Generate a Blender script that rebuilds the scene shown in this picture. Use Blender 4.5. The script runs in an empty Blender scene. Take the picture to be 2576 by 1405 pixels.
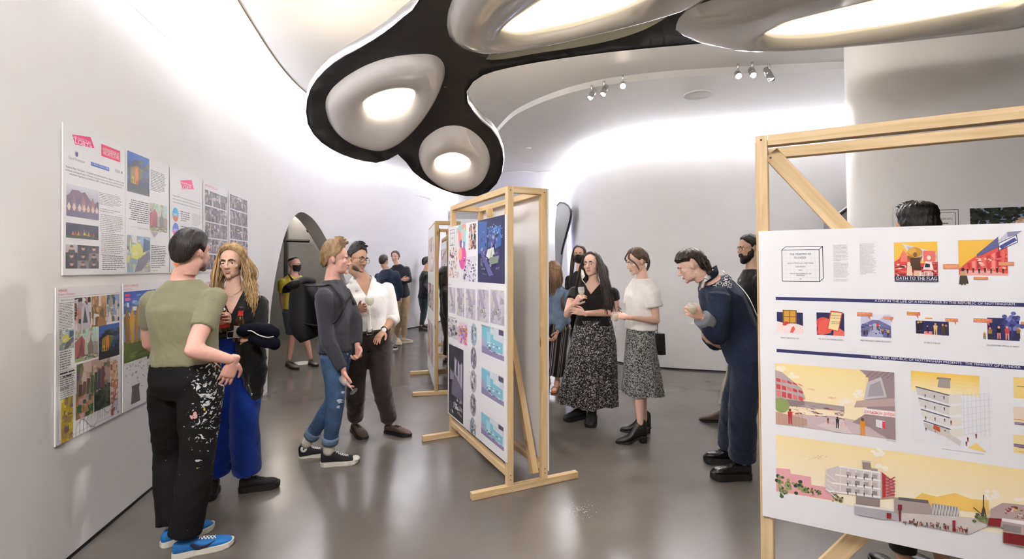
import bpy, bmesh, math, random
import numpy as np
from mathutils import Vector, Matrix
from mathutils import geometry as mgeo

SC = bpy.context.scene
COL = SC.collection
# ------------------------------------------------------------------ camera, world, exposure
FOC, CX, CY, PITCH, CAMH = 1239.0, 1288.0, 635.0, 0.03, 1.60
cam_d = bpy.data.cameras.new('camera')
cam = bpy.data.objects.new('camera', cam_d); COL.objects.link(cam)
cam.location = (0, 0, CAMH)
cam.rotation_euler = (math.pi/2 + PITCH, 0, 0)
cam_d.sensor_width = 36.0
cam_d.sensor_fit = 'HORIZONTAL'
cam_d.lens = 36.0*FOC/2576.0
cam_d.shift_y = -(702.5-CY)/2576.0
cam_d.clip_start = 0.05
SC.camera = cam
w = bpy.data.worlds.new('world'); SC.world = w
w.use_nodes = True
w.node_tree.nodes['Background'].inputs[0].default_value = (0.9, 0.92, 1, 1)
w.node_tree.nodes['Background'].inputs[1].default_value = 0.15
SC.view_settings.view_transform = 'Standard'
SC.view_settings.look = 'None'
SC.view_settings.exposure = 1.62
SC.view_settings.gamma = 1.0
SC.view_settings.use_curve_mapping = False
cy = SC.cycles
cy.max_bounces = 4; cy.diffuse_bounces = 4; cy.glossy_bounces = 2; cy.transmission_bounces = 2; cy.transparent_max_bounces = 8
cy.caustics_reflective = False; cy.caustics_refractive = False
cy.use_adaptive_sampling = True; cy.adaptive_threshold = 0.03

COVE_E = 58.0     # cove LED strips, left wall
COVE_R = 215.0     # cove LED strips, right wall
RING_E = 3.0      # ring lamp diffusers

# ------------------------------------------------------------------ helpers
TMP = bpy.data.scenes.new('workbench')     # scratch scene for evaluating modifiers and lettering, removed at the end
def scratch_eval(o):
    TMP.collection.objects.link(o)
    with bpy.context.temp_override(scene=TMP, view_layer=TMP.view_layers[0]):
        dg = bpy.context.evaluated_depsgraph_get()
    dg.update()
    return o.evaluated_get(dg)
def ray(px, py):
    up = CY-py
    fw = FOC-up*PITCH
    return (px-CX)/fw, (up+FOC*PITCH)/fw
def P(px, py, d):
    a, b = ray(px, py)
    return np.array((a*d, d, CAMH+b*d))
def F(px, py, z=0.0):
    a, b = ray(px, py)
    d = (z-CAMH)/b
    return np.array((a*d, d, z))
def PZ(px, py, z):
    return F(px, py, z)
def lin(c):
    out = []
    for v in c[:3]:
        v = v/255.0 if max(c[:3]) > 1.0 else v
        out.append(v/12.92 if v <= 0.04045 else ((v+0.055)/1.055)**2.4)
    return tuple(out)+(1.0,)
def hexc(h):
    h = h.lstrip('#')
    return lin(tuple(int(h[i:i+2], 16) for i in (0, 2, 4)) if h != '000000' else (0, 0, 0))

def new_mat(name):
    m = bpy.data.materials.new(name); m.use_nodes = True
    nt = m.node_tree
    return m, nt, nt.nodes['Principled BSDF']
def mat(name, c, rough=0.6, metal=0.0, spec=0.5, coat=0.0, bump=0.0, bscale=60.0, var=0.0, vscale=8.0,
        stretch=None, sheen=0.0, emit=0.0, emitc=None, trans=0.0, ior=1.45, attr=None, alpha=1.0, sss=0.0, detail=4.0):
    """procedural principled material with optional noise colour variation and bump"""
    m, nt, b = new_mat(name)
    N, L = nt.nodes, nt.links
    col = hexc(c) if isinstance(c, str) else (tuple(c)+(1.0,))[:4]
    b.inputs['Base Color'].default_value = col
    b.inputs['Roughness'].default_value = rough
    b.inputs['Metallic'].default_value = metal
    b.inputs['Specular IOR Level'].default_value = spec
    b.inputs['Coat Weight'].default_value = coat
    b.inputs['Coat Roughness'].default_value = 0.08
    b.inputs['IOR'].default_value = ior
    b.inputs['Transmission Weight'].default_value = trans
    b.inputs['Alpha'].default_value = alpha
    if sheen: b.inputs['Sheen Weight'].default_value = sheen
    if sss:
        b.inputs['Subsurface Weight'].default_value = sss
        b.inputs['Subsurface Radius'].default_value = (0.02, 0.008, 0.005)
    if emit:
        b.inputs['Emission Color'].default_value = hexc(emitc) if emitc else col
        b.inputs['Emission Strength'].default_value = emit
    tc = N.new('ShaderNodeTexCoord'); mp = N.new('ShaderNodeMapping')
    L.new(tc.outputs['Object'], mp.inputs['Vector'])
    if stretch: mp.inputs['Scale'].default_value = stretch
    src = None
    if attr:
        a = N.new('ShaderNodeAttribute'); a.attribute_name = attr
        src = a.outputs['Color']
    if var:
        n = N.new('ShaderNodeTexNoise'); n.inputs['Scale'].default_value = vscale; n.inputs['Detail'].default_value = detail
        L.new(mp.outputs[0], n.inputs['Vector'])
        mr = N.new('ShaderNodeMapRange')
        mr.inputs['From Min'].default_value = 0.3; mr.inputs['From Max'].default_value = 0.7
        mr.inputs['To Min'].default_value = 1-var; mr.inputs['To Max'].default_value = 1+var
        L.new(n.outputs['Fac'], mr.inputs['Value'])
        mx = N.new('ShaderNodeVectorMath'); mx.operation = 'SCALE'
        if src is None:
            rgb = N.new('ShaderNodeRGB'); rgb.outputs[0].default_value = col; src = rgb.outputs[0]
        L.new(src, mx.inputs[0]); L.new(mr.outputs[0], mx.inputs['Scale'])
        src = mx.outputs[0]
    if src is not None:
        L.new(src, b.inputs['Base Color'])
    if bump:
        n2 = N.new('ShaderNodeTexNoise'); n2.inputs['Scale'].default_value = bscale; n2.inputs['Detail'].default_value = 3
        L.new(mp.outputs[0], n2.inputs['Vector'])
        bp = N.new('ShaderNodeBump'); bp.inputs['Strength'].default_value = min(1.0, bump); bp.inputs['Distance'].default_value = 0.01
        L.new(n2.outputs['Fac'], bp.inputs['Height']); L.new(bp.outputs[0], b.inputs['Normal'])
    return m
_mc = {}
def cmat(c, **k):
    key = (c, tuple(sorted(k.items())))
    if key not in _mc: _mc[key] = mat('tone_'+c.strip('#'), c, **k)
    return _mc[key]

def setp(o, label=None, cat=None, group=None, kind=None):
    if label: o['label'] = label
    if cat: o['category'] = cat
    if group: o['group'] = group
    if kind: o['kind'] = kind
    return o
def empty(name, loc, label=None, cat=None, group=None):
    o = bpy.data.objects.new(name, None); COL.objects.link(o)
    o.location = tuple(loc); o.empty_display_size = 0.1
    o['_loc'] = [float(v) for v in loc]
    return setp(o, label, cat, group)
def origin_of(o):
    p = np.zeros(3)
    while o is not None:
        p += np.array(o.location); o = o.parent
    return p
def mk(name, V, Fc, m=None, parent=None, smooth=True, col=None, mats=None, midx=None, loc=None):
    """mesh object from world-space vertices; children get local coordinates of their parent"""
    V = np.asarray(V, float)
    org = origin_of(parent) if parent is not None else (np.array(loc, float) if loc is not None else np.zeros(3))
    me = bpy.data.meshes.new(name)
    me.from_pydata((V-org).tolist(), [], [tuple(int(i) for i in f) for f in Fc])
    if smooth: me.polygons.foreach_set('use_smooth', [True]*len(me.polygons))
    if col is not None:
        at = me.color_attributes.new('Col', 'FLOAT_COLOR', 'POINT')
        at.data.foreach_set('color', np.asarray(col, np.float32).ravel())
    o = bpy.data.objects.new(name, me); COL.objects.link(o)
    for x in (mats or ([m] if m else [])): me.materials.append(x)
    if midx is not None: me.polygons.foreach_set('material_index', list(midx))
    if parent is not None: o.parent = parent
    elif loc is not None: o.location = tuple(loc)
    me.update()
    return o
def recalc(o):
    bm = bmesh.new(); bm.from_mesh(o.data)
    bmesh.ops.recalc_face_normals(bm, faces=bm.faces); bm.to_mesh(o.data); bm.free()
    return o
def bevel(o, w=0.003, seg=2):
    md = o.modifiers.new('bevel', 'BEVEL'); md.width = w; md.segments = seg; md.limit_method = 'ANGLE'
    return o
def box_vf(lo, hi):
    x0, y0, z0 = lo; x1, y1, z1 = hi
    V = [(x0,y0,z0),(x1,y0,z0),(x1,y1,z0),(x0,y1,z0),(x0,y0,z1),(x1,y0,z1),(x1,y1,z1),(x0,y1,z1)]
    Fc = [(0,3,2,1),(4,5,6,7),(0,1,5,4),(1,2,6,5),(2,3,7,6),(3,0,4,7)]
    return V, Fc
def join(parts):
    Vs, Fs, n = [], [], 0
    for V, Fc in parts:
        V = np.asarray(V, float); Vs.append(V)
        Fs += [tuple(int(i)+n for i in f) for f in Fc]; n += len(V)
    return np.vstack(Vs), Fs
def norm(v):
    v = np.asarray(v, float); l = np.linalg.norm(v)
    return v/l if l > 1e-9 else v
def catmull(pts, n):
    """resample a polyline of K-dim points through a Catmull-Rom spline"""
    p = np.asarray(pts, float)
    if len(p) == 2:
        t = np.linspace(0, 1, n)[:, None]; return p[0]*(1-t)+p[1]*t
    q = np.vstack([2*p[0]-p[1], p, 2*p[-1]-p[-2]])
    out = []
    K = len(p)-1
    for t in np.linspace(0, K, n):
        i = min(int(t), K-1); u = t-i
        a, b, c, d = q[i], q[i+1], q[i+2], q[i+3]
        out.append(0.5*((2*b)+(-a+c)*u+(2*a-5*b+4*c-d)*u*u+(-a+3*b-3*c+d)*u**3))
    return np.array(out)
def tube(pts, rad, side=None, n=None, seg=16, power=2.0, cap='flat', smoothpath=True):
    """closed tube. rad: list of r or (a,b); side: hint vector(s) for axis a."""
    pts = np.asarray(pts, float)
    R = np.array([(r, r) if np.isscalar(r) else tuple(r) for r in rad], float)
    if n is None: n = max(len(pts), 4*(len(pts)-1)+1)
    if smoothpath:
        Q = catmull(np.hstack([pts, R]), n)
    else:
        Q = np.hstack([pts, R])
    pts, R = Q[:, :3], np.maximum(Q[:, 3:5], 1e-4)
    n = len(pts)
    S = None
    if side is not None:
        S = np.asarray(side, float)
        if S.ndim == 1: S = np.repeat(S[None], n, 0)
        else: S = catmull(S, n) if len(S) != n else S
    T = np.gradient(pts, axis=0)
    V = []
    prev = None
    ang = np.linspace(0, 2*math.pi, seg, endpoint=False)
    ca, sa = np.cos(ang), np.sin(ang)
    if power != 2.0:
        e = 2.0/power
        ca = np.sign(ca)*np.abs(ca)**e; sa = np.sign(sa)*np.abs(sa)**e
    rings = []
    def ring(p, t, s, a, b):
        t = norm(t)
        s = norm(s-t*np.dot(s, t)); b_ = np.cross(t, s)
        return p+np.outer(ca*a, s)+np.outer(sa*b, b_)
    for i in range(n):
        t = norm(T[i])
        if S is not None: s = S[i]
        else:
            if prev is None:
                s = np.array((1.0, 0, 0)) if abs(t[0]) < 0.8 else np.array((0, 1.0, 0))
            else: s = prev
        s = norm(s-t*np.dot(s, t)); prev = s
        rings.append((pts[i], t, s, R[i, 0], R[i, 1]))
    full = []
    if cap == 'round':
        p, t, s, a, b = rings[0]; r = min(a, b)
        for k in (0.35, 0.75):
            c = math.sqrt(1-(1-k)**2)
            full.append((p-t*r*(1-k), t, s, a*c, b*c))
        full += rings
        p, t, s, a, b = rings[-1]; r = min(a, b)
        for k in (0.75, 0.35):
            c = math.sqrt(1-(1-k)**2)
            full.append((p+t*r*(1-k), t, s, a*c, b*c))
    else: full = rings
    V = np.vstack([ring(*r) for r in full])
    Fc = []
    m = len(full)
    for i in range(m-1):
        for j in range(seg):
            k = (j+1) % seg
            Fc.append((i*seg+j, i*seg+k, (i+1)*seg+k, (i+1)*seg+j))
    if cap != 'open':
        Fc.append(tuple(range(seg-1, -1, -1)))
        Fc.append(tuple((m-1)*seg+j for j in range(seg)))
    return V, Fc
def ellipsoid(c, r, M=None, nu=20, nv=14):
    V = [(0, 0, 1.0)]
    for i in range(1, nv):
        th = math.pi*i/nv
        for j in range(nu):
            ph = 2*math.pi*j/nu
            V.append((math.sin(th)*math.cos(ph), math.sin(th)*math.sin(ph), math.cos(th)))
    V.append((0, 0, -1.0))
    V = np.array(V)*np.array(r if not np.isscalar(r) else (r, r, r))
    if M is not None: V = V @ np.asarray(M).T
    V = V+np.asarray(c)
    Fc = [(0, 1+j, 1+(j+1) % nu) for j in range(nu)]
    for i in range(nv-2):
        for j in range(nu):
            k = (j+1) % nu
            Fc.append((1+i*nu+j, 1+(i+1)*nu+j, 1+(i+1)*nu+k, 1+i*nu+k))
    l = len(V)-1; b = 1+(nv-2)*nu
    Fc += [(l, b+(j+1) % nu, b+j) for j in range(nu)]
    return V, Fc
def lathe(prof, seg=24, base=(0, 0, 0), axis=(0, 0, 1)):
    """revolve (r,z) profile; axis = direction of z"""
    ax = norm(axis); s = np.array((1.0, 0, 0)) if abs(ax[0]) < 0.8 else np.array((0, 1.0, 0))
    s = norm(s-ax*np.dot(s, ax)); b = np.cross(ax, s)
    V, Fc = [], []
    for r, z in prof:
        for j in range(seg):
            a = 2*math.pi*j/seg
            V.append(np.asarray(base)+ax*z+(s*math.cos(a)+b*math.sin(a))*max(r, 1e-4))
    for i in range(len(prof)-1):
        for j in range(seg):
            k = (j+1) % seg
            Fc.append((i*seg+j, i*seg+k, (i+1)*seg+k, (i+1)*seg+j))
    return np.array(V), Fc
def inside(poly, p):
    c = False; x, y = p; j = len(poly)-1
    for i in range(len(poly)):
        xi, yi = poly[i]; xj, yj = poly[j]
        if (yi > y) != (yj > y) and x < (xj-xi)*(y-yi)/(yj-yi)+xi: c = not c
        j = i
    return c
def resample_closed(poly, n):
    p = np.asarray(poly, float); K = len(p); out = []
    for t in np.linspace(0, K, n*6, endpoint=False):
        i = int(t); u = t-i
        a, b, c, d = p[(i-1) % K], p[i % K], p[(i+1) % K], p[(i+2) % K]
        out.append(0.5*((2*b)+(-a+c)*u+(2*a-5*b+4*c-d)*u*u+(-a+3*b-3*c+d)*u**3))
    out = np.array(out)
    seg = np.linalg.norm(np.roll(out, -1, 0)-out, axis=1); cs = np.concatenate([[0], np.cumsum(seg)])
    t = np.linspace(0, cs[-1], n, endpoint=False)
    ext = np.vstack([out, out[:1]])
    return np.stack([np.interp(t, cs, ext[:, k]) for k in range(out.shape[1])], 1)
def fill2d(outer, holes, step):
    """triangulated 2D region (with interior points) of an outline with holes"""
    pts = [tuple(p) for p in outer]; edges = [(i, (i+1) % len(outer)) for i in range(len(outer))]
    for h in holes:
        b = len(pts); pts += [tuple(p) for p in h]; edges += [(b+i, b+(i+1) % len(h)) for i in range(len(h))]
    o = np.asarray(outer); sx, sy = step
    allb = np.array(pts)
    for x in np.arange(o[:, 0].min()+sx/2, o[:, 0].max(), sx):
        for y in np.arange(o[:, 1].min()+sy/2, o[:, 1].max(), sy):
            if inside(outer, (x, y)) and not any(inside(h, (x, y)) for h in holes):
                if np.min(((allb-(x, y))/np.array((sx, sy)))**2 @ np.ones(2)) > 0.16: pts.append((x, y))
    r = mgeo.delaunay_2d_cdt([Vector(p) for p in pts], edges, [], 0, 1e-6)
    V2 = np.array([tuple(v) for v in r[0]]); Fc = []
    for f in r[2]:
        c = V2[list(f)].mean(0)
        if inside(outer, c) and not any(inside(h, c) for h in holes): Fc.append(tuple(f))
    return V2, Fc
# ------------------------------------------------------------------ materials of the place
M_WALL = mat('white_plaster', (0.85, 0.835, 0.825), rough=0.62, bump=0.02, bscale=25, var=0.012, vscale=3)
M_CEIL = mat('white_ceiling_plaster', (0.87, 0.855, 0.84), rough=0.5, var=0.01, vscale=2)
M_COVE = mat('cove_plaster', (0.85, 0.84, 0.84), rough=0.6)
M_GAP = mat('shadow_gap_black', (0.012, 0.012, 0.012), rough=0.7)
M_LED = mat('cove_led', (1, 1, 1), emit=COVE_E, emitc='#f4f6ff')
M_LEDR = mat('cove_led_bright', (1, 1, 1), emit=COVE_R, emitc='#f4f6ff')
M_LEDW = mat('warm_led', (1, 1, 1), emit=11.0, emitc='#fff0d4')
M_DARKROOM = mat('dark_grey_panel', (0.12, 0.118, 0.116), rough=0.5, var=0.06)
M_GREYPANEL = mat('mid_grey_panel', (0.24, 0.235, 0.235), rough=0.5, var=0.05)

def floor_mat():
    m, nt, b = new_mat('polished_concrete')
    N, L = nt.nodes, nt.links
    tc = N.new('ShaderNodeTexCoord')
    n1 = N.new('ShaderNodeTexNoise'); n1.inputs['Scale'].default_value = 0.9; n1.inputs['Detail'].default_value = 6; n1.inputs['Roughness'].default_value = 0.6
    n2 = N.new('ShaderNodeTexNoise'); n2.inputs['Scale'].default_value = 260; n2.inputs['Detail'].default_value = 2
    L.new(tc.outputs['Object'], n1.inputs['Vector']); L.new(tc.outputs['Object'], n2.inputs['Vector'])
    cr = N.new('ShaderNodeValToRGB')
    cr.color_ramp.elements[0].position = 0.3; cr.color_ramp.elements[0].color = (0.112, 0.097, 0.083, 1)
    cr.color_ramp.elements[1].position = 0.75; cr.color_ramp.elements[1].color = (0.158, 0.140, 0.123, 1)
    L.new(n1.outputs['Fac'], cr.inputs['Fac'])
    mr = N.new('ShaderNodeMapRange'); mr.inputs['To Min'].default_value = 0.86; mr.inputs['To Max'].default_value = 1.14
    L.new(n2.outputs['Fac'], mr.inputs['Value'])
    mx = N.new('ShaderNodeVectorMath'); mx.operation = 'SCALE'
    L.new(cr.outputs[0], mx.inputs[0]); L.new(mr.outputs[0], mx.inputs['Scale'])
    L.new(mx.outputs[0], b.inputs['Base Color'])
    n3 = N.new('ShaderNodeTexNoise'); n3.inputs['Scale'].default_value = 2.3; n3.inputs['Detail'].default_value = 8
    L.new(tc.outputs['Object'], n3.inputs['Vector'])
    mr2 = N.new('ShaderNodeMapRange'); mr2.inputs['To Min'].default_value = 0.16; mr2.inputs['To Max'].default_value = 0.29
    L.new(n3.outputs['Fac'], mr2.inputs['Value']); L.new(mr2.outputs[0], b.inputs['Roughness'])
    b.inputs['Specular IOR Level'].default_value = 0.45
    n4 = N.new('ShaderNodeTexNoise'); n4.inputs['Scale'].default_value = 5.0
    L.new(tc.outputs['Object'], n4.inputs['Vector'])
    bp = N.new('ShaderNodeBump'); bp.inputs['Strength'].default_value = 0.03; bp.inputs['Distance'].default_value = 0.02
    L.new(n4.outputs['Fac'], bp.inputs['Height']); L.new(bp.outputs[0], b.inputs['Normal'])
    return m
M_FLOOR = floor_mat()

# ------------------------------------------------------------------ floor, ceiling
V, Fc = box_vf((-9, -3.4, -0.1), (9.5, 26, 0.0))
setp(mk('floor', V, Fc, M_FLOOR, smooth=False), kind='structure')
CEIL_Z = 3.75
V, Fc = box_vf((-9, -3.4, CEIL_Z), (9.5, 26, CEIL_Z+0.1))
setp(mk('ceiling', V, Fc, M_CEIL, smooth=False), kind='structure')

# ------------------------------------------------------------------ left wall with arched opening
def smooth_fn(ys, xs, s=0.35):
    g = np.arange(-4, 27, 0.05); v = np.interp(g, ys, xs)
    k = np.exp(-0.5*(np.arange(-40, 41)*0.05/s)**2); k /= k.sum()
    vs = np.convolve(np.pad(v, 40, mode='edge'), k, mode='valid')
    return lambda y: np.interp(y, g, vs)
XB = smooth_fn([-4, 2.7, 6.2, 8.2, 9.9, 12.4, 13.5, 15, 17, 20, 26], [-1.08, -2.42, -3.12, -3.42, -3.42, -2.96, -2.4, -2.05, -2.2, -3.2, -5])
XL = smooth_fn([-4, 3.18, 6.2, 8.24, 9.83, 11.3, 12.2, 14.5, 17, 20, 26], [-1.15, -2.60, -3.21, -3.53, -3.49, -2.66, -2.1, -1.97, -2.2, -3.2, -5])
ZL = smooth_fn([-4, 3, 6, 11, 20], [3.34, 3.34, 3.38, 3.5, 3.5])
def wallL(y, z):
    t = z/ZL(y)
    return np.array((XB(y)*(1-t)+XL(y)*t, y, z))
def hit_wall(px, py):
    a, b = ray(px, py)
    ds = np.linspace(2.0, 16, 1500)
    z = CAMH+b*ds
    x = np.array([wallL(d, zz)[0] for d, zz in zip(ds, z)])
    f = a*ds-x
    i = np.argmax(f < 0) if f[0] > 0 else np.argmax(f > 0)
    return ds[i], z[i]
arch_px = [(674, 900), (679, 800), (686, 735), (697, 670), (712, 605), (730, 558), (755, 533), (781, 545), (802, 570), (823, 605), (845, 645), (864, 690), (882, 750), (893, 820)]
arch = [hit_wall(*p) for p in arch_px]
a0 = hit_wall(672, 985)[0]; a1 = arch[-1][0]
arch = [(a0, -0.01)]+[(a0+0.02, 0.35)]+arch+[(a1+0.1, 0.3), (a1+0.12, -0.01)]
arch = np.array(arch); arch_c = catmull(arch, 60)
outer = [(y, 0.0) for y in np.arange(-3.4, arch_c[0][0]-0.05, 0.4)]+[(p[0], max(0.0, p[1])) for p in arch_c]
outer += [(y, 0.0) for y in np.arange(arch_c[-1][0]+0.2, 22.1, 0.4)]+[(y, float(ZL(y))) for y in np.arange(22, -3.45, -0.2)]
V2, F2 = fill2d(outer, [], (0.3, 0.3))
V3 = np.array([wallL(p[0], p[1]) for p in V2])
wl = setp(recalc(mk('wall_left', V3, F2, M_WALL)), kind='structure')
# reveal of the arch, 0.28 m deep
A = np.array([wallL(p[0], max(p[1], 0.0)) for p in arch_c]); B = A+np.array((-0.28, 0.06, 0))
n = len(A)
setp(mk('trim_1', np.vstack([A, B]), [(i, i+1, n+i+1, n+i) for i in range(n-1)], M_WALL, wl))
# cove behind the lip: shelf, back, LED strip
def cove(name, lip, outv, wall, led=None):
    """lip: Nx3 world points, outv: Nx2 outward (away from the room) unit vectors"""
    lip = np.asarray(lip); o = np.hstack([np.asarray(outv), np.zeros((len(lip), 1))]); n = len(lip)
    up = np.array((0, 0, 1.0))
    prof = [lip, lip+o*0.03, lip+o*0.03-up*0.16, lip+o*0.30-up*0.16]
    top = lip+o*0.42
    zt = CEIL_Z+0.0
    b1 = top.copy(); b1[:, 2] = lip[:, 2]
    b2 = top+o*0.0; b2[:, 2] = zt-0.12
    b3 = lip+o*0.34; b3[:, 2] = zt-0.02
    prof += [b1, b2, b3]
    V = np.vstack(prof); Fc = []
    for k in range(len(prof)-1):
        for i in range(n-1): Fc.append((k*n+i, k*n+i+1, (k+1)*n+i+1, (k+1)*n+i))
    c = mk('cove', V, Fc, M_COVE, wall)
    s0 = lip+o*0.10-up*0.135; s1 = lip+o*0.17-up*0.135
    V = np.vstack([s0, s1])
    Fc = [(i, i+1, n+i+1, n+i) for i in range(n-1)]
    d1, d2 = V[1]-V[0], V[n]-V[0]
    if np.cross(d1, d2)[2] < 0: Fc = [f[::-1] for f in Fc]
    (led or M_LED).cycles.emission_sampling = 'FRONT'
    mk('led_strip', V, Fc, led or M_LED, c, smooth=False)
ys = np.arange(-3.2, 21, 0.25)
lip = np.array([wallL(y, float(ZL(y))) for y in ys])
t = np.gradient(lip[:, :2], axis=0); t /= np.linalg.norm(t, axis=1)[:, None]
cove('wall_left', lip, np.stack([-t[:, 1], t[:, 0]], 1), wl)
# black strip painting in the shade of the recess at the wall foot
def gap(name, base, inv):
    base = np.asarray(base); n = len(base); i3 = np.hstack([np.asarray(inv), np.zeros((n, 1))])
    a = base+i3*0.004; b = a+np.array((0, 0, 0.022))
    setp(mk(name, np.vstack([a, b]), [(i, i+1, n+i+1, n+i) for i in range(n-1)], M_GAP, smooth=False), kind='structure')
def gap_y(name, y0, y1):
    yy = np.arange(y0, y1, 0.2); b = np.array([wallL(y, 0.0) for y in yy]); b[:, 2] = 0.001
    t = np.gradient(b[:, :2], axis=0); t /= np.linalg.norm(t, axis=1)[:, None]
    gap(name, b, np.stack([t[:, 1], -t[:, 0]], 1))
gap_y('gap_shade_left', -3.2, a0)
gap_y('gap_shade_left_far', a1+0.15, 20)

# ------------------------------------------------------------------ back-right wall (rounded), column, rear walls
def pathwall(name, pts, ztop, m=M_WALL, n=80, with_gap=True):
    c = catmull(pts, n); b = np.hstack([c, np.zeros((n, 1))]); tp = b.copy(); tp[:, 2] = ztop
    V = []; K = 8
    for k in range(K+1): V.append(b*(1-k/K)+tp*(k/K))
    Fc = []
    for k in range(K):
        Fc += [(k*n+i, k*n+i+1, (k+1)*n+i+1, (k+1)*n+i) for i in range(n-1)]
    o = setp(mk(name, np.vstack(V), Fc, m), kind='structure')
    t = np.gradient(c, axis=0); t /= np.linalg.norm(t, axis=1)[:, None]
    return o, c, t
RW = [(9.3, 5.4), (7, 6.35), (5.05, 6.95), (4.0, 7.35), (3.1, 7.62), (2.4, 7.85), (1.85, 8.25), (1.5, 8.95), (1.36, 10), (1.36, 11.2), (1.5, 14.5), (1.9, 21)]
wr, c, t = pathwall('wall_right', RW, 3.5)
lip = np.hstack([c, np.full((len(c), 1), 3.5)])
cove('wall_right', lip, np.stack([t[:, 1], -t[:, 0]], 1), wr, M_LEDR)
gap('gap_shade_right', np.hstack([c, np.full((len(c), 1), 0.001)]), np.stack([-t[:, 1], t[:, 0]], 1))
pathwall('wall_column', [(9.0, 2.1), (6.0, 3.15), (4.4, 3.72), (3.6, 4.0), (3.2, 4.14), (3.04, 4.26), (3.03, 4.42), (3.2, 4.55), (4.0, 4.6), (9.0, 4.2)], CEIL_Z)
pathwall('wall_front', [(-2.2, -3.3), (0, -3.35), (9.4, -3.3)], CEIL_Z, n=6)
pathwall('wall_side', [(9.35, -3.3), (9.4, 1), (9.35, 7)], CEIL_Z, n=6)
pathwall('wall_far', [(-6, 22), (0, 21.8), (4, 22)], CEIL_Z, n=6)

# slanted grey stair panel on the right wall, seen left of the column
def wallR_at(px):
    a = ray(px, 600)[0]
    i = np.argmin(np.abs(c[:, 0]/c[:, 1]-a)+(c[:, 1] > 9.5)*9); return c[i, 1]
pan_px = [(2091, 556), (2180, 490), (2330, 395), (2330, 700), (2091, 700)]
pts = np.array([P(x, y, 6.55-(x-2180)*0.0011) for x, y in pan_px])
back = pts+np.array((0.06, 0.25, 0))
setp(mk('wall_stair_panel', np.vstack([pts, back]), [(0, 1, 2, 3, 4), (9, 8, 7, 6, 5)]+[(i, (i+1) % 5, 5+(i+1) % 5, 5+i) for i in range(5)], M_GREYPANEL, smooth=False), kind='structure')
e = [P(2091, 556, 6.62), P(2180, 490, 6.52), P(2330, 395, 6.36)]
setp(mk('trim_2', *tube(e, [0.02]*3, seg=8), M_GAP), kind='structure')

# leaf-shaped grey opening in the far right wall
leaf_px = [(1401, 517), (1408, 509), (1420, 510), (1432, 520), (1436, 535), (1433, 556), (1424, 590), (1414, 630), (1409, 680), (1406, 720), (1398, 720), (1397, 650), (1396, 580), (1398, 540)]
lp = resample_closed(leaf_px, 40)
fr = np.array([P(x, y, 10.0+(1436-x)*0.035) for x, y in lp]); bk = fr+np.array((0.05, 0.15, 0))
n = len(fr)
o = setp(recalc(mk('wall_niche', np.vstack([fr, bk]), [tuple(range(n)), tuple(range(2*n-1, n-1, -1))]+[(i, (i+1) % n, n+(i+1) % n, n+i) for i in range(n)], mat('niche_grey', (0.14, 0.133, 0.13), rough=0.35, var=0.05), smooth=False)), kind='structure')
mk('trim_3', *tube(np.vstack([fr[:n//3+2]]), [0.018]*(n//3+2), seg=6, n=n//3+2), M_GAP, o)

# ------------------------------------------------------------------ dark lobby behind the arch
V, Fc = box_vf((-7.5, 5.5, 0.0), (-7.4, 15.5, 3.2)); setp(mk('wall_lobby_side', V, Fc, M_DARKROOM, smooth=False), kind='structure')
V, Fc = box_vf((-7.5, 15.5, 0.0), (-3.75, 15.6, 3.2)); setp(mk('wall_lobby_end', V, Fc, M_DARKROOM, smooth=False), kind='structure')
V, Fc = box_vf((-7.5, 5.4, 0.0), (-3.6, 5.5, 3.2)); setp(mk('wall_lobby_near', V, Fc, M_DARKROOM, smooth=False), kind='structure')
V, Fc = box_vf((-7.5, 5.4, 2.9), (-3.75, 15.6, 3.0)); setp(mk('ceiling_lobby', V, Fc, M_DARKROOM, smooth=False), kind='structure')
# panel joints and leaning dark panel seen through the arch
for (x0, y0, x1, y1, d) in ((719, 545, 717, 700, 11.0), (700, 604, 778, 606, 11.0), (772, 580, 792, 578, 10.0)):
    V, Fc = tube([P(x0, y0, d), P(x1, y1, d)], [0.035, 0.035], seg=4)
    setp(mk('trim_4', V, Fc, M_GAP, smooth=False), kind='structure')
q = [P(690, 520, 11.12), P(790, 520, 11.12), P(880, 860, 11.12), P(660, 860, 11.12)]
q = np.array(q); q[2:, 2] = 0.0
V = np.vstack([q, q+np.array((0, 0.08, 0))])
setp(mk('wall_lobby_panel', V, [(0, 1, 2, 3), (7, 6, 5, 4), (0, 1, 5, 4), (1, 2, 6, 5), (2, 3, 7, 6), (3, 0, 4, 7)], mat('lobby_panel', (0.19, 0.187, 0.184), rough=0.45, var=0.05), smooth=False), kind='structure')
V, Fc = tube([P(766, 545, 9.9), P(800, 590, 9.9), P(832, 650, 9.9), P(850, 720, 9.9)], [(0.06, 0.12)]*4, seg=8)
setp(mk('trim_5', V, Fc, M_GAP), kind='structure')
V, Fc = box_vf((-5.0, 9.0, 2.84), (-4.7, 11.0, 2.9))
setp(mk('unseen_lamp_box', V, Fc, mat('unseen_lobby_lamp', (1, 1, 1), emit=8.0, emitc='#fff3e6'), smooth=False), kind='structure')  # unseen lamp box under the lobby ceiling, lights the space behind the arch

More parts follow.
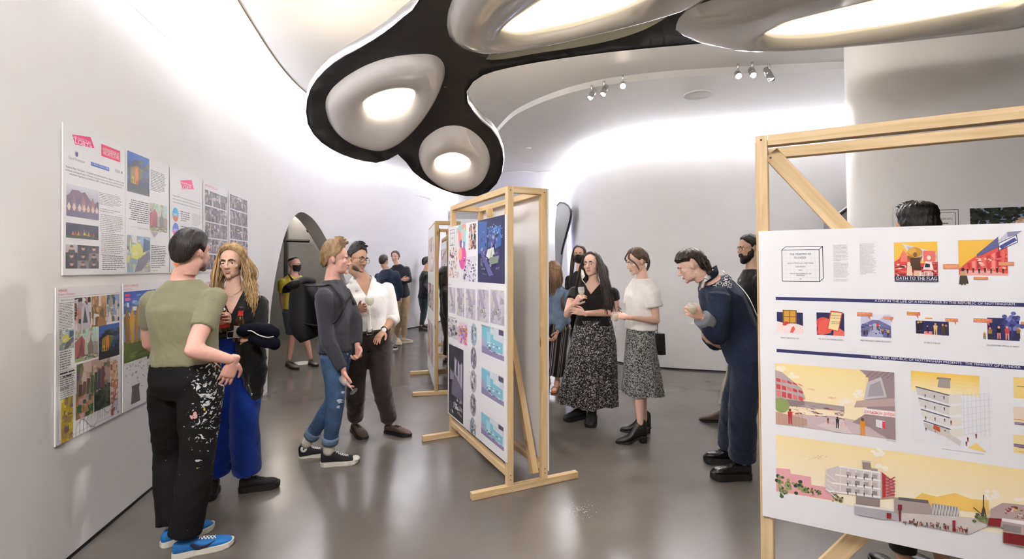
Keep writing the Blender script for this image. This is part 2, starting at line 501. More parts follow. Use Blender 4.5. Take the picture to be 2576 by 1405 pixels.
# ------------------------------------------------------------------ lowered ceiling field with curved step
cur = [(1236, 352), (1262, 320), (1300, 287), (1380, 251), (1480, 222), (1600, 204), (1720, 193), (1850, 186), (2000, 178), (2175, 171), (2400, 160)]
zs = 3.71
C2 = catmull(np.array([PZ(x, y, zs)[:2] for x, y in cur]), 60)
poly = np.vstack([C2, [(9.2, 4.9), (9.2, 6.9), (5.3, 7.3), (3.2, 7.95), (2.1, 8.7), (1.6, 9.4), (0.9, 10.2), (-0.2, 8.6)]])
V2, F2 = fill2d([tuple(p) for p in poly], [], (0.5, 0.5))
Vb = np.hstack([V2, np.full((len(V2), 1), zs)]); nC = len(C2)
Ve = np.vstack([np.hstack([C2, np.full((nC, 1), zs)]), np.hstack([C2-np.array((0.0, 0.10)), np.full((nC, 1), CEIL_Z)])])
V, Fc = join([(Vb, F2), (Ve, [(i, i+1, nC+i+1, nC+i) for i in range(nC-1)])])
setp(mk('ceiling_step', V, Fc, M_CEIL), kind='structure')
# ceiling seam
s = [PZ(x, y, CEIL_Z-0.002) for x, y in ((585, -30), (601, 4), (640, 68), (690, 145), (735, 200), (770, 232), (800, 255))]
setp(mk('trim_7', *tube(s, [0.006]*len(s), seg=6), cmat('#6b5b40', rough=0.5)), kind='structure')
s = [PZ(x, y, 3.74) for x, y in ((1262, 434), (1315, 431), (1345, 433), (1380, 429), (1396, 428))]
setp(mk('trim_8', *tube(s, [0.012]*len(s), seg=6), cmat('#e6e4e2', rough=0.4)), kind='structure')

# ------------------------------------------------------------------ ceiling feature: black web with pearl ring lamps
M_BLACK = mat('satin_black_shell', (0.022, 0.020, 0.020), rough=0.42, var=0.1, vscale=200)
M_RIM = mat('silver_rim', (0.30, 0.29, 0.29), rough=0.25, metal=0.4)
M_PEARL = mat('pearl_lacquer', (0.76, 0.73, 0.70), rough=0.16, metal=0.15, coat=1.0)
M_CREAM = mat('cream_reveal', (0.62, 0.60, 0.50), rough=0.5)
M_DIFF = mat('warm_diffuser', (1, 1, 1), emit=RING_E, emitc='#fff2d8')
M_DIFF2 = mat('soft_warm_diffuser', (0.9, 0.85, 0.7), emit=RING_E*0.20, emitc='#fff0cc')
def blobd(px, py):
    u = ray(px, py)[1]
    return 1.65/u if py < 40 else 3.0+0.0049*py-(0.0049*40+3.0-1.65/ray(px, 40)[1])*math.exp(-(py-40)/60)
def Bp(p, dz=0.0):
    v = P(p[0], p[1], blobd(p[0], p[1])); v[2] += dz; return v
blob = [(1053, 0), (1010, 45), (960, 85), (900, 122), (850, 149), (812, 181), (785, 215), (772, 252), (770, 290), (779, 322), (803, 353), (840, 378), (880, 395), (920, 405), (957, 408), (985, 396), (1003, 387), (1018, 402), (1042, 434), (1082, 462), (1130, 482), (1190, 494), (1230, 481), (1255, 452), (1266, 412), (1262, 370), (1242, 330), (1207, 300), (1182, 266), (1172, 240), (1184, 211), (1220, 186), (1300, 165), (1400, 148), (1500, 134), (1600, 123), (1700, 114), (1800, 106), (2000, 99), (2200, 90), (2400, 70), (2650, 40), (2750, -40), (2700, -250), (2300, -420), (1900, -470), (1500, -440), (1250, -330), (1110, -150)]
blob_r = resample_closed(blob, 170)
cream = resample_closed([(1222, 149), (1245, 128), (1300, 111), (1450, 79), (1600, 44), (1680, 16), (1698, 12), (1690, 30), (1660, 54), (1610, 79), (1540, 101), (1450, 119), (1350, 134), (1270, 148)], 60)
V2, F2 = fill2d([tuple(p) for p in blob_r], [[tuple(p) for p in cream]], (34, 26))
feat = empty('ceiling_light_feature', Bp((1150, 250), 0.0), 'black web-shaped ceiling feature carrying large pearl ring lamps', 'ceiling light')
Vd = np.array([Bp(p) for p in V2])
sh = recalc(mk('shell', Vd, F2, M_BLACK, feat))
md = sh.modifiers.new('solid', 'SOLIDIFY'); md.thickness = 0.05; md.offset = -1 if sh.data.polygons[0].normal.z < 0 else 1
n = len(blob_r); a = np.array([Bp(p, -0.004) for p in blob_r]); b = np.array([Bp(p, 0.07) for p in blob_r])
ctr = a.mean(0)
ta = np.roll(a, -1, 0)-np.roll(a, 1, 0); nn = np.stack([ta[:, 1], -ta[:, 0], 0*ta[:, 0]], 1); nn /= np.linalg.norm(nn, axis=1)[:, None]+1e-9
sg = 1 if inside([tuple(q) for q in blob_r], (1100, 200)) else 1
area = 0.5*np.sum(a[:, 0]*np.roll(a[:, 1], -1)-np.roll(a[:, 0], -1)*a[:, 1])
nn = nn if area > 0 else -nn
mid = (a+b)/2+nn*0.012
mk('rim', np.vstack([a, mid, b+nn*0.0]), [(k*n+i, k*n+(i+1) % n, (k+1)*n+(i+1) % n, (k+1)*n+i) for k in (0, 1) for i in range(n)], M_RIM, feat)
n = len(cream); a = np.array([Bp(p) for p in cream]); b = np.array([Bp(p, 0.22) for p in cream])
mk('opening_reveal', np.vstack([a, b]), [(i, (i+1) % n, n+(i+1) % n, n+i) for i in range(n)], M_CREAM, feat)
def ring_lamp(outer, hole, bulge, n=72, label=None, dm=None):
    o2 = resample_closed(outer, n); h2 = resample_closed(hole, n)
    # match the start point by angle
    co, ch = o2.mean(0), h2.mean(0)
    def byang(p, c):
        ang = np.arctan2(p[:, 1]-c[1], p[:, 0]-c[0]); i = np.argsort(ang); ang = ang[i]; p = p[i]
        return p
    o2 = byang(o2, co); h2 = byang(h2, ch)
    rows = []
    prof = [(-0.02, 0.02), (0.0, -0.035), (0.05, -0.42), (0.14, -0.70), (0.28, -0.92), (0.45, -1.0), (0.62, -0.97), (0.78, -0.84), (0.90, -0.62), (0.97, -0.40), (1.0, -0.18), (1.0, 0.02)]
    for s, z in prof:
        q = o2*(1-s)+h2*s
        rows.append(np.array([Bp(p, z*bulge) for p in q]))
    V = np.vstack(rows); Fc = []
    for k in range(len(rows)-1):
        Fc += [(k*n+i, k*n+(i+1) % n, (k+1)*n+(i+1) % n, (k+1)*n+i) for i in range(n)]
    r = recalc(mk('ring_lamp', V, Fc, M_PEARL, feat))
    if label: r['label'] = label
    r.data.polygons.foreach_set('use_smooth', [True]*len(r.data.polygons))
    top = rows[-1]*1.0; c0 = top.mean(0)
    top = top+(top-c0)*0.02; top[:, 2] -= 0.012
    V = np.vstack([top, [top.mean(0)]]); Fc = [(i, (i+1) % n, n) for i in range(n)]
    mk('diffuser', V, Fc, dm or M_DIFF, r)
ring_lamp([(820, 270), (825, 240), (850, 209), (900, 175), (960, 150), (1030, 138), (1085, 138), (1112, 155), (1118, 187), (1105, 228), (1080, 272), (1050, 312), (1008, 352), (960, 373), (910, 366), (865, 346), (833, 313)],
          [(920, 260), (930, 236), (965, 219), (1005, 213), (1034, 218), (1036, 236), (1022, 262), (995, 282), (958, 292), (930, 284)], 0.10, label='pearl ring lamp shaped like a rounded triangle')
ring_lamp([(1054, 398), (1060, 362), (1085, 335), (1120, 318), (1160, 318), (1196, 336), (1224, 370), (1232, 410), (1217, 448), (1185, 470), (1150, 475), (1110, 462), (1072, 432)],
          [(1096, 402), (1106, 385), (1138, 377), (1168, 384), (1180, 402), (1170, 419), (1138, 428), (1106, 419)], 0.09, label='small round pearl ring lamp at the tip')
ring_lamp([(1127, 70), (1128, 40), (1140, 0), (1180, -70), (1300, -170), (1500, -220), (1700, -180), (1800, -100), (1800, -35), (1740, -5), (1600, 35), (1500, 60), (1400, 84), (1260, 112), (1200, 118), (1163, 112), (1136, 96)],
          [(1262, 66), (1275, 45), (1330, 12), (1420, -40), (1530, -80), (1610, -75), (1640, -40), (1590, 5), (1490, 40), (1380, 66), (1300, 78)], 0.10, label='long pearl ring lamp above the cream opening', dm=M_DIFF2)
ring_lamp([(1703, 75), (1708, 50), (1740, 20), (1800, -2), (1920, -45), (2150, -120), (2450, -170), (2690, -140), (2700, -30), (2640, 35), (2400, 66), (2200, 86), (2000, 100), (1900, 104), (1800, 102), (1738, 92)],
          [(1925, 74), (1945, 52), (2050, 22), (2200, -12), (2420, -60), (2560, -70), (2600, -30), (2500, 10), (2300, 48), (2100, 76), (1970, 84)], 0.10, label='largest pearl ring lamp at the right', dm=M_DIFF2)
# warm uplight strips lying on top of the shell, and suspension rods
for k, pl in enumerate(([(1000, 90), (930, 140), (860, 185), (825, 240), (830, 300)], [(1205, 190), (1250, 168), (1300, 154), (1400, 138), (1500, 125)], [(1230, 340), (1235, 400), (1210, 455)], [(1730, 60), (1850, 40), (2000, 20), (2400, -40)], [(1160, -120), (1300, -280), (1500, -350), (1900, -380)])):
    pp = [Bp(p, 0.075) for p in pl]
    mk('uplight', *tube(pp, [0.02]*len(pp), seg=8), M_LEDW, feat)
for p in ((1120, 220), (950, 330), (1150, 470), (1680, 90), (2300, 20), (1250, -200)):
    a = Bp(p, 0.0); mk('suspension_rod', *tube([a, (a[0], a[1], CEIL_Z+0.01)], [0.012, 0.012], seg=8), M_RIM, feat)

# ------------------------------------------------------------------ spotlights, speaker, detectors
M_CHROME = mat('brushed_steel', (0.62, 0.61, 0.62), rough=0.22, metal=1.0)
M_BULB = mat('spot_lens', (1, 1, 1), emit=60.0, emitc='#fff4e2')
M_LENSDIM = mat('spot_lens_soft', (1, 1, 1), emit=12.0, emitc='#fff4e2')
def spot(px, py, aim, lens, label, power):
    c = PZ(px, py, zs-0.10); ax = norm(np.asarray(aim)-c)
    e = empty('ceiling_spotlight', (c[0], c[1], zs), label, 'spotlight', 'ceiling spotlights along the curved step')
    mk('housing', *lathe([(0.0, -0.085), (0.030, -0.085), (0.033, -0.08), (0.033, -0.01), (0.030, -0.006), (0.030, 0.0), (0.033, 0.004), (0.033, 0.07), (0.029, 0.075), (0.027, 0.05)], 24, c, ax), M_CHROME, e)
    mk('lens', *lathe([(0.0, 0.058), (0.028, 0.058)], 20, c, ax), lens, e)
    mk('bracket', *tube([c-ax*0.04, (c[0], c[1], zs-0.03), (c[0], c[1], zs+0.01)], [0.009, 0.009, 0.014], seg=8), M_CHROME, e)
    ld = bpy.data.lights.new('spot', 'SPOT'); ld.energy = power; ld.spot_size = math.radians(70); ld.spot_blend = 0.6; ld.shadow_soft_size = 0.04; ld.color = (1, 0.95, 0.88)
    lo = bpy.data.objects.new('spot_beam', ld); COL.objects.link(lo); lo.parent = e
    lo.location = tuple(c+ax*0.1-np.array(e.location)); lo.rotation_euler = Vector(ax).to_track_quat('-Z', 'Y').to_euler()
cw = np.array((0, 0, 1.62))
spot(1489, 238, (-0.6, 3.9, 0.9), M_LENSDIM, 'steel spotlight leftmost on the curved ceiling step, tilted left', 45)
spot(1520, 228, (-0.2, 3.6, 0.6), M_LENSDIM, 'second steel spotlight from the left on the ceiling step', 45)
spot(1567, 214, (0.2, 0.6, 0.9), M_BULB, 'dazzling spotlight in the left trio, shining at the viewer', 50)
spot(1857, 188, (0.9, 0.9, 0.8), M_BULB, 'dazzling spotlight in the right trio, shining at the viewer', 50)
spot(1893, 183, (1.6, 2.1, 0.9), M_LENSDIM, 'middle steel spotlight of the right trio', 25)
spot(1935, 188, (3.2, 4.0, 1.2), M_LENSDIM, 'rightmost steel spotlight, tilted towards the column', 40)
c = PZ(1755, 237, zs)
o = setp(mk('ceiling_speaker', *lathe([(0.0, -0.012), (0.13, -0.012), (0.15, -0.018), (0.165, -0.012), (0.17, 0.0)], 40, c), cmat('#e4e2df', rough=0.6, bump=0.1, bscale=400)), 'round white flush speaker in the ceiling beside the spotlights', 'speaker')
mk('grille', *lathe([(0.0, -0.014), (0.128, -0.014)], 40, c), cmat('#d9d7d4', rough=0.7, bump=0.3, bscale=500), o)
c = PZ(1309, 386, CEIL_Z)
o = setp(mk('ceiling_downlight', *lathe([(0.0, -0.01), (0.10, -0.01), (0.115, 0.0)], 32, c), cmat('#e9e4d6', rough=0.5)), 'small flat round cover in the ceiling behind the ring lamps', 'ceiling cover')
c = PZ(1330, 366, CEIL_Z)
o = setp(mk('smoke_detector', *lathe([(0.0, -0.06), (0.03, -0.058), (0.045, -0.04), (0.05, -0.02), (0.085, -0.012), (0.09, 0.0)], 32, c), cmat('#efece6', rough=0.4)), 'small white smoke detector on the ceiling behind the ring lamps', 'smoke detector')

# added fill beams without fixtures, unseen behind the viewpoint, lighting the room's front
for (x, y, tx, ty) in ((-0.9, -0.2, -1.9, 2.8), (0.2, -0.6, 0.0, 4.0), (1.9, -0.4, 1.6, 2.2), (0.9, -0.5, 0.6, 5.0)):
    ld = bpy.data.lights.new('spot', 'SPOT'); ld.energy = 115 if x < 0 else (14 if x > 1.5 else 42); ld.spot_size = math.radians(110); ld.spot_blend = 1.0; ld.shadow_soft_size = 0.30; ld.color = (1, 0.96, 0.92)
    lo = bpy.data.objects.new('front_fill_beam', ld); COL.objects.link(lo)
    lo.location = (x, y, 3.55); lo.rotation_euler = Vector((tx-x, ty-y, 1.0-3.55)).to_track_quat('-Z', 'Y').to_euler()
# ------------------------------------------------------------------ timber display stands
def wood_mat(name, c1, c2, knot):
    m, nt, b = new_mat(name)
    N, L = nt.nodes, nt.links
    tc = N.new('ShaderNodeTexCoord'); oi = N.new('ShaderNodeObjectInfo')
    ad = N.new('ShaderNodeVectorMath'); ad.operation = 'MULTIPLY_ADD'
    L.new(oi.outputs['Random'], ad.inputs[0]); ad.inputs[1].default_value = (7, 5, 3); L.new(tc.outputs['Object'], ad.inputs[2])
    mp = N.new('ShaderNodeMapping'); mp.inputs['Scale'].default_value = (1.6, 26, 26)
    L.new(ad.outputs[0], mp.inputs['Vector'])
    n1 = N.new('ShaderNodeTexNoise'); n1.inputs['Scale'].default_value = 1.0; n1.inputs['Detail'].default_value = 5; n1.inputs['Distortion'].default_value = 1.2
    L.new(mp.outputs[0], n1.inputs['Vector'])
    cr = N.new('ShaderNodeValToRGB'); cr.color_ramp.elements[0].position = 0.33; cr.color_ramp.elements[0].color = c1+(1,)
    cr.color_ramp.elements[1].position = 0.7; cr.color_ramp.elements[1].color = c2+(1,)
    L.new(n1.outputs['Fac'], cr.inputs['Fac'])
    mp2 = N.new('ShaderNodeMapping'); mp2.inputs['Scale'].default_value = (3.2, 9, 9); L.new(ad.outputs[0], mp2.inputs['Vector'])
    vo = N.new('ShaderNodeTexVoronoi'); vo.inputs['Scale'].default_value = 1.0; L.new(mp2.outputs[0], vo.inputs['Vector'])
    kr = N.new('ShaderNodeValToRGB'); kr.color_ramp.elements[0].position = 0.06; kr.color_ramp.elements[0].color = (1, 1, 1, 1)
    kr.color_ramp.elements[1].position = 0.16; kr.color_ramp.elements[1].color = (0, 0, 0, 1)
    L.new(vo.outputs['Distance'], kr.inputs['Fac'])
    mx = N.new('ShaderNodeMix'); mx.data_type = 'RGBA'; mx.inputs['B'].default_value = knot+(1,)
    L.new(kr.outputs[0], mx.inputs['Factor']); L.new(cr.outputs[0], mx.inputs['A']); L.new(mx.outputs['Result'], b.inputs['Base Color'])
    b.inputs['Roughness'].default_value = 0.6
    bp = N.new('ShaderNodeBump'); bp.inputs['Strength'].default_value = 0.15; bp.inputs['Distance'].default_value = 0.003
    L.new(n1.outputs['Fac'], bp.inputs['Height']); L.new(bp.outputs[0], b.inputs['Normal'])
    return m
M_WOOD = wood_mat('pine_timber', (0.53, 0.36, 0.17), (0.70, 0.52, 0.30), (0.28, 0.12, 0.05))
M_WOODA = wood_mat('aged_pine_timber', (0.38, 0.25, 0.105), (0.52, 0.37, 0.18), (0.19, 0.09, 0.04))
M_BOARD = mat('white_foam_board', (0.86, 0.85, 0.86), rough=0.35)
M_BACKB = mat('board_back', (0.76, 0.72, 0.695), rough=0.6)
M_SCREW = mat('screw_head', (0.12, 0.10, 0.08), rough=0.4, metal=0.8)
M_FLUTE = mat('board_flute', (0.55, 0.54, 0.56), rough=0.7)

def beam(name, a, b, wv, ht, up, parent, m=None, label=None):
    """timber from a to b (centre line), wv = width across, ht = height along 'up'; local X runs along it"""
    a = np.asarray(a, float); b = np.asarray(b, float); d = b-a; L = np.linalg.norm(d); x = d/L
    u = norm(np.asarray(up)-x*np.dot(up, x)); y = np.cross(u, x)
    V, Fc = box_vf((0, -wv/2, -ht/2), (L, wv/2, ht/2))
    me = bpy.data.meshes.new(name); me.from_pydata(V, [], Fc)
    o = bpy.data.objects.new(name, me); COL.objects.link(o); me.materials.append(m or M_WOOD)
    o.parent = parent
    R = Matrix((tuple(x), tuple(y), tuple(u))).transposed().to_4x4()
    o.matrix_local = Matrix.Translation(Vector(a-origin_of(parent))) @ R
    bevel(o, 0.002, 1)
    if label: o['label'] = label
    return o

class Stand:
    """box-frame display stand: two upright timber frames carrying boards on their outer faces"""
    def __init__(s, origin, u, label, L=1.27, W=0.28, H=2.19, foot=0.29, name='display_stand', wood=M_WOOD, mid=True):
        s.o = np.array((origin[0], origin[1], 0.0)); u = norm((u[0], u[1], 0)); s.u = u; s.v = np.array((u[1], -u[0], 0)); s.z = np.array((0, 0, 1.0))
        s.L, s.W, s.H = L, W, H; T = 0.047; s.T = T
        s.e = empty(name, s.o, label, 'display stand')
        E = s.e; Q = s.pt; z = s.z
        for uu in (0.0, L):
            beam('foot_bar', Q(uu, -foot, T/2), Q(uu, W+foot, T/2), 0.047, T, z, E, M_WOOD)
            for vv in (0.0, W): beam('post', Q(uu, vv, T-0.02 if False else T), Q(uu, vv, H), T, T, s.u, E, wood)
            beam('crossbar', Q(uu, T/2, H-T/2), Q(uu, W-T/2, H-T/2), T, T, z, E, wood)
        for vv in (0.0, W):
            beam('top_rail', Q(T/2, vv, H-T/2), Q(L-T/2, vv, H-T/2), T, T, z, E, wood)
            beam('bottom_rail', Q(T/2, vv, 0.13), Q(L-T/2, vv, 0.13), T, T, z, E, M_WOOD)
        if mid: beam('crossbar', Q(L*0.62, T/2, 0.13), Q(L*0.62, W-T/2, 0.13), T, T, z, E, M_WOOD)
        beam('brace', Q(0.06, 0.035, H-0.10), Q(L-0.04, 0.035, 0.20), 0.022, 0.06, s.u, E, wood)
        beam('brace', Q(0.045, W-0.05, 0.07), Q(0.93, W-0.05, H-0.06), 0.05, 0.05, s.u, E, M_WOOD)
        for uu, vv, zz in ((0, 0, H-0.03), (0, W, H-0.03), (0, 0, 0.12), (0, W, 0.12), (0, W, 0.09), (0, 0, 0.09)):
            c = Q(uu, vv, zz)-s.u*(T/2+0.0005)
            mk('screw', *lathe([(0.0, 0.001), (0.004, 0.001), (0.0045, -0.001)], 10, c, -s.u), M_SCREW, E)
    def pt(s, a, b, z): return s.o+s.u*a+s.v*b+s.z*z
    def board(s, side, a0, a1, z0, z1, label=None, flute=True):
        """side -1: outer face on -v; +1: outer face on +v. returns (board, frame function)"""
        T = s.T
        b0 = -T/2-0.001 if side < 0 else s.W+T/2+0.001; b1 = b0+side*0.010
        V = [s.pt(a, b, z) for z in (z0, z1) for b in (b0, b1) for a in (a0, a1)]
        Fc = [(0, 1, 3, 2), (4, 6, 7, 5), (0, 4, 5, 1), (2, 3, 7, 6), (0, 2, 6, 4), (1, 5, 7, 3)]
        ob = recalc(mk('board', V, Fc, M_BOARD, s.e, smooth=False))
        if label: ob['label'] = label
        if flute:   # fluted near edge
            parts = []
            for k in range(int((z1-z0)/0.012)):
                zz = z0+0.006+k*0.012
                q = [s.pt(a0-0.0006, b0+(b1-b0)*f, zz+dz) for f, dz in ((0.25, -0.003), (0.75, -0.003), (0.75, 0.003), (0.25, 0.003))]
                parts.append((q, [(0, 1, 2, 3)]))
            f = mk('fluted_edge', *join(parts), M_FLUTE, ob, smooth=False); f['kind'] = 'stuff'
        if side < 0:
            fr = (s.pt(a1, b1, z0), -s.u, s.z, -s.v)     # seen from the -v side: left edge is the far edge
        else:
            fr = (s.pt(a0, b1, z0), s.u, s.z, s.v)
        return ob, fr, (a1-a0, z1-z0)

n0 = F(1284, 1238)
U1 = (-0.4287, 0.9034)
ST1 = Stand(n0[:2]+np.array(U1)*0.02, U1, 'pine timber display stand in the middle of the floor with printed board')
BD1 = ST1.board(-1, -0.024, 1.31, 0.215, 1.985, 'tall white board printed with a night collage and rows of drawings')
ST1.board(1, -0.024, 1.31, 0.10, 2.19, 'plain pale back of the rear board')
n2 = F(1097, 992)
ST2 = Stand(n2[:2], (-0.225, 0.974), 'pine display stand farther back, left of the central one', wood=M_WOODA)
BD2 = ST2.board(-1, -0.024, 1.30, 0.12, 2.15, 'white printed board seen almost edge-on')
ST2.board(1, -0.024, 1.30, 0.10, 2.19)
n3 = F(1128, 893)
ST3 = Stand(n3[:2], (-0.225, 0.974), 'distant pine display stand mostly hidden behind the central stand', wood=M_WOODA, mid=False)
BD3 = ST3.board(-1, -0.024, 1.30, 0.12, 2.10)

# near stand at the right with the large landscape board
class Near: pass
w4 = np.array((0.878, -0.476, 0.0)); w4 = norm(w4); b4 = np.array((-w4[1], w4[0], 0.0)); z4 = np.array((0, 0, 1.0))
tl = P(1908, 581, 2.09)
o4 = np.array((tl[0], tl[1], 0.0))
E4 = empty('display_stand', o4+b4*0.03, 'near pine display stand at the right holding the large landscape board', 'display stand')
def Q4(a, b, z): return o4+w4*a+b4*b+z4*z
L4 = 1.70; H4 = 2.165; T = 0.047
for a in (0.015, L4):
    for b in (0.036, 0.316): beam('post', Q4(a, b, T), Q4(a, b, H4), T, T, w4, E4)
    beam('foot_bar', Q4(a, -0.25, T/2), Q4(a, 0.60, T/2), T, T, z4, E4)
    beam('crossbar', Q4(a, 0.06, H4-T/2), Q4(a, 0.292, H4-T/2), T, T, z4, E4)
for b in (0.036, 0.316):
    beam('top_rail', Q4(0.04, b, H4-T/2), Q4(L4-0.024, b, H4-T/2), T, T, z4, E4)
    beam('bottom_rail', Q4(0.04, b, 0.10), Q4(L4-0.024, b, 0.10), T, T, z4, E4)
beam('brace', Q4(0.05, 0.072, H4-0.07), Q4(0.86, 0.072, 1.02), 0.022, 0.062, w4, E4)
beam('brace', Q4(0.06, 0.072, 0.16), Q4(0.90, 0.072, 1.30), 0.022, 0.062, w4, E4)
zb, zt = tl[2]-1.19, tl[2]
V = [Q4(a, b, z) for z in (zb, zt) for b in (0.0, 0.010) for a in (0.0, 1.682)]
B4 = recalc(mk('board', V, [(0, 1, 3, 2), (4, 6, 7, 5), (0, 4, 5, 1), (2, 3, 7, 6), (0, 2, 6, 4), (1, 5, 7, 3)], M_BOARD, E4, smooth=False))
B4['label'] = 'large white landscape board with yellow and red collages'
BD4 = (B4, (Q4(0, 0, zb), w4, z4, -b4), (1.682, zt-zb))
for a, z in ((0.015, H4-0.02), (0.05, H4-0.10)):
    mk('screw', *lathe([(0.0, 0.001), (0.004, 0.001), (0.0045, -0.001)], 10, Q4(a, 0.036-T/2-0.0008, z), -b4), M_SCREW, E4)

# ------------------------------------------------------------------ A1 posters on the left wall
POST = []
def poster(y0, row, label):
    wd, ht = 0.594, 0.841
    za = 1.556 if row == 0 else 0.652
    a = wallL(y0, za+ht/2); b = wallL(y0+wd/1.02, za+ht/2)
    x = norm((b-a)*np.array((1, 1, 0)))
    lo = wallL(y0+0.3, za); hi = wallL(y0+0.3, za+ht)
    up = norm(hi-lo); nrm = norm(np.cross(x, up))
    if nrm[0] < 0: nrm = -nrm
    off = 0.0
    for s in np.linspace(0, wd, 7):
        for t in (0, ht):
            q = a-up*ht/2+x*s+up*t; wx = wallL(q[1], q[2])[0]
            off = max(off, wx-q[0])
    o = a-up*ht/2+nrm*(off+0.004)
    V = [o+x*s+up*t+nrm*k for t in (0, ht) for k in (0, 0.006) for s in (0, wd)]
    p = recalc(mk('poster', V, [(0, 1, 3, 2), (4, 6, 7, 5), (0, 4, 5, 1), (2, 3, 7, 6), (0, 2, 6, 4), (1, 5, 7, 3)], M_BOARD, None, smooth=False, loc=o))
    setp(p, label, 'poster', 'posters on the left wall')
    fr = (o+nrm*0.006, x, up, nrm)
    POST.append((p, fr, (wd, ht)))
Y0 = [2.63, 3.235, 3.86, 4.49, 5.125]
for k, lb in enumerate(('poster with pink and blue logos above a folded pavilion picture, nearest upper row',
                        'upper poster with a glowing night pavilion photo and three quote blocks',
                        'upper poster with one pink logo and coloured percentage circles',
                        'upper poster of grey photo rows under a small pink heading',
                        'upper poster of photo rows nearest the arch')): poster(Y0[k]+(0.05, 0.035, 0.02, 0.01, 0.0)[k], 0, lb)
for k, lb in enumerate(('lower poster headed WINNER with collages and yellow plan strip',
                        'lower poster headed HIGHLY COMMENDED with a golden structure under blue sky',
                        'lower poster mostly hidden behind the man in the green shirt',
                        'lower poster hidden behind the blonde woman',
                        'lower pinkish poster nearest the arch, beside the blonde woman')): poster(Y0[k], 1, lb)
# ------------------------------------------------------------------ figure kit
M_SKIN = mat('skin', (0.6, 0.4, 0.3), rough=0.5, attr='Col', var=0.05, vscale=60, spec=0.35)
M_EYEW = mat('eye_white', (0.75, 0.73, 0.70), rough=0.2)
M_IRIS = mat('iris', (0.05, 0.035, 0.025), rough=0.15)
M_GLASS = mat('clear_glass', (0.85, 0.88, 0.88), rough=0.03, alpha=0.20, spec=1.0, coat=1.0)
M_WINE = mat('white_wine', (0.80, 0.72, 0.42), rough=0.05, alpha=0.45)
_tmpc = [0]
def remesh(parts, voxel, smooth=2):
    V, Fc = join(parts)
    me = bpy.data.meshes.new('tmp'); me.from_pydata(V.tolist(), [], Fc)
    o = bpy.data.objects.new('tmp', me)
    md = o.modifiers.new('r', 'REMESH'); md.mode = 'VOXEL'; md.voxel_size = voxel; md.adaptivity = 0
    e = scratch_eval(o); m2 = e.to_mesh()
    nv = len(m2.vertices); co = np.empty(nv*3); m2.vertices.foreach_get('co', co); co = co.reshape(-1, 3)
    nl = len(m2.loops); li = np.empty(nl, int); m2.loops.foreach_get('vertex_index', li)
    f = li.reshape(-1, 4)
    ne = len(m2.edges); ed = np.empty(ne*2, int); m2.edges.foreach_get('vertices', ed); ed = ed.reshape(-1, 2)
    e.to_mesh_clear(); bpy.data.objects.remove(o); bpy.data.meshes.remove(me)
    co = lap(co, ed, smooth)
    return co, f
def lap(co, ed, it, k=0.6):
    deg = np.bincount(ed.ravel(), minlength=len(co)).astype(float)[:, None]; deg[deg == 0] = 1
    for _ in range(it):
        acc = np.zeros_like(co)
        for j in range(3):
            acc[:, j] = np.bincount(ed[:, 0], co[ed[:, 1], j], len(co))+np.bincount(ed[:, 1], co[ed[:, 0], j], len(co))
        co = co+(acc/deg-co)*k
    return co
def vnormals(V, f):
    f = np.asarray(f); a, b, c = V[f[:, 0]], V[f[:, 1]], V[f[:, 2]]
    n = np.cross(b-a, c-a); N = np.zeros_like(V)
    for k in range(f.shape[1]):
        for j in range(3): N[:, j] += np.bincount(f[:, k], n[:, j], len(V))
    return N/(np.linalg.norm(N, axis=1)[:, None]+1e-12)
def wrinkle(V, f, amp, freq, seed, axis=None):
    """soft cloth folds: warped sine ridges along the normal"""
    rs = np.random.RandomState(seed); N = vnormals(V, f); h = np.zeros(len(V))
    X = V*freq
    for k in range(7):
        d = rs.randn(3); d /= np.linalg.norm(d)
        if axis is not None: d = norm(d*0.55+np.asarray(axis)*rs.choice((-1, 1)))
        e = rs.randn(3)
        ph = X @ d*(1+0.6*k/3)+1.1*np.sin(X @ e*0.7+rs.rand()*6)+rs.rand()*6
        h += (1-np.abs(np.sin(ph)))**2*rs.uniform(0.5, 1)*(0.7 if k > 3 else 1)
    h -= h.mean()
    return V+N*(h*amp)[:, None]

def rot(axis, a):
    return np.array(Matrix.Rotation(a, 3, Vector(axis)))
def yawv(deg): a = math.radians(deg); return np.array((math.sin(a), math.cos(a), 0.0))

SKINS = {'fair': (0.66, 0.42, 0.33), 'light': (0.62, 0.385, 0.285), 'pink': (0.64, 0.36, 0.28), 'tan': (0.46, 0.27, 0.175), 'olive': (0.52, 0.33, 0.225)}

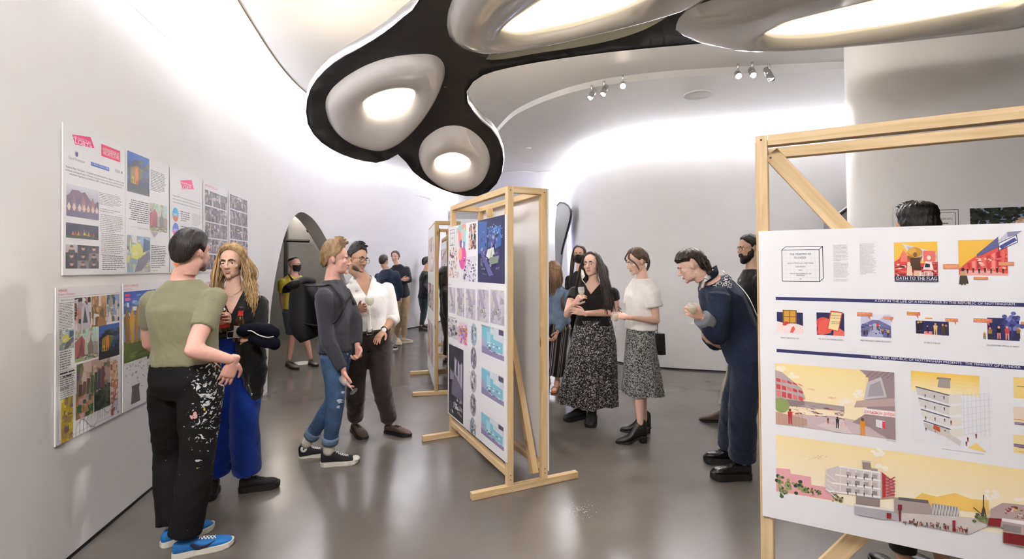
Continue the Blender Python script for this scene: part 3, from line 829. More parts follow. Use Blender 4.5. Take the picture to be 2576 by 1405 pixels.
class Head:
    def __init__(s, c, yaw, pitch=0, roll=0, size=1.0, fem=0.0, skin=(0.6, 0.4, 0.3), stubble=0.0, fine=0.0045, lip=None, ears=True, wide=1.0, eye_closed=0.0, mouth_open=0.0):
        f = yawv(yaw); up = np.array((0, 0, 1.0)); r = np.cross(f, up)
        R0 = np.stack([r, f, up], 1)
        Rp = rot((1, 0, 0), math.radians(-pitch)); Rr = rot((0, 1, 0), math.radians(roll))
        s.R = R0 @ Rp @ Rr; s.c = np.asarray(c); s.k = size; s.skin = skin
        k = size; W = wide; L = s.tow
        jw = 1-0.10*fem; parts = []
        def E(c, r): parts.append(ellipsoid(L(c), np.array(r)*k, s.R))
        E((0, -0.012, 0.030), (0.076*W, 0.097, 0.088)); E((0, 0.028, -0.025), (0.062*W*jw, 0.060, 0.084))
        E((0, 0.032, -0.074), (0.050*W*jw, 0.050, 0.038)); E((0, 0.074, -0.100), (0.020*jw, 0.016, 0.014))
        for q in (-1, 1):
            E((q*0.040*W, 0.053, -0.024), (0.021, 0.021, 0.018)); E((q*0.028, 0.079, 0.020), (0.026, 0.012*(1-0.3*fem), 0.008))
            E((q*0.042*W*jw, 0.012, -0.066), (0.013, 0.034, 0.030)); E((q*0.0125, 0.096, -0.036), (0.0075, 0.010, 0.0070))
            E((q*0.031, 0.076, -0.012), (0.017, 0.008, 0.005))
            if ears:
                E((q*0.076*W, -0.010, -0.006), (0.008, 0.014, 0.026)); E((q*0.081*W, -0.016, 0.002), (0.0055, 0.0135, 0.020))
        parts.append(tube([L((0, 0.086, 0.014)), L((0, 0.096, -0.010)), L((0, 0.108-0.004*fem, -0.030))], np.array([0.0075, 0.0085, 0.0105])*k*(1-0.1*fem), seg=10, cap='round'))
        E((0, 0.107-0.004*fem, -0.033), (0.0115, 0.012, 0.0095))
        mo = mouth_open*0.006
        E((0, 0.0895, -0.0615), (0.020, 0.0095, 0.0042)); E((0, 0.0875, -0.0700-mo), (0.0165, 0.0095, 0.0052))
        parts.append(tube([L((0, -0.014, -0.03)), L((0, -0.018, -0.09)), L((0, -0.022, -0.135))], np.array([0.052, 0.051, 0.040])*k*(1-0.14*fem), seg=18))
        V, Fq = remesh(parts, fine*k, 3)
        Lc = s.tol(V)
        for q in (-1, 1):   # eye sockets
            d = np.exp(-(((Lc[:, 0]-q*0.031)/0.017)**2+((Lc[:, 2]+0.001)/0.0105)**2))*(Lc[:, 1] > 0.03)
            Lc[:, 1] -= 0.0085*d
        d = np.exp(-((Lc[:, 0]/0.022)**2+((Lc[:, 2]+0.0655+mo/2)/0.0022)**2))*(Lc[:, 1] > 0.05); Lc[:, 1] -= (0.004+mo)*d
        V = L(Lc)
        # paint
        C = np.tile(np.array(skin), (len(V), 1)); rs = np.random.RandomState(3)
        lipc = np.array(lip if lip else np.array(skin)*np.array((0.80, 0.55, 0.55)))
        def mixc(w, c):
            nonlocal C
            C = C*(1-w[:, None])+np.asarray(c)*w[:, None]
        fr = (Lc[:, 1] > 0.04)
        m = np.clip(1.25-((Lc[:, 0]/0.024)**2+((Lc[:, 2]+0.066)/0.0115)**2), 0, 1)*fr*(Lc[:, 1] > 0.075); mixc(m*0.9, lipc)
        m = np.exp(-((np.abs(Lc[:, 0])-0.042)/0.02)**2-((Lc[:, 2]+0.035)/0.02)**2)*fr; mixc(m*0.25, np.array(skin)*np.array((1.0, 0.72, 0.7)))
        if stubble:
            jaw = np.clip((-0.035-Lc[:, 2]-0.6*np.maximum(0, 0.02-np.abs(Lc[:, 1]-0.04)))/0.02, 0, 1)*(Lc[:, 1] > -0.03)*(Lc[:, 2] > -0.125)
            cheek = np.clip((np.abs(Lc[:, 0])-0.030)/0.02+(-(Lc[:, 2]+0.075))/0.02, 0, 1)
            must = np.exp(-((Lc[:, 0])/0.03)**2-((Lc[:, 2]+0.050)/0.008)**2)*fr
            m = np.clip(jaw*np.clip(cheek+must, 0, 1)*stubble*np.clip((Lc[:, 2]+0.121)/0.012, 0, 1)*np.clip((Lc[:, 1]+0.005)/0.03, 0, 1), 0, 0.85); mixc(m, (0.035, 0.025, 0.02))
        extra = []; ec = []
        for q in (-1, 1):  # lids
            c0 = (q*0.0305, 0.0655, -0.001); r = 0.0140
            up = ellipsoid((0, 0, 0), r, None, 16, 12)
            Vv = up[0].copy(); keep_up = 0.0034-eye_closed*0.009
            sel = [f for f in up[1] if np.mean(Vv[list(f), 2]) > keep_up or np.mean(Vv[list(f), 2]) < -0.0062]
            Vw = L(Vv*np.array((1.05, 1, 1))+np.array(c0)); extra.append((Vw, sel))
        s.parts = [(V, Fq.tolist())]; s.cols = [C]
        for Vv, ff in extra:
            s.parts.append((Vv, ff)); s.cols.append(np.tile(np.array(skin)*0.86, (len(Vv), 1)))
    def tow(s, p): return s.c+(np.asarray(p)*s.k) @ s.R.T
    def tol(s, V): return ((V-s.c) @ s.R)/s.k
    def eyes(s, parent):
        for q in (-1, 1):
            c = s.tow((q*0.0305, 0.0655, -0.001)); V, Fc = ellipsoid((0, 0, 0), 0.0130*s.k, None, 16, 12)
            e = mk('eye', V+c, Fc, M_EYEW, parent)
            ax = s.R @ np.array((0, 1.0, -0.03))
            mk('iris', *lathe([(0.0, 0.0009), (0.0035, 0.0005), (0.0066, -0.0013)], 14, c+norm(ax)*0.0130*s.k, norm(ax)), M_IRIS, e)
    def brows(s, thick=1.0):
        out = []
        for q in (-1, 1):
            p = [(q*0.011, 0.0925, 0.0175), (q*0.024, 0.093, 0.0225), (q*0.037, 0.086, 0.0225), (q*0.047, 0.076, 0.0165)]
            out.append(tube([s.tow(x) for x in p], [(0.0035*thick, 0.0025), (0.0045*thick, 0.003), (0.004*thick, 0.0028), (0.0015, 0.0015)], side=s.R[:, 2], seg=8, cap='round'))
        return out
    def scalp(s, az, el):
        """point on the cranium; az 0 = forward, 90 = right of subject; degrees"""
        a, e = np.radians(az), np.radians(el)
        c = np.cos(e) if el >= 0 else np.cos(e)**0.35
        return np.stack([np.sin(a)*c*0.077, np.cos(a)*c*0.098-0.012, np.sin(e)*(0.089 if el >= 0 else 0.105)+0.030], -1)
    def cap(s, line, thick, seed=0, rough=0.006, nu=96, nv=22, top=None, freq=(9, 2)):
        """hair cap: line = [(az, elev)] hairline for az 0..180, thick(az, el) in metres"""
        rs = np.random.RandomState(seed); azs = np.linspace(-180, 180, nu, endpoint=False); V = []
        la = [p[0] for p in line]; le = [p[1] for p in line]
        ph = rs.rand(8)*6.28
        for j in range(nv+1):
            t = j/nv
            for a in azs:
                e0 = np.interp(abs(a), la, le); el = e0+(90-e0)*t
                p = s.scalp(a, el)
                d = norm(p-np.array((0, -0.012, 0.03)))
                th = thick(a, el) if callable(thick) else thick
                ar = math.radians(a)
                nz = math.sin(ar*freq[0]+ph[0]+3*math.sin(el*0.05+ph[1]))*0.5+math.sin(ar*freq[0]*2.3+ph[2]+el*0.12*freq[1])*0.35+math.sin(ar*5+el*0.2+ph[3])*0.3
                V.append(p+d*(th*min(1, (t+0.02)*5)+rough*nz*min(1, t*6)*(1 if el < 80 else 0.4)+0.001))
        Fc = []
        for j in range(nv):
            for i in range(nu):
                k = (i+1) % nu
                Fc.append((j*nu+i, j*nu+k, (j+1)*nu+k, (j+1)*nu+i))
        Fc.append(tuple(nv*nu+i for i in range(nu)))
        return s.tow(np.array(V)), Fc
    def lock(s, pts, r0, r1=0.002, flat=0.6, world=False, n=12):
        q = [np.asarray(p) if world else s.tow(p) for p in pts]
        K = len(q); rr = [((r0*(1-i/(K-1))**0.6+r1), (r0*flat*(1-i/(K-1))**0.6+r1)) for i in range(K)]
        rr[0] = (r0*0.5, r0*0.4)
        return tube(q, rr, seg=7, n=n, cap='round')

def hand(wrist, d, nrm, thumb, curl=(30, 35, 25), spread=4, thumb_curl=25, k=1.0, fing=None):
    """d: wrist to knuckles, nrm: palm side, thumb: +1/-1 along d x nrm"""
    d = norm(d); nrm = norm(nrm-d*np.dot(nrm, d)); sd = np.cross(d, nrm)*thumb
    W = np.asarray(wrist); parts = []
    parts.append(tube([W-d*0.02, W+d*0.01, W+d*0.045*k, W+d*0.085*k, W+d*0.094*k], [(0.027*k, 0.02*k), (0.027*k, 0.02*k), (0.037*k, 0.0155*k), (0.040*k, 0.0135*k), (0.036*k, 0.010*k)], side=sd, seg=16, cap='round'))
    base = [(0.028, 0.090, 0.074), (0.010, 0.094, 0.083), (-0.0095, 0.091, 0.077), (-0.028, 0.084, 0.060)]
    for i, (o, l, ln) in enumerate(base):
        cu = fing[i] if fing else curl
        p = W+sd*o*k+d*(l-0.012)*k; dirv = norm(d+sd*math.tan(math.radians(spread*(1.5-i)*0.7)))
        pts = [p]; a = 0
        ax = np.cross(dirv, nrm)
        for sgm, c in zip((0.45, 0.30, 0.25), cu):
            a += math.radians(c); dv = dirv*math.cos(a)+nrm*math.sin(a)
            pts.append(pts[-1]+dv*(ln*sgm+(0.012 if sgm == 0.45 else 0))*k)
        r = np.array((0.0088, 0.0083, 0.0078, 0.0066))*k*(0.9 if i == 3 else 1)
        parts.append(tube(pts, r, seg=8, n=8, cap='round', side=sd))
    tb = W+sd*0.026*k+d*0.022*k
    t1 = norm(d*0.75+sd*0.75+nrm*0.25); t2 = norm(d*math.cos(math.radians(thumb_curl))+sd*0.25+nrm*math.sin(math.radians(thumb_curl)))
    q = [tb, tb+t1*0.038*k, tb+t1*0.038*k+t2*0.030*k, tb+t1*0.038*k+t2*0.030*k+norm(t2*0.9+d*0.2-sd*0.15)*0.024*k]
    parts.append(tube(q, np.array((0.0155, 0.0115, 0.0100, 0.0080))*k, seg=9, n=10, cap='round'))
    return remesh(parts, 0.0036*k, 1)

def shoe_mesh(heel, toe, zb, style):
    """returns dict of part name -> (V,F); heel, toe: floor points of the sole ends"""
    heel = np.array((heel[0], heel[1], 0.0)); toe = np.array((toe[0], toe[1], 0.0))
    f = norm(toe-heel); Ln = np.linalg.norm(toe-heel); r = np.array((f[1], -f[0], 0.0)); z = np.array((0, 0, 1.0))
    st = dict(sole=0.026, top=0.075, ankle=0.10, w=1.0, toeh=0.055, heelh=0.0)
    st.update(style); sh = st['sole']
    k = Ln/0.29; wd = st['w']
    ts = np.array([0.0, 0.03, 0.10, 0.22, 0.38, 0.52, 0.66, 0.80, 0.91, 0.975, 1.0])
    hw = np.array([0.012, 0.024, 0.034, 0.036, 0.034, 0.040, 0.046, 0.046, 0.037, 0.020, 0.006])*wd*(k**0.5)
    hl = st['heelh']
    rise = hl*np.clip((0.62-ts)/0.40, 0, 1)
    if hl: rise = hl*(0.5+0.5*np.cos(np.clip((ts-0.18)/0.5, 0, 1)*math.pi))
    # upper: rings over the foot, D-shaped cross sections
    toph = np.interp(ts, [0, 0.1, 0.22, 0.34, 0.48, 0.62, 0.78, 0.9, 1.0], [st['ankle']*0.8, st['ankle'], st['ankle'], st['ankle']*0.96, st['top']*1.02, st['top']*0.86, st['toeh']*1.08, st['toeh'], st['toeh']*0.5])
    out = {}
    seg = 20; V = []
    for t, h_, w_, rs_ in zip(ts, toph, hw, rise):
        c = heel+f*(t*Ln)
        for j in range(seg):
            a = 2*math.pi*j/seg; ca, sa = math.cos(a), math.sin(a)
            ww = w_*(1.0 if sa < 0.1 else (1-0.30*max(0, sa)**2*(1 if t < 0.5 else 0.6)))
            zz = sh*0.75+rs_+(h_-sh*0.75)*(0.5+0.5*math.copysign(abs(sa)**0.75, sa))
            V.append(c+r*ww*math.copysign(abs(ca)**0.8, ca)+z*zz)
    m = len(ts); Fc = []
    for i in range(m-1):
        for j in range(seg):
            q = (j+1) % seg; Fc.append((i*seg+j, i*seg+q, (i+1)*seg+q, (i+1)*seg+j))
    Fc.append(tuple(range(seg))); Fc.append(tuple((m-1)*seg+j for j in range(seg)))
    out['upper'] = (np.array(V), Fc)
    # sole
    V = []
    for lvl in range(3):
        for sgn in (1, -1):
            idx = range(m) if sgn == 1 else range(m-1, -1, -1)
            for i in idx:
                c = heel+f*((ts[i]-0.5)*Ln*(1.012 if lvl else 1.0)+0.5*Ln)
                zl = [0.0, 0.004, sh][lvl]
                toe_spring = 0.010*max(0, (ts[i]-0.8)/0.2)**2
                zz = zl+toe_spring*(1 if lvl < 2 else 0.6)+(rise[i] if hl else 0)*(1.0)
                if hl and lvl < 2: zz = max(0.0, rise[i]-0.004)+zl
                V.append(c+r*sgn*(hw[i]*1.06+0.002)*(0.97 if lvl == 0 else 1)+z*zz)
    n = 2*m; Fc = [tuple(range(n-1, -1, -1)), tuple(2*n+i for i in range(n))]
    for l in range(2): Fc += [(l*n+i, l*n+(i+1) % n, (l+1)*n+(i+1) % n, (l+1)*n+i) for i in range(n)]
    out['sole'] = (np.array(V), Fc)
    if hl:
        c = heel+f*0.035
        out['heel_block'] = tube([c+z*0.0, c+f*0.004+z*(hl+0.012)], [(0.028, 0.030), (0.032, 0.036)], side=r, seg=12, power=3.0)
    def on_top(t, x, lift=0.002):
        h_ = np.interp(t, ts, toph); w_ = np.interp(t, ts, hw)
        u = min(0.98, abs(x)/w_); zz = sh*0.75+(h_-sh*0.75)*(0.5+0.5*(math.sqrt(1-u*u))**0.75)
        return heel+f*(t*Ln)+r*x*0.9+z*(zz+lift)
    return out, on_top, (heel, f, r, z, Ln, sh)

class Person:
    def __init__(s, label, D, yaw, head, neck, pelvis, eL=None, wL=None, eR=None, wR=None, kL=None, kR=None, shoes=None,
                 skin='light', sw=0.185, build=1.0, fem=0.0, hyaw=None, hpitch=0, hroll=0, hsize=1.0, vox=0.010, hv=0.0045, lean=0.0,
                 belly=0.0, hd={}, pyaw=None, clothes_body=0.96):
        s.D = D; s.vox = vox; s.fem = fem; s.skin = np.array(SKINS[skin]); s.b = build
        J = lambda p: P(p[0], p[1], D+(p[2] if len(p) > 2 else 0.0))
        s.J = J
        off = math.degrees(math.atan((neck[0]-CX)/FOC))    # angles are read against the line of sight
        yaw += off; hyaw = (hyaw+off) if hyaw is not None else None; pyaw = (pyaw+off) if pyaw is not None else None
        s.f = yawv(yaw); s.r = np.cross(s.f, (0, 0, 1.0)); s.sw = sw
        s.pf = yawv(pyaw if pyaw is not None else yaw); s.pr = np.cross(s.pf, (0, 0, 1.0))
        s.N = J(neck); s.Pv = J(pelvis); s.sp = norm(s.N-s.Pv); s.tl = np.linalg.norm(s.N-s.Pv)
        s.r = norm(s.r-s.sp*np.dot(s.r, s.sp)*1.0); s.fw = norm(np.cross(s.sp, s.r)); 
        if np.dot(s.fw, s.f) < 0: s.fw = -s.fw
        s.root = empty('person', (s.Pv[0], s.Pv[1], 0.0), label, 'person')
        drop = 0.108
        s.SL = s.N-s.r*sw-s.sp*drop; s.SR = s.N+s.r*sw-s.sp*drop
        hw = (0.088-0.016*fem)*build
        s.HL = s.Pv-s.pr*hw-np.array((0, 0, 0.03)); s.HR = s.Pv+s.pr*hw-np.array((0, 0, 0.03))
        s.EL, s.ER = (J(eL) if eL else s.SL+np.array((0, 0, -0.29))), (J(eR) if eR else s.SR+np.array((0, 0, -0.29)))
        s.WL, s.WR = (J(wL) if wL else s.EL+s.f*0.06+np.array((0, 0, -0.25))), (J(wR) if wR else s.ER+s.f*0.06+np.array((0, 0, -0.25)))
        s.shoes = []
        if shoes:
            for h, t in shoes:
                a = F(*h); b = F(*t); s.shoes.append((a, b))
        else:
            for S in (-1, 1):
                q = s.Pv+s.pr*S*0.10; a = q-s.pf*0.06; b = q+s.pf*0.21; a[2] = b[2] = 0; s.shoes.append((a, b))
        s.AL, s.AR = [a+(b-a)*0.20+np.array((0, 0, 0.10)) for a, b in s.shoes]
        def knee(k, h, a):
            if k: return J(k)
            return (h+a)/2+s.pf*0.03
        s.KL, s.KR = knee(kL, s.HL, s.AL), knee(kR, s.HR, s.AR)
        hc = J(head)
        s.head = Head(hc, hyaw if hyaw is not None else yaw, hpitch, hroll, hsize, fem, tuple(s.skin), fine=hv, **hd)
        s.belly = belly
        s.bodyparts = []; s.hands = []
    # ---- torso cross sections: t along pelvis..neck
    def sect(s, t):
        b, f = s.b, s.fem
        q = 0.108/s.tl; ts = [-0.16, -0.05, 0.0, 0.12, 0.35, 0.55, 0.70, 1-q*1.25, 1-q*0.62, 1-q*0.28, 1.0]
        A = np.array([0.10, 0.155, 0.168, 0.165-0.002*f, 0.142-0.016*f, 0.152-0.012*f, 0.166-0.014*f, s.sw*0.92, s.sw*0.74, s.sw*0.46, 0.060])
        B = np.array([0.09, 0.115, 0.122, 0.115, 0.103, 0.112, 0.118, 0.100, 0.082, 0.070, 0.060])
        B = B+np.array([0, 0, 0.2, 0.7, 1.0, 0.8, 0.3, 0, 0, 0, 0])*s.belly
        A = A*np.array([b]*7+[1, 1, 1, 1]); B = B*np.array([b]*7+[1+0.5*(b-1)]*2+[1, 1])
        return np.interp(t, ts, A), np.interp(t, ts, B)
    def spine(s, t):
        p = s.Pv+s.sp*s.tl*t
        bow = 0.018*math.sin(math.pi*np.clip(t, 0, 1))
        return p+s.fw*(0.25*s.belly*math.sin(math.pi*np.clip(t, 0, 1)))-s.fw*bow*0
    def sidev(s, t):
        q = np.clip(t*1.4, 0, 1); return norm(s.pr*(1-q)+s.r*q)
    def torso(s, t0, t1, ease, n=22, flare=0.0, power=2.4):
        T = np.linspace(t0, t1, n); pts = [s.spine(t) for t in T]
        rr = [];
        for t in T:
            a, b = s.sect(t); e = ease+flare*max(0, (0.35-t))
            rr.append((a+e, b+e))
        return tube(pts, rr, side=np.array([s.sidev(t) for t in T]), n=n, seg=28, power=power, smoothpath=False)
    def arm_chain(s, side):
        return (s.SL, s.EL, s.WL) if side == 'L' else (s.SR, s.ER, s.WR)
    def armtube(s, side, t1, ease, k=1.0, ease_end=None, start=0.0):
        """t in 0..2: shoulder-elbow-wrist"""
        S, E, W = s.arm_chain(side); b = s.b*(1-0.12*s.fem)*k
        prof_t = [0, 0.25, 0.6, 0.95, 1.2, 1.6, 2.0]; prof_r = np.array([0.049, 0.051, 0.046, 0.040, 0.041, 0.034, 0.026])*b
        T = np.linspace(start, t1, 10); pts = []; rr = []
        for t in T:
            p = S*(1-t)+E*t if t <= 1 else E*(2-t)+W*(t-1)
            e = ease if ease_end is None else ease+(ease_end-ease)*(t-start)/(t1-start)
            pts.append(p); rr.append(np.interp(t, prof_t, prof_r)+e)
        parts = [tube(pts, rr, seg=16, n=22)]
        if t1 > 1.05: parts.append(ellipsoid(E, np.interp(1.0, prof_t, prof_r)+(ease if ease_end is None else (ease+ease_end)/2)-0.001))
        return parts
    def legtube(s, side, t1, ease, ease_end=None, start=0.0, k=1.0, lift=0.0):
        H, K, A = (s.HL, s.KL, s.AL) if side == 'L' else (s.HR, s.KR, s.AR)
        b = s.b*k; pt = [0, 0.3, 0.7, 1.0, 1.3, 1.7, 2.0]; pr = np.array([0.098, 0.090, 0.070, 0.056, 0.056, 0.043, 0.037])*b
        T = np.linspace(start, t1, 12); pts = []; rr = []
        for t in T:
            p = H*(1-t)+K*t if t <= 1 else K*(2-t)+A*(t-1)
            e = ease if ease_end is None else ease+(ease_end-ease)*np.clip((t-0.2)/(t1-0.2), 0, 1)
            pts.append(p); rr.append(np.interp(t, pt, pr)+e)
        return tube(pts, rr, seg=18, n=26)
    # ---- garments
    def top(s, m, sleeve=0.5, hem=0.02, ease=0.014, sease=0.012, wr=(0.004, 14), neck=0.985, name='shirt', v=None, seed=1, sleeve_end=None, flare=0.0, vox=None, cut=None, collar=None, sleeves=('L', 'R'), belly=0):
        parts = [s.torso(hem, neck, ease, flare=flare)]
        for sd in sleeves:
            sl = sleeve if np.isscalar(sleeve) else sleeve[sd]
            parts += s.armtube(sd, sl, sease, ease_end=sleeve_end)
            S = s.arm_chain(sd)[0]
            parts.append(ellipsoid(S-s.sp*0.008, 0.048*(1-0.1*s.fem)*s.b+sease*0.5))
        V, Fq = remesh(parts, vox or s.vox, 3)
        if wr: V = wrinkle(V, Fq, wr[0], wr[1], seed)
        if v or cut:
            C = V[Fq].mean(1); d = C-s.N; x = d @ s.r; y = d @ s.fw; z = d @ s.sp
            rm = np.zeros(len(C), bool)
            if v: rm |= (y > -0.02) & (z > -v[1]) & (np.abs(x) < v[0]*(1+z/v[1]))
            if cut: rm |= cut(x, y, z)
            if v and not cut:
                bd_ = np.intersect1d(np.unique(Fq[rm]), np.unique(Fq[~rm])); dv = V[bd_]-s.N; xv = dv @ s.r; zv = dv @ s.sp
                ok = (zv > -v[1]*1.15) & (zv < 0.03) & (dv @ s.fw > 0.0); tgt = np.sign(xv)*v[0]*np.clip(1+zv/v[1], 0, 2)
                V[bd_[ok]] += np.outer((tgt-xv)[ok], s.r)
            Fq = Fq[~rm]
        o = mk(name, V, Fq.tolist(), m, s.root); return o
    def trousers(s, m, ease=0.014, ease_end=0.02, waist=0.16, end=1.86, wr=(0.004, 12), name='trousers', seed=2, tease=0.012, vox=None, k=1.0, ends=None):
        parts = [s.torso(-0.14, waist, tease, n=8)]
        for i, sd in enumerate(('L', 'R')):
            parts.append(s.legtube(sd, ends[i] if ends else end, ease, ease_end, k=k))
        V, Fq = remesh(parts, vox or s.vox, 3)
        if wr: V = wrinkle(V, Fq, wr[0], wr[1], seed)
        return mk(name, V, Fq.tolist(), m, s.root)
    def skirt(s, m, zhem, r_hem, folds=11, amp=0.03, waist=0.22, name='skirt', ease=0.014, seed=3, hip=1.0):
        top_t = waist; rs = np.random.RandomState(seed); V = []; seg = 96; n = 28
        p0 = s.spine(top_t); a0, b0 = s.sect(top_t)
        hemc = (s.AL+s.AR)/2; hemc[2] = zhem; ph = rs.rand(4)*6
        hipp = s.spine(-0.05); ah, bh = s.sect(0.0)
        for i in range(n+1):
            t = i/n
            zz = p0[2]*(1-t)+zhem*t
            th = np.clip((p0[2]-zz)/(p0[2]-hipp[2]), 0, 1); tk = np.clip((hipp[2]-zz)/(hipp[2]-zhem), 0, 1)
            c = p0*(1-th)+hipp*th if tk <= 0 else hipp*(1-tk)+hemc*tk; c = np.array(c); c[2] = zz
            a = (a0*(1-th)+ah*hip*th) if tk <= 0 else ah*hip*(1-tk)+r_hem[0]*tk
            b = (b0*(1-th)+bh*hip*th) if tk <= 0 else bh*hip*(1-tk)+r_hem[1]*tk
            for j in range(seg):
                g = 2*math.pi*j/seg
                fo = 1+(amp/max(a, 0.1))*tk**0.8*(math.sin(folds*g+ph[0]+0.6*math.sin(3*g+ph[1]))+0.5*math.sin((folds*2+1)*g+ph[2]))
                V.append(c+s.pr*(a+ease)*fo*math.cos(g)+s.pf*(b+ease)*fo*math.sin(g)+np.array((0, 0, 0.012*tk*math.sin(folds*0.5*g+ph[3]))))
        Fc = [(i*seg+j, i*seg+(j+1) % seg, (i+1)*seg+(j+1) % seg, (i+1)*seg+j) for i in range(n) for j in range(seg)]
        return mk(name, V, Fc, m, s.root)
    def ring(s, t, m, h=0.02, ease=0.02, name='belt', nn=28):
        return mk(name, *s.torso(t-h, t+h, ease, n=4), m, s.root)
    # ---- shoes
    def shoe(s, i, style, mu, ms, name='shoe', laces=None, lace_rows=5, label=None, tilt=0.0, extra=None):
        h, t = s.shoes[i]
        parts, on_top, fr = shoe_mesh(h, t, 0, style)
        if tilt:
            heel, f, r, z, Ln, sh = fr; piv = heel+f*Ln*0.85; R = rot(tuple(r), math.radians(tilt))
            tf = lambda V: (np.asarray(V)-piv) @ R.T+piv
        else: tf = lambda V: np.asarray(V)
        u = mk(name, tf(parts['upper'][0]), parts['upper'][1], mu, s.root); recalc(u)
        if label: u['label'] = label
        md = u.modifiers.new('sub', 'SUBSURF'); md.levels = 1; md.render_levels = 1
        recalc(mk('sole', tf(parts['sole'][0]), parts['sole'][1], ms, u, smooth=False))
        if 'heel_block' in parts: mk('heel_block', tf(parts['heel_block'][0]), parts['heel_block'][1], ms, u)
        if laces:
            t0, t1 = style.get('lace', (0.40, 0.72))
            for q in range(lace_rows):
                a = t0+(t1-t0)*q/lace_rows; b = a+(t1-t0)/lace_rows*0.9; wv = 0.020
                for sg in (1, -1):
                    pts = [on_top(a, -sg*wv), on_top((a+b)/2, 0.0, 0.005), on_top(b, sg*wv)]
                    mk('lace', tf(tube(pts, [0.0028]*3, seg=6)[0]), tube(pts, [0.0028]*3, seg=6)[1], laces, u)
        s.last = (u, on_top, fr, tf)
        return u
    # ---- finish body
    def finish(s, hands=True, legs=True, legk=1.0, lh={}, rh={}, extra_parts=()):
        b = 0.93
        parts = [s.torso(-0.14, 0.99, -0.006)]
        parts.append(tube([s.N-s.sp*0.05, s.N+s.sp*0.015, s.head.tow((0, -0.019, -0.085)), s.head.tow((0, -0.016, -0.03))], np.array([0.074, 0.060, 0.0535, 0.050])*np.array([1, 1, s.head.k, s.head.k])*(1-0.13*s.fem), seg=18))
        for sd in ('L', 'R'):
            parts += s.armtube(sd, 2.0, -0.002); parts.append(ellipsoid(s.arm_chain(sd)[0]-s.sp*0.008, 0.046*s.b*(1-0.1*s.fem)))
            if legs: parts.append(s.legtube(sd, 2.0, -0.004, k=legk))
        parts += list(extra_parts)
        V, Fq = remesh(parts, s.vox, 4)
        Vs = [(V, Fq.tolist())]; Cs = [np.tile(s.skin, (len(V), 1))]
        for hp, hc in zip(s.head.parts, s.head.cols): Vs.append(hp); Cs.append(hc)
        for sd, h in (('L', lh), ('R', rh)):
            if h is None: continue
            S, E, W = s.arm_chain(sd)
            d = h.get('d', norm(W-E)); nr = h.get('n', -s.r if sd == 'R' else s.r)
            th = h.get('thumb', None)
            if th is None:
                # thumb towards the body's front / up by default
                sdv = np.cross(norm(d), norm(nr)); ref = np.asarray(h.get('tref', s.f*0.8+np.array((0, 0, 0.6)))); th = 1 if np.dot(sdv, ref) > 0 else -1
            hv, hf = hand(W, np.asarray(d, float), np.asarray(nr, float), th, h.get('curl', (22, 30, 22)), h.get('spread', 4), h.get('tc', 25), h.get('k', 1.0-0.1*s.fem), h.get('fing'))
            Vs.append((hv, hf.tolist())); Cs.append(np.tile(s.skin*np.array((1.0, 0.93, 0.92)), (len(hv), 1)))
        V, Fc = join(Vs); C = np.vstack(Cs); C = np.hstack([C, np.ones((len(C), 1))])
        s.body = mk('body', V, Fc, M_SKIN, s.root, col=C)
        s.head.eyes(s.body)
        return s.body
    def hair(s, parts, m, name='hair', label=None):
        V, Fc = join(parts); o = mk(name, V, Fc, m, s.root)
        if label: o['label'] = label
        return o

def hair_mat(name, c1, c2, scale=(1, 1, 0.12), rough=0.42):
    m, nt, b = new_mat(name); N, L = nt.nodes, nt.links
    tc = N.new('ShaderNodeTexCoord'); mp = N.new('ShaderNodeMapping'); mp.inputs['Scale'].default_value = scale
    n = N.new('ShaderNodeTexNoise'); n.inputs['Scale'].default_value = 170; n.inputs['Detail'].default_value = 3
    n0 = N.new('ShaderNodeTexNoise'); n0.inputs['Scale'].default_value = 22; n0.inputs['Detail'].default_value = 2
    L.new(tc.outputs['Object'], mp.inputs['Vector']); L.new(mp.outputs[0], n.inputs['Vector']); L.new(mp.outputs[0], n0.inputs['Vector'])
    ad = N.new('ShaderNodeMath'); ad.operation = 'ADD'; L.new(n.outputs['Fac'], ad.inputs[0]); L.new(n0.outputs['Fac'], ad.inputs[1])
    cr = N.new('ShaderNodeValToRGB'); cr.color_ramp.elements[0].position = 0.35; cr.color_ramp.elements[0].color = c1+(1,)
    cr.color_ramp.elements[1].position = 0.68; cr.color_ramp.elements[1].color = c2+(1,)
    mr = N.new('ShaderNodeMath'); mr.operation = 'MULTIPLY'; mr.inputs[1].default_value = 0.5; L.new(ad.outputs[0], mr.inputs[0])
    L.new(mr.outputs[0], cr.inputs['Fac']); L.new(cr.outputs[0], b.inputs['Base Color'])
    b.inputs['Roughness'].default_value = rough; b.inputs['Specular IOR Level'].default_value = 0.28
    bp = N.new('ShaderNodeBump'); bp.inputs['Strength'].default_value = 0.6; bp.inputs['Distance'].default_value = 0.006
    L.new(n.outputs['Fac'], bp.inputs['Height']); L.new(bp.outputs[0], b.inputs['Normal'])
    return m
def cloth(name, c, bump=0.08, bs=300, var=0.12, vs=20, rough=0.85, sheen=0.15, folds=0.22):
    m = mat(name, c, rough=rough, bump=bump, bscale=bs, var=var, vscale=vs, sheen=sheen, spec=0.25)
    add_folds(m, folds); return m
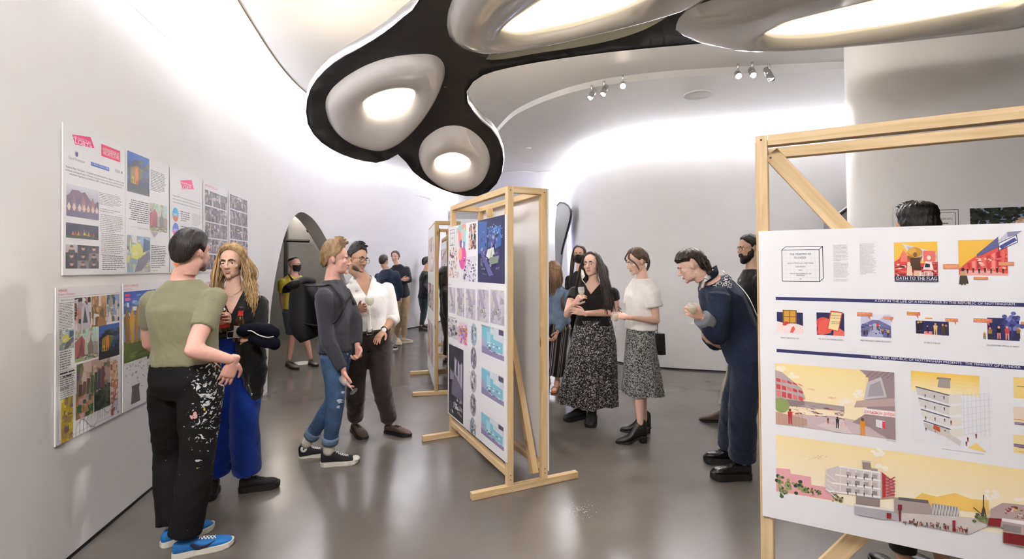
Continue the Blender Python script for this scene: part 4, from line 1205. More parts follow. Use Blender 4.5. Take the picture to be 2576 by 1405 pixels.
def add_folds(m, st, scale=9.0):
    """broad soft creases under the weave"""
    N, L = m.node_tree.nodes, m.node_tree.links; b = N['Principled BSDF']
    tc = N.new('ShaderNodeTexCoord'); n = N.new('ShaderNodeTexNoise'); n.inputs['Scale'].default_value = scale; n.inputs['Detail'].default_value = 2.5; n.inputs['Distortion'].default_value = 1.6
    L.new(tc.outputs['Object'], n.inputs['Vector'])
    bp = N.new('ShaderNodeBump'); bp.inputs['Strength'].default_value = st; bp.inputs['Distance'].default_value = 0.035
    L.new(n.outputs['Fac'], bp.inputs['Height'])
    if b.inputs['Normal'].links: L.new(b.inputs['Normal'].links[0].from_socket, bp.inputs['Normal'])
    L.new(bp.outputs[0], b.inputs['Normal'])

MEN_LINE = [(0, 40), (25, 42), (45, 30), (60, 14), (75, 2), (84, -24), (92, -24), (97, -4), (110, -14), (125, -40), (150, -58), (180, -62)]
H_BLACK = hair_mat('black_hair', (0.006, 0.005, 0.005), (0.028, 0.022, 0.02))
H_DBROWN = hair_mat('dark_brown_hair', (0.012, 0.008, 0.006), (0.055, 0.035, 0.026))
H_BROWN = hair_mat('brown_hair', (0.035, 0.020, 0.012), (0.13, 0.075, 0.045))
H_SANDY = hair_mat('sandy_hair', (0.13, 0.075, 0.035), (0.42, 0.27, 0.13))
H_BLOND = hair_mat('blonde_hair', (0.16, 0.095, 0.035), (0.62, 0.42, 0.20))
H_LBROWN = hair_mat('light_brown_hair', (0.12, 0.065, 0.03), (0.34, 0.20, 0.10))

def glasses(p, m, rl=0.024, sq=2.6, thick=0.0014, lens=False, h=0.8):
    hd = p.head; parts = []
    def rim(q):
        pts = []
        for a in np.linspace(0, 2*math.pi, 25):
            ca, sa = math.cos(a), math.sin(a); e = 2.0/sq
            x = q*0.032+rl*math.copysign(abs(ca)**e, ca); z = -0.003+rl*h*math.copysign(abs(sa)**e, sa)
            pts.append(hd.tow((x, 0.098-0.25*max(0, abs(x)-0.03), z)))
        return tube(pts, [thick]*25, seg=6, n=25, smoothpath=False)
    for q in (-1, 1):
        parts.append(rim(q))
        parts.append(tube([hd.tow((q*(0.032+rl), 0.094, 0.004)), hd.tow((q*0.076, 0.06, 0.006)), hd.tow((q*0.080, -0.005, 0.012))], [thick]*3, seg=6))
    parts.append(tube([hd.tow((-0.009, 0.100, 0.003)), hd.tow((0, 0.103, 0.007)), hd.tow((0.009, 0.100, 0.003))], [thick]*3, seg=6))
    return mk('glasses', *join(parts), m, p.root)

def wine_glass(base, axis, label, fill=0.0, k=1.0, name='wine_glass', tumbler=False):
    ax = norm(axis); e = empty(name, base, label, 'wine glass', 'stemmed wine glasses')
    prof = [(0.0, 0.0015), (0.030, 0.001), (0.033, 0.0005), (0.033, 0.0025), (0.012, 0.006), (0.0045, 0.012), (0.0040, 0.05), (0.0045, 0.066), (0.012, 0.075), (0.027, 0.090), (0.034, 0.110), (0.035, 0.130), (0.0315, 0.160), (0.0305, 0.160), (0.034, 0.130), (0.033, 0.110), (0.026, 0.092), (0.011, 0.078), (0.0, 0.076)]
    b = lathe([(r*k, z*k) for r, z in prof], 28, base, ax)
    g = mk('bowl', *b, M_GLASS, e)
    if fill:
        pr = [(0.0, 0.0775), (0.0105, 0.0792), (0.0255, 0.0930), (0.0325, 0.110), (0.0330, 0.110+0.02*fill), (0.0, 0.110+0.02*fill)]
        mk('wine', *lathe([(r*k, z*k) for r, z in pr], 28, base, ax), M_WINE, e)
    return e
# ------------------------------------------------------------------ garment materials with patterns
def spots_mat(name, bg, fg, scale, lo, hi):
    m, nt, b = new_mat(name); N, L = nt.nodes, nt.links
    tc = N.new('ShaderNodeTexCoord'); v = N.new('ShaderNodeTexVoronoi'); v.inputs['Scale'].default_value = scale
    nz = N.new('ShaderNodeTexNoise'); nz.inputs['Scale'].default_value = scale*0.8
    mx0 = N.new('ShaderNodeMix'); mx0.data_type = 'VECTOR'; mx0.inputs['Factor'].default_value = 0.04
    L.new(tc.outputs['Object'], mx0.inputs['A']); L.new(nz.outputs['Color'], mx0.inputs['B']); L.new(tc.outputs['Object'], nz.inputs['Vector'])
    L.new(mx0.outputs['Result'], v.inputs['Vector'])
    cr = N.new('ShaderNodeValToRGB'); cr.color_ramp.elements[0].position = lo; cr.color_ramp.elements[0].color = fg+(1,)
    cr.color_ramp.elements[1].position = hi; cr.color_ramp.elements[1].color = bg+(1,)
    L.new(v.outputs['Distance'], cr.inputs['Fac']); L.new(cr.outputs[0], b.inputs['Base Color']); b.inputs['Roughness'].default_value = 0.8
    return m
def stripes_mat(name, cols, scale, axis=(1, 0, 0)):
    m, nt, b = new_mat(name); N, L = nt.nodes, nt.links
    tc = N.new('ShaderNodeTexCoord'); dp = N.new('ShaderNodeVectorMath'); dp.operation = 'DOT_PRODUCT'; dp.inputs[1].default_value = axis
    L.new(tc.outputs['Object'], dp.inputs[0])
    mu = N.new('ShaderNodeMath'); mu.operation = 'MULTIPLY'; mu.inputs[1].default_value = scale; L.new(dp.outputs['Value'], mu.inputs[0])
    fr = N.new('ShaderNodeMath'); fr.operation = 'FRACT'; L.new(mu.outputs[0], fr.inputs[0])
    cr = N.new('ShaderNodeValToRGB'); cr.color_ramp.interpolation = 'CONSTANT'
    while len(cr.color_ramp.elements) < len(cols): cr.color_ramp.elements.new(0.5)
    for i, (p, c) in enumerate(cols): cr.color_ramp.elements[i].position = p; cr.color_ramp.elements[i].color = c+(1,)
    L.new(fr.outputs[0], cr.inputs['Fac']); L.new(cr.outputs[0], b.inputs['Base Color']); b.inputs['Roughness'].default_value = 0.8
    return m
def splatter_mat():
    m, nt, b = new_mat('paint_splattered_black_cotton'); N, L = nt.nodes, nt.links
    tc = N.new('ShaderNodeTexCoord'); sx = N.new('ShaderNodeSeparateXYZ'); L.new(tc.outputs['Object'], sx.inputs[0])
    mr = N.new('ShaderNodeMapRange'); mr.inputs['From Min'].default_value = 0.02; mr.inputs['From Max'].default_value = 0.16; L.new(sx.outputs['X'], mr.inputs['Value'])
    mz = N.new('ShaderNodeMapRange'); mz.inputs['From Min'].default_value = 0.35; mz.inputs['From Max'].default_value = 0.75; L.new(sx.outputs['Z'], mz.inputs['Value'])
    ms = N.new('ShaderNodeMath'); ms.operation = 'MULTIPLY'; L.new(mr.outputs[0], ms.inputs[0]); L.new(mz.outputs[0], ms.inputs[1])
    prev = None; src = None
    rgb = N.new('ShaderNodeRGB'); rgb.outputs[0].default_value = (0.008, 0.0075, 0.008, 1); src = rgb.outputs[0]
    for k, (c, sc, th) in enumerate((((0.55, 0.55, 0.55), 24, 0.70), ((0.62, 0.36, 0.32), 17, 0.735), ((0.50, 0.40, 0.06), 13, 0.745), ((0.45, 0.47, 0.5), 45, 0.69))):
        n = N.new('ShaderNodeTexNoise'); n.inputs['Scale'].default_value = sc; n.inputs['Detail'].default_value = 5; n.inputs['Distortion'].default_value = 0.8
        mp = N.new('ShaderNodeMapping'); mp.inputs['Location'].default_value = (k*3.1, k*1.7, k); mp.inputs['Scale'].default_value = (1, 1, 1.3)
        L.new(tc.outputs['Object'], mp.inputs['Vector']); L.new(mp.outputs[0], n.inputs['Vector'])
        ad = N.new('ShaderNodeMath'); ad.operation = 'MULTIPLY_ADD'; ad.inputs[1].default_value = 0.16; L.new(ms.outputs[0], ad.inputs[0]); L.new(n.outputs['Fac'], ad.inputs[2])
        gt = N.new('ShaderNodeMath'); gt.operation = 'GREATER_THAN'; gt.inputs[1].default_value = th+0.075; L.new(ad.outputs[0], gt.inputs[0])
        mx = N.new('ShaderNodeMix'); mx.data_type = 'RGBA'; mx.inputs['B'].default_value = c+(1,)
        L.new(gt.outputs[0], mx.inputs['Factor']); L.new(src, mx.inputs['A']); src = mx.outputs['Result']
    L.new(src, b.inputs['Base Color']); b.inputs['Roughness'].default_value = 0.85; b.inputs['Specular IOR Level'].default_value = 0.2
    return m
C_WHITE = cloth('white_cotton', (0.78, 0.76, 0.74), var=0.04)
C_BLACK = cloth('black_cotton', (0.010, 0.0095, 0.010), var=0.15)
C_LEATH = mat('black_leather', (0.012, 0.011, 0.011), rough=0.38, bump=0.15, bscale=120)
C_RUBBER = mat('black_rubber', (0.015, 0.014, 0.014), rough=0.6)
C_OFFW = mat('offwhite_rubber', (0.70, 0.66, 0.58), rough=0.5)
C_LACE = mat('white_lace', (0.75, 0.73, 0.70), rough=0.8)
C_KHAKI = cloth('khaki_chino', (0.42, 0.32, 0.20))
C_STEEL = mat('polished_steel', (0.7, 0.69, 0.67), rough=0.18, metal=1.0)
SNEAK = dict(sole=0.030, top=0.075, ankle=0.092, toeh=0.056)

def short_hair(p, m, line, th, seed=0, rough=0.005, tufts=0, brow=1.0, freq=(9, 2), tl=0.03):
    parts = [p.head.cap(line, th, seed, rough, freq=freq)]+p.head.brows(brow)
    rs = np.random.RandomState(seed)
    for k in range(tufts):
        a = rs.uniform(-70, 70); e = rs.uniform(48, 85); q = p.head.scalp(a, e); d = norm(q-np.array((0, -0.012, 0.03)))
        t0 = th(a, e) if callable(th) else th
        s0 = q+d*t0*0.7; fw = np.array((rs.uniform(-0.3, 0.3), 0.9, 0.35))
        parts.append(p.head.lock([s0, s0+norm(d+fw*0.5)*tl*0.6, s0+norm(d*0.5+fw)*tl], 0.006, 0.0008))
    return p.hair(parts, m)
def mask(p, m, loops=True):
    hd = p.head; V = []; nu, nv = 17, 10
    for j in range(nv):
        z = 0.000-0.118*j/(nv-1)
        for i in range(nu):
            a = math.radians(-78+156*i/(nu-1)); r = 0.101-0.010*abs(math.sin(a)) if j < 7 else 0.101-0.010*(j-6)
            bul = 0.020*math.exp(-(math.degrees(a)/20)**2)*(1-0.5*j/(nv-1))
            V.append(hd.tow((math.sin(a)*0.079*(1 if j < 7 else 1-0.09*(j-6)), math.cos(a)*(r-0.0)+bul-0.008+0.006, z-0.010*abs(math.sin(a))*(1 if j < 5 else -1.5))))
    Fc = [(j*nu+i, j*nu+i+1, (j+1)*nu+i+1, (j+1)*nu+i) for j in range(nv-1) for i in range(nu-1)]
    o = mk('face_mask', V, Fc, m, p.root); md = o.modifiers.new('s', 'SOLIDIFY'); md.thickness = 0.002
    for q in (-1, 1):
        mk('ear_loop', *tube([hd.tow((q*0.070, 0.02, -0.03)), hd.tow((q*0.079, -0.005, 0.02)), hd.tow((q*0.082, -0.03, 0.0)), hd.tow((q*0.074, 0.01, -0.06))], [0.0018]*4, seg=6), m, o)
    return o

# ------------------------------------------------------------------ 1. man in the green shirt, back to the viewer
p = Person('man seen from behind in olive green T-shirt, paint-splattered black trousers and blue trainers', 2.87, 38, (484, 634), (460, 700), (468, 958),
           eL=(376, 862, 0.10), wL=(452, 905, 0.30), eR=(484, 880, -0.22), wR=(588, 906, -0.10), kL=(428, 1140, 0.12), kR=(497, 1150, -0.05),
           shoes=[((404, 1377), (538, 1324)), ((432, 1404), (588, 1366))], skin='pink', sw=0.195, build=1.10, hyaw=48, hd=dict(stubble=0.9), vox=0.010, pyaw=42)
p.top(cloth('olive_tshirt', (0.205, 0.195, 0.115), var=0.05), sleeve=0.62, hem=0.17, ease=0.014, sease=0.010, wr=(0.003, 10), seed=4)
p.trousers(splatter_mat(), ease=0.012, ease_end=0.042, waist=0.215, end=1.97, wr=(0.004, 13), tease=0.010)
short_hair(p, H_BLACK, MEN_LINE, lambda a, e: 0.016+0.010*max(0, e-30)/60, 3, 0.0025, 0)
B_UP = mat('blue_mesh_upper', (0.015, 0.16, 0.46), rough=0.6, bump=0.3, bscale=700)
B_SW = mat('navy_swoosh', (0.02, 0.03, 0.08), rough=0.4)
for i in (0, 1):
    u = p.shoe(i, dict(SNEAK, lace=(0.42, 0.70)), B_UP, C_OFFW, laces=C_LACE, label='blue trainer with off-white sole')
    _, ot, (hl, f, r, z, Ln, sh), tf = p.last
    sw_ = [hl+f*(Ln*t)+r*(0.0435*wd)+z*h for t, h, wd in ((0.30, 0.072, 0.86), (0.38, 0.050, 0.93), (0.46, 0.044, 0.96), (0.56, 0.048, 1.02), (0.68, 0.062, 0.92))]
    mk('swoosh', *tube(sw_, [(0.009, 0.002), (0.013, 0.003), (0.011, 0.003), (0.007, 0.0025), (0.002, 0.0015)], side=z, seg=8), B_SW, u)
h0 = P(566, 958, 2.77); 
p.finish(lh=dict(), rh=dict(d=h0-p.WR, n=(-0.5, 0.8, 0.1), curl=(15, 20, 15), tref=(0.3, 0.2, -0.5)))

# ------------------------------------------------------------------ 2. blonde woman with two beer bottles
p = Person('blonde woman in black V-neck top and bright blue trousers, facing the man in green', 3.50, 192, (583, 661), (588, 722), (598, 905),
           eR=(528, 838, -0.06), wR=(556, 808, -0.27), eL=(655, 838, -0.02), wL=(641, 842, -0.24), kL=(614, 1060, -0.04), kR=(560, 1055, 0.0),
           shoes=[((600, 1238), (704, 1222)), ((545, 1232), (520, 1264))], skin='light', sw=0.165, build=0.98, fem=1.0, hyaw=200, hroll=3, hsize=0.98, hv=0.004,
           hd=dict(lip=(0.50, 0.22, 0.20), wide=0.97))
p.top(C_BLACK, sleeve=1.95, hem=0.30, ease=0.010, sease=0.010, v=(0.085, 0.19), wr=(0.003, 14), seed=8)
p.trousers(cloth('royal_blue_wool', (0.006, 0.032, 0.26), var=0.1), ease=0.014, ease_end=0.058, waist=0.40, end=1.88, wr=(0.004, 10), tease=0.012)
bl = p.ring(0.375, C_LEATH, 0.03, 0.019); bl['label'] = 'black leather belt'
c = p.spine(0.375); a_, b_ = p.sect(0.375); c = c+p.fw*(b_+0.022)-p.r*0.0
mk('buckle', *join([tube([c+p.r*x+p.sp*zq for x, zq in ((-0.03, -0.022), (0.03, -0.022), (0.03, 0.022), (-0.03, 0.022), (-0.03, -0.022))], [0.004]*5, seg=6, n=5, smoothpath=False)]), C_STEEL, bl)
hd = p.head; rs = np.random.RandomState(11)
parts = [hd.cap([(0, 44), (10, 47), (30, 40), (55, 25), (75, 5), (90, -15), (120, -40), (180, -55)], lambda a, e: 0.016+0.012*max(0, math.sin(math.radians(e))), 5, 0.006, freq=(11, 3))]
p.hair(hd.brows(1.1), H_BROWN, 'eyebrows')
for k in range(380):
    side = rs.choice((-1, 1), p=(0.42, 0.58)); a = side*rs.uniform(52, 165); e = rs.uniform(15, 75)
    q = hd.scalp(a, e); d = norm(q-np.array((0, -0.012, 0.03)))
    x1 = q+d*0.018
    sx = math.copysign(rs.uniform(0.070, 0.115), q[0]); y1 = np.clip(q[1]*0.8+rs.uniform(-0.03, 0.01), -0.10, 0.030)
    ln = rs.uniform(0.26, 0.47) if side > 0 else rs.uniform(0.18, 0.34)
    wv = rs.uniform(-0.02, 0.02); out = rs.uniform(0.0, 0.05)
    pts = [x1, (sx, y1, -0.01), (sx*1.12+wv, y1+rs.uniform(-0.015, 0.025), -0.09), (sx*1.15-wv+math.copysign(out*0.5, sx), y1*0.8+0.03, -0.11-ln*0.25), (sx*1.15+wv+math.copysign(out, sx), y1*0.5+0.055+rs.uniform(-0.01, 0.02), -0.12-ln*0.62), (sx*1.05-wv+math.copysign(out, sx), y1*0.4+0.065, -0.12-ln)]
    parts.append(hd.lock(pts, rs.uniform(0.0035, 0.0075), 0.0008, 0.5, n=14))
p.hair(parts, H_BLOND, label='long wavy blonde hair')
nk = [p.N+p.r*x+p.fw*y+p.sp*z_ for x, y, z_ in ((-0.065, 0.02, 0.01), (-0.045, 0.072, -0.035), (0, 0.098, -0.055), (0.045, 0.072, -0.035), (0.065, 0.02, 0.01))]
mk('necklace', *tube(nk, [0.0022]*5, seg=6, n=24), mat('gold', (0.75, 0.52, 0.22), rough=0.25, metal=1.0), p.root)
for i in (0, 1): p.shoe(i, dict(SNEAK, sole=0.042, top=0.085, ankle=0.11, toeh=0.066, lace=(0.36, 0.60)), mat('black_knit', (0.014, 0.013, 0.013), rough=0.75, bump=0.2, bscale=500), C_RUBBER, laces=C_RUBBER, lace_rows=4)
p.finish(lh=dict(d=P(612, 850, 3.24)-p.WL, n=(-0.3, 0.6, -0.75), curl=(35, 40, 25), tc=40, tref=(-0.3, 0, 0.9)), rh=dict(d=P(578, 800, 3.20)-p.WR, n=(0.35, -0.75, 0.25), curl=(40, 45, 30), tc=40, tref=(0, 0, 1)))
BL = p

# ------------------------------------------------------------------ 3. man in yellow T-shirt and mask in the arch
p = Person('man in yellow T-shirt, grey shorts and black face mask standing in the arch', 8.0, 150, (741, 665), (738, 688), (742, 775),
           eR=(708, 748, 0.0), wR=(717, 796, -0.05), eL=(775, 748, 0.1), wL=(770, 795, 0.0), kL=(768, 845, 0), kR=(735, 848, 0), shoes=[((778, 916), (797, 922)), ((722, 918), (747, 929))], skin='pink', sw=0.19, hyaw=125, vox=0.012, hv=0.006)
p.top(cloth('yellow_tshirt', (0.62, 0.50, 0.06), var=0.05), sleeve=0.62, hem=0.0, ease=0.018, sease=0.02, wr=(0.004, 12), v=(0.10, 0.08))
p.trousers(cloth('grey_denim_shorts', (0.055, 0.06, 0.07)), ease=0.02, ease_end=0.03, waist=0.1, end=0.86, wr=(0.004, 12), name='shorts')
short_hair(p, H_BLACK, [(0, 48), (40, 50), (60, 40), (80, 28), (110, 20), (150, 5), (180, 0)], 0.010, 1, 0.002)
glasses(p, cmat('#7a6a60', rough=0.3), 0.023)
mask(p, C_BLACK)
for i in (0, 1): p.shoe(i, SNEAK, mat('grey_olive_trainer', (0.09, 0.085, 0.07), rough=0.6, var=0.3, vscale=60), C_RUBBER, laces=C_RUBBER, lace_rows=3)
st = [p.N+p.r*0.10+p.fw*0.02+p.sp*0.0, p.N+p.r*0.09+p.fw*0.12-p.sp*0.10, p.N-p.r*0.05+p.fw*0.155-p.sp*0.22, p.N-p.r*0.17+p.fw*0.09-p.sp*0.36]
s_ = mk('bag_strap', *tube(st, [(0.018, 0.003)]*4, side=p.sp, seg=8), C_BLACK, p.root)
p.finish()

# ------------------------------------------------------------------ 4. man with backpack
p = Person('sandy-haired man in charcoal jumper and ripped blue jeans wearing a black backpack', 4.05, 112, (845, 652), (836, 702), (846, 878),
           eR=(822, 852, -0.20), wR=(864, 930, -0.22), eL=(893, 800, 0.10), wL=(899, 868, -0.02), kR=(846, 1005, -0.10), kL=(838, 1008, 0.08),
           shoes=[((753, 1150), (828, 1144)), ((806, 1172), (901, 1163))], skin='pink', sw=0.185, build=1.02, hyaw=96, hsize=1.08, hv=0.004, pyaw=105)
JMP = cloth('charcoal_jumper', (0.040, 0.039, 0.050), bump=0.4, bs=420, var=0.1)
p.top(JMP, sleeve=1.96, hem=-0.02, ease=0.014, sease=0.016, wr=(0.003, 12), seed=6, neck=0.99)
DEN = mat('blue_denim', (0.042, 0.085, 0.165), rough=0.85, bump=0.3, bscale=500, var=0.28, vscale=9)
add_folds(DEN, 0.25, 14)
JN = p.trousers(DEN, ease=0.004, ease_end=0.012, waist=0.10, end=1.80, wr=(0.0025, 20), tease=0.004)
for sd, K, A in (('L', p.KL, p.AL), ('R', p.KR, p.AR)):
    c = K*0.24+A*0.76; d = norm(A-K)
    mk('jean_cuff', *tube([c-d*0.035, c+d*0.02], [0.066, 0.064], seg=20, n=4), mat('denim_cuff', (0.13, 0.19, 0.28), rough=0.9, bump=0.3, bscale=400), p.root)
    mk('sock', *tube([c, A+d*0.0], [0.048, 0.043], seg=16), C_OFFW, p.root)
th = lambda a, e: 0.006+0.030*np.clip((e-25)/45, 0, 1)+0.020*np.clip((e-40)/30, 0, 1)*np.clip(1-abs(a)/80, 0, 1)
short_hair(p, H_SANDY, MEN_LINE, th, 7, 0.005, 60, 1.0, freq=(13, 3), tl=0.035)
CV = mat('black_canvas', (0.013, 0.013, 0.017), rough=0.8, bump=0.2, bscale=600)
STAR = []
for i in (0, 1):
    u = p.shoe(i, dict(sole=0.034, top=0.085, ankle=0.135, toeh=0.058, lace=(0.36, 0.74)), CV, C_OFFW, name='high_top_shoe', laces=C_LACE, lace_rows=6, tilt=(7 if i == 0 else 0))
    _, ot, (hl, f, r, z, Ln, sh), tf = p.last
    tv, tfc = ellipsoid(hl+f*Ln*0.90+z*0.040, (1, 1, 1))
    T3 = np.stack([r*0.043, f*0.040, z*0.022], 1)
    V, Fc = ellipsoid((0, 0, 0), (1, 1, 1)); V = V @ T3.T+hl+f*Ln*0.915+z*0.038
    mk('toe_cap', tf(V), Fc, C_OFFW, u)
    if i == 0:   # round ankle patch with star on the inner side of the far shoe
        cpt = hl+f*Ln*0.21+r*0.0335+z*0.098; ax = norm(r+z*0.28)
        pa = mk('ankle_patch', tf(lathe([(0.0, 0.003), (0.025, 0.003), (0.026, 0.0)], 28, cpt, ax)[0]), lathe([(0.0, 0.003), (0.025, 0.003), (0.026, 0.0)], 28, cpt, ax)[1], C_LACE, u)
        up = norm(z-ax*np.dot(z, ax)); sd = np.cross(up, ax)
        st = [cpt+ax*0.0036+(sd*math.sin(k*math.pi/5)+up*math.cos(k*math.pi/5))*(0.014 if k % 2 == 0 else 0.0055) for k in range(10)]
        mk('star', tf(np.array(st)), [tuple(range(10))], cmat('#15171c'), pa, smooth=False)
        rg = [cpt+ax*0.0036+(sd*math.sin(a)+up*math.cos(a))*0.019 for a in np.linspace(0, 2*math.pi, 25)]
        mk('patch_ring', tf(tube(rg, [0.0007]*25, seg=5, n=25, smoothpath=False)[0]), tube(rg, [0.0007]*25, seg=5, n=25, smoothpath=False)[1], cmat('#15171c'), pa)
p.finish(rh=dict(d=(0.10, -0.02, -1.0), n=(0.75, 0.5, 0.0), curl=(28, 30, 20), tc=30, tref=(1, 0, 0.2)), lh=dict(d=(0.18, -0.1, -1), n=(-0.5, -0.8, -0.3), curl=(60, 60, 40), tc=45, tref=(1, 0, 0)))
PK = p
w_ = p.WL+norm(p.EL-p.WL)*0.015
mk('wrist_watch', *tube([w_, w_+norm(p.EL-p.WL)*0.03], [0.034, 0.035], seg=18), C_RUBBER, p.root)

# ------------------------------------------------------------------ 5. man in white shirt with wine
p = Person('bearded man in glasses, white rolled-sleeve shirt and brown trousers holding wine', 4.63, 172, (899, 652), (912, 700), (924, 856),
           eR=(868, 812, -0.05), wR=(900, 778, -0.26), eL=(990, 800, 0.06), wL=(962, 834, -0.10), kR=(895, 965, -0.04), kL=(960, 968, -0.04),
           shoes=[((968, 1086), (1034, 1098)), ((888, 1080), (918, 1107))], skin='tan', sw=0.215, build=1.22, hyaw=138, hroll=-8, hpitch=4, hsize=1.06, hv=0.0045, hd=dict(stubble=1.0, mouth_open=0.8), belly=0.02)
p.top(C_WHITE, sleeve=1.10, hem=0.14, ease=0.018, sease=0.010, wr=(0.005, 10), v=(0.075, 0.17), seed=12)
col = p.N
for q in (-1, 1):
    a = [p.N+p.r*q*0.055-p.fw*0.045+p.sp*0.045, p.N+p.r*q*0.085+p.fw*0.02+p.sp*0.02, p.N+p.r*q*0.070+p.fw*0.085-p.sp*0.045, p.N+p.r*q*0.050+p.fw*0.120-p.sp*0.10]
    b = [x+(p.r*q*0.035-p.sp*0.035) for x in a]; b[-1] = a[-1]+p.r*q*0.03-p.sp*0.02
    V = np.vstack([catmull(a, 10), catmull(b, 10)]); o = mk('collar', V, [(i, i+1, 10+i+1, 10+i) for i in range(9)], C_WHITE, p.root)
    md = o.modifiers.new('s', 'SOLIDIFY'); md.thickness = 0.005
pl = [p.spine(t)+p.fw*(p.sect(t)[1]+0.021) for t in (0.16, 0.35, 0.55, 0.70)]
mk('button_placket', *tube(pl, [(0.019, 0.004)]*4, side=p.r, seg=8), C_WHITE, p.root)
for sd in ('L', 'R'):
    S, E, W = p.arm_chain(sd); c = E*0.90+W*0.10; d = norm(W-E)
    mk('rolled_cuff', *tube([c-d*0.03, c+d*0.035], [0.064, 0.061], seg=18), C_WHITE, p.root)
BRT = cloth('brown_chino', (0.040, 0.029, 0.027), var=0.1)
p.trousers(BRT, ease=0.008, ease_end=0.030, waist=0.18, end=1.90, wr=(0.004, 12), tease=0.012)
bl = p.ring(0.165, mat('dark_belt', (0.025, 0.018, 0.015), rough=0.4), 0.022, 0.023)
c = p.spine(0.165)+p.fw*(p.sect(0.165)[1]+0.026)
mk('buckle', *tube([c+p.r*x+p.sp*zq for x, zq in ((-0.028, -0.022), (0.028, -0.022), (0.028, 0.022), (-0.028, 0.022), (-0.028, -0.022))], [0.004]*5, seg=6, n=5, smoothpath=False), C_STEEL, bl)
short_hair(p, H_BLACK, MEN_LINE, lambda a, e: 0.006+0.034*np.clip((e-35)/40, 0, 1), 9, 0.004, 30, 1.3)
glasses(p, cmat('#4a3a35', rough=0.3), 0.027, 3.0, 0.0016)
SUE = mat('brown_suede', (0.075, 0.048, 0.034), rough=0.85, bump=0.2, bscale=300, var=0.15)
for i in (0, 1): p.shoe(i, dict(sole=0.026, top=0.08, ankle=0.085, toeh=0.055, lace=(0.40, 0.58)), SUE, C_RUBBER, laces=cmat('#2a1c14'), lace_rows=3)
p.finish(rh=dict(d=P(935, 768, 4.30)-p.WR, n=(0.2, -0.9, 0.1), curl=(30, 30, 25), tc=35, tref=(0, 0, 1)), lh=dict(d=P(948, 852, 4.42)-p.WL, n=(0.2, 0.9, 0), curl=(10, 15, 10)))
c = p.WL; d = norm(p.EL-p.WL)
wt = mk('wrist_watch', *tube([c+d*0.01, c+d*0.035], [0.037, 0.038], seg=18), C_RUBBER, p.root)
fc = c+d*0.022+norm(p.J((975, 820, -0.6))-c)*0.034
mk('watch_face', *lathe([(0.0, 0.008), (0.018, 0.008), (0.021, 0.004), (0.021, -0.004)], 24, fc, norm(np.array((0.5, -0.8, 0.2)))), cmat('#e9e7e2', rough=0.3), wt)
WS = p

# ------------------------------------------------------------------ 6-8. people in the background left
p = Person('man in navy jumper and khaki trousers seen from behind by the far wall', 9.6, 35, (966, 656), (971, 676), (981, 760), eL=(952, 725, 0.1), wL=(972, 752, 0.25), eR=(1006, 722, -0.05), wR=(1008, 750, 0.05),
           shoes=[((958, 873), (990, 868)), ((965, 881), (1001, 878))], skin='light', sw=0.20, build=1.12, vox=0.014, hv=0.007)
p.top(cloth('navy_jumper', (0.022, 0.032, 0.062)), sleeve=1.9, hem=0.0, ease=0.016, sease=0.016, vox=0.014)
p.trousers(C_KHAKI, ease=0.014, ease_end=0.03, waist=0.1, vox=0.014)
short_hair(p, H_DBROWN, MEN_LINE, 0.010, 2, 0.002)
for i in (0, 1): p.shoe(i, SNEAK, mat('tan_leather', (0.10, 0.04, 0.02), rough=0.5), C_OFFW)
p.finish()
p = Person('man with crossed arms in dark shirt and khaki trousers facing the viewer far back', 10.5, 176, (994, 646), (999, 664), (1009, 742), eR=(984, 706, -0.05), wR=(1012, 703, -0.24), eL=(1030, 704, -0.05), wL=(998, 706, -0.22),
           shoes=[((1010, 862), (1038, 860)), ((1000, 858), (1004, 868))], skin='fair', sw=0.185, build=1.02, hyaw=200, vox=0.014, hv=0.006)
p.top(cloth('charcoal_shirt', (0.022, 0.023, 0.032)), sleeve=1.85, hem=-0.1, ease=0.018, sease=0.018, vox=0.014)
p.trousers(C_KHAKI, ease=0.012, ease_end=0.02, waist=0.05, vox=0.014)
short_hair(p, H_BROWN, MEN_LINE, 0.018, 2, 0.004)
for i in (0, 1): p.shoe(i, SNEAK, cmat('#b9a98c', rough=0.7), C_OFFW)
p.finish()
p = Person('person with dark curly hair in black cardigan and green trousers half behind the far stand', 12.6, 75, (1075, 660), (1070, 680), (1066, 748), eL=(1068, 715, 0.2), wL=(1082, 735, 0.2), eR=(1064, 715, -0.15), wR=(1080, 738, -0.2),
           shoes=[((1056, 822), (1080, 824)), ((1054, 830), (1080, 832))], skin='tan', sw=0.19, build=1.05, vox=0.016, hv=0.008)
p.top(C_BLACK, sleeve=1.9, hem=-0.05, ease=0.016, sease=0.016, vox=0.016)
p.trousers(cloth('dark_green_trousers', (0.012, 0.022, 0.018)), ease=0.012, ease_end=0.02, waist=0.05, vox=0.016)
short_hair(p, H_BLACK, MEN_LINE, 0.03, 5, 0.012, 40)
for i in (0, 1): p.shoe(i, SNEAK, mat('brown_boot', (0.045, 0.025, 0.018), rough=0.5), C_RUBBER)
p.finish()
p = Person('dark-haired person in black glimpsed between the central and far stands', 8.3, 100, (1121, 690), (1124, 714), (1126, 790), skin='tan', sw=0.17, fem=0.6, vox=0.016, hv=0.008)
p.top(C_BLACK, sleeve=1.9, hem=-0.05, vox=0.016); p.trousers(C_BLACK, vox=0.016)
parts = [p.head.cap([(0, 45), (60, 20), (90, -20), (180, -50)], 0.02, 3, 0.004)]
rs = np.random.RandomState(4)
for k in range(40):
    a = rs.choice((-1, 1))*rs.uniform(50, 178); q = p.head.scalp(a, 20)
    parts.append(p.head.lock([q, q*np.array((1.15, 1.1, 0))+np.array((0, -0.01, -0.08)), q*np.array((1.1, 1.1, 0))+np.array((0, -0.02, -0.30))], 0.014))
p.hair(parts, H_BLACK)
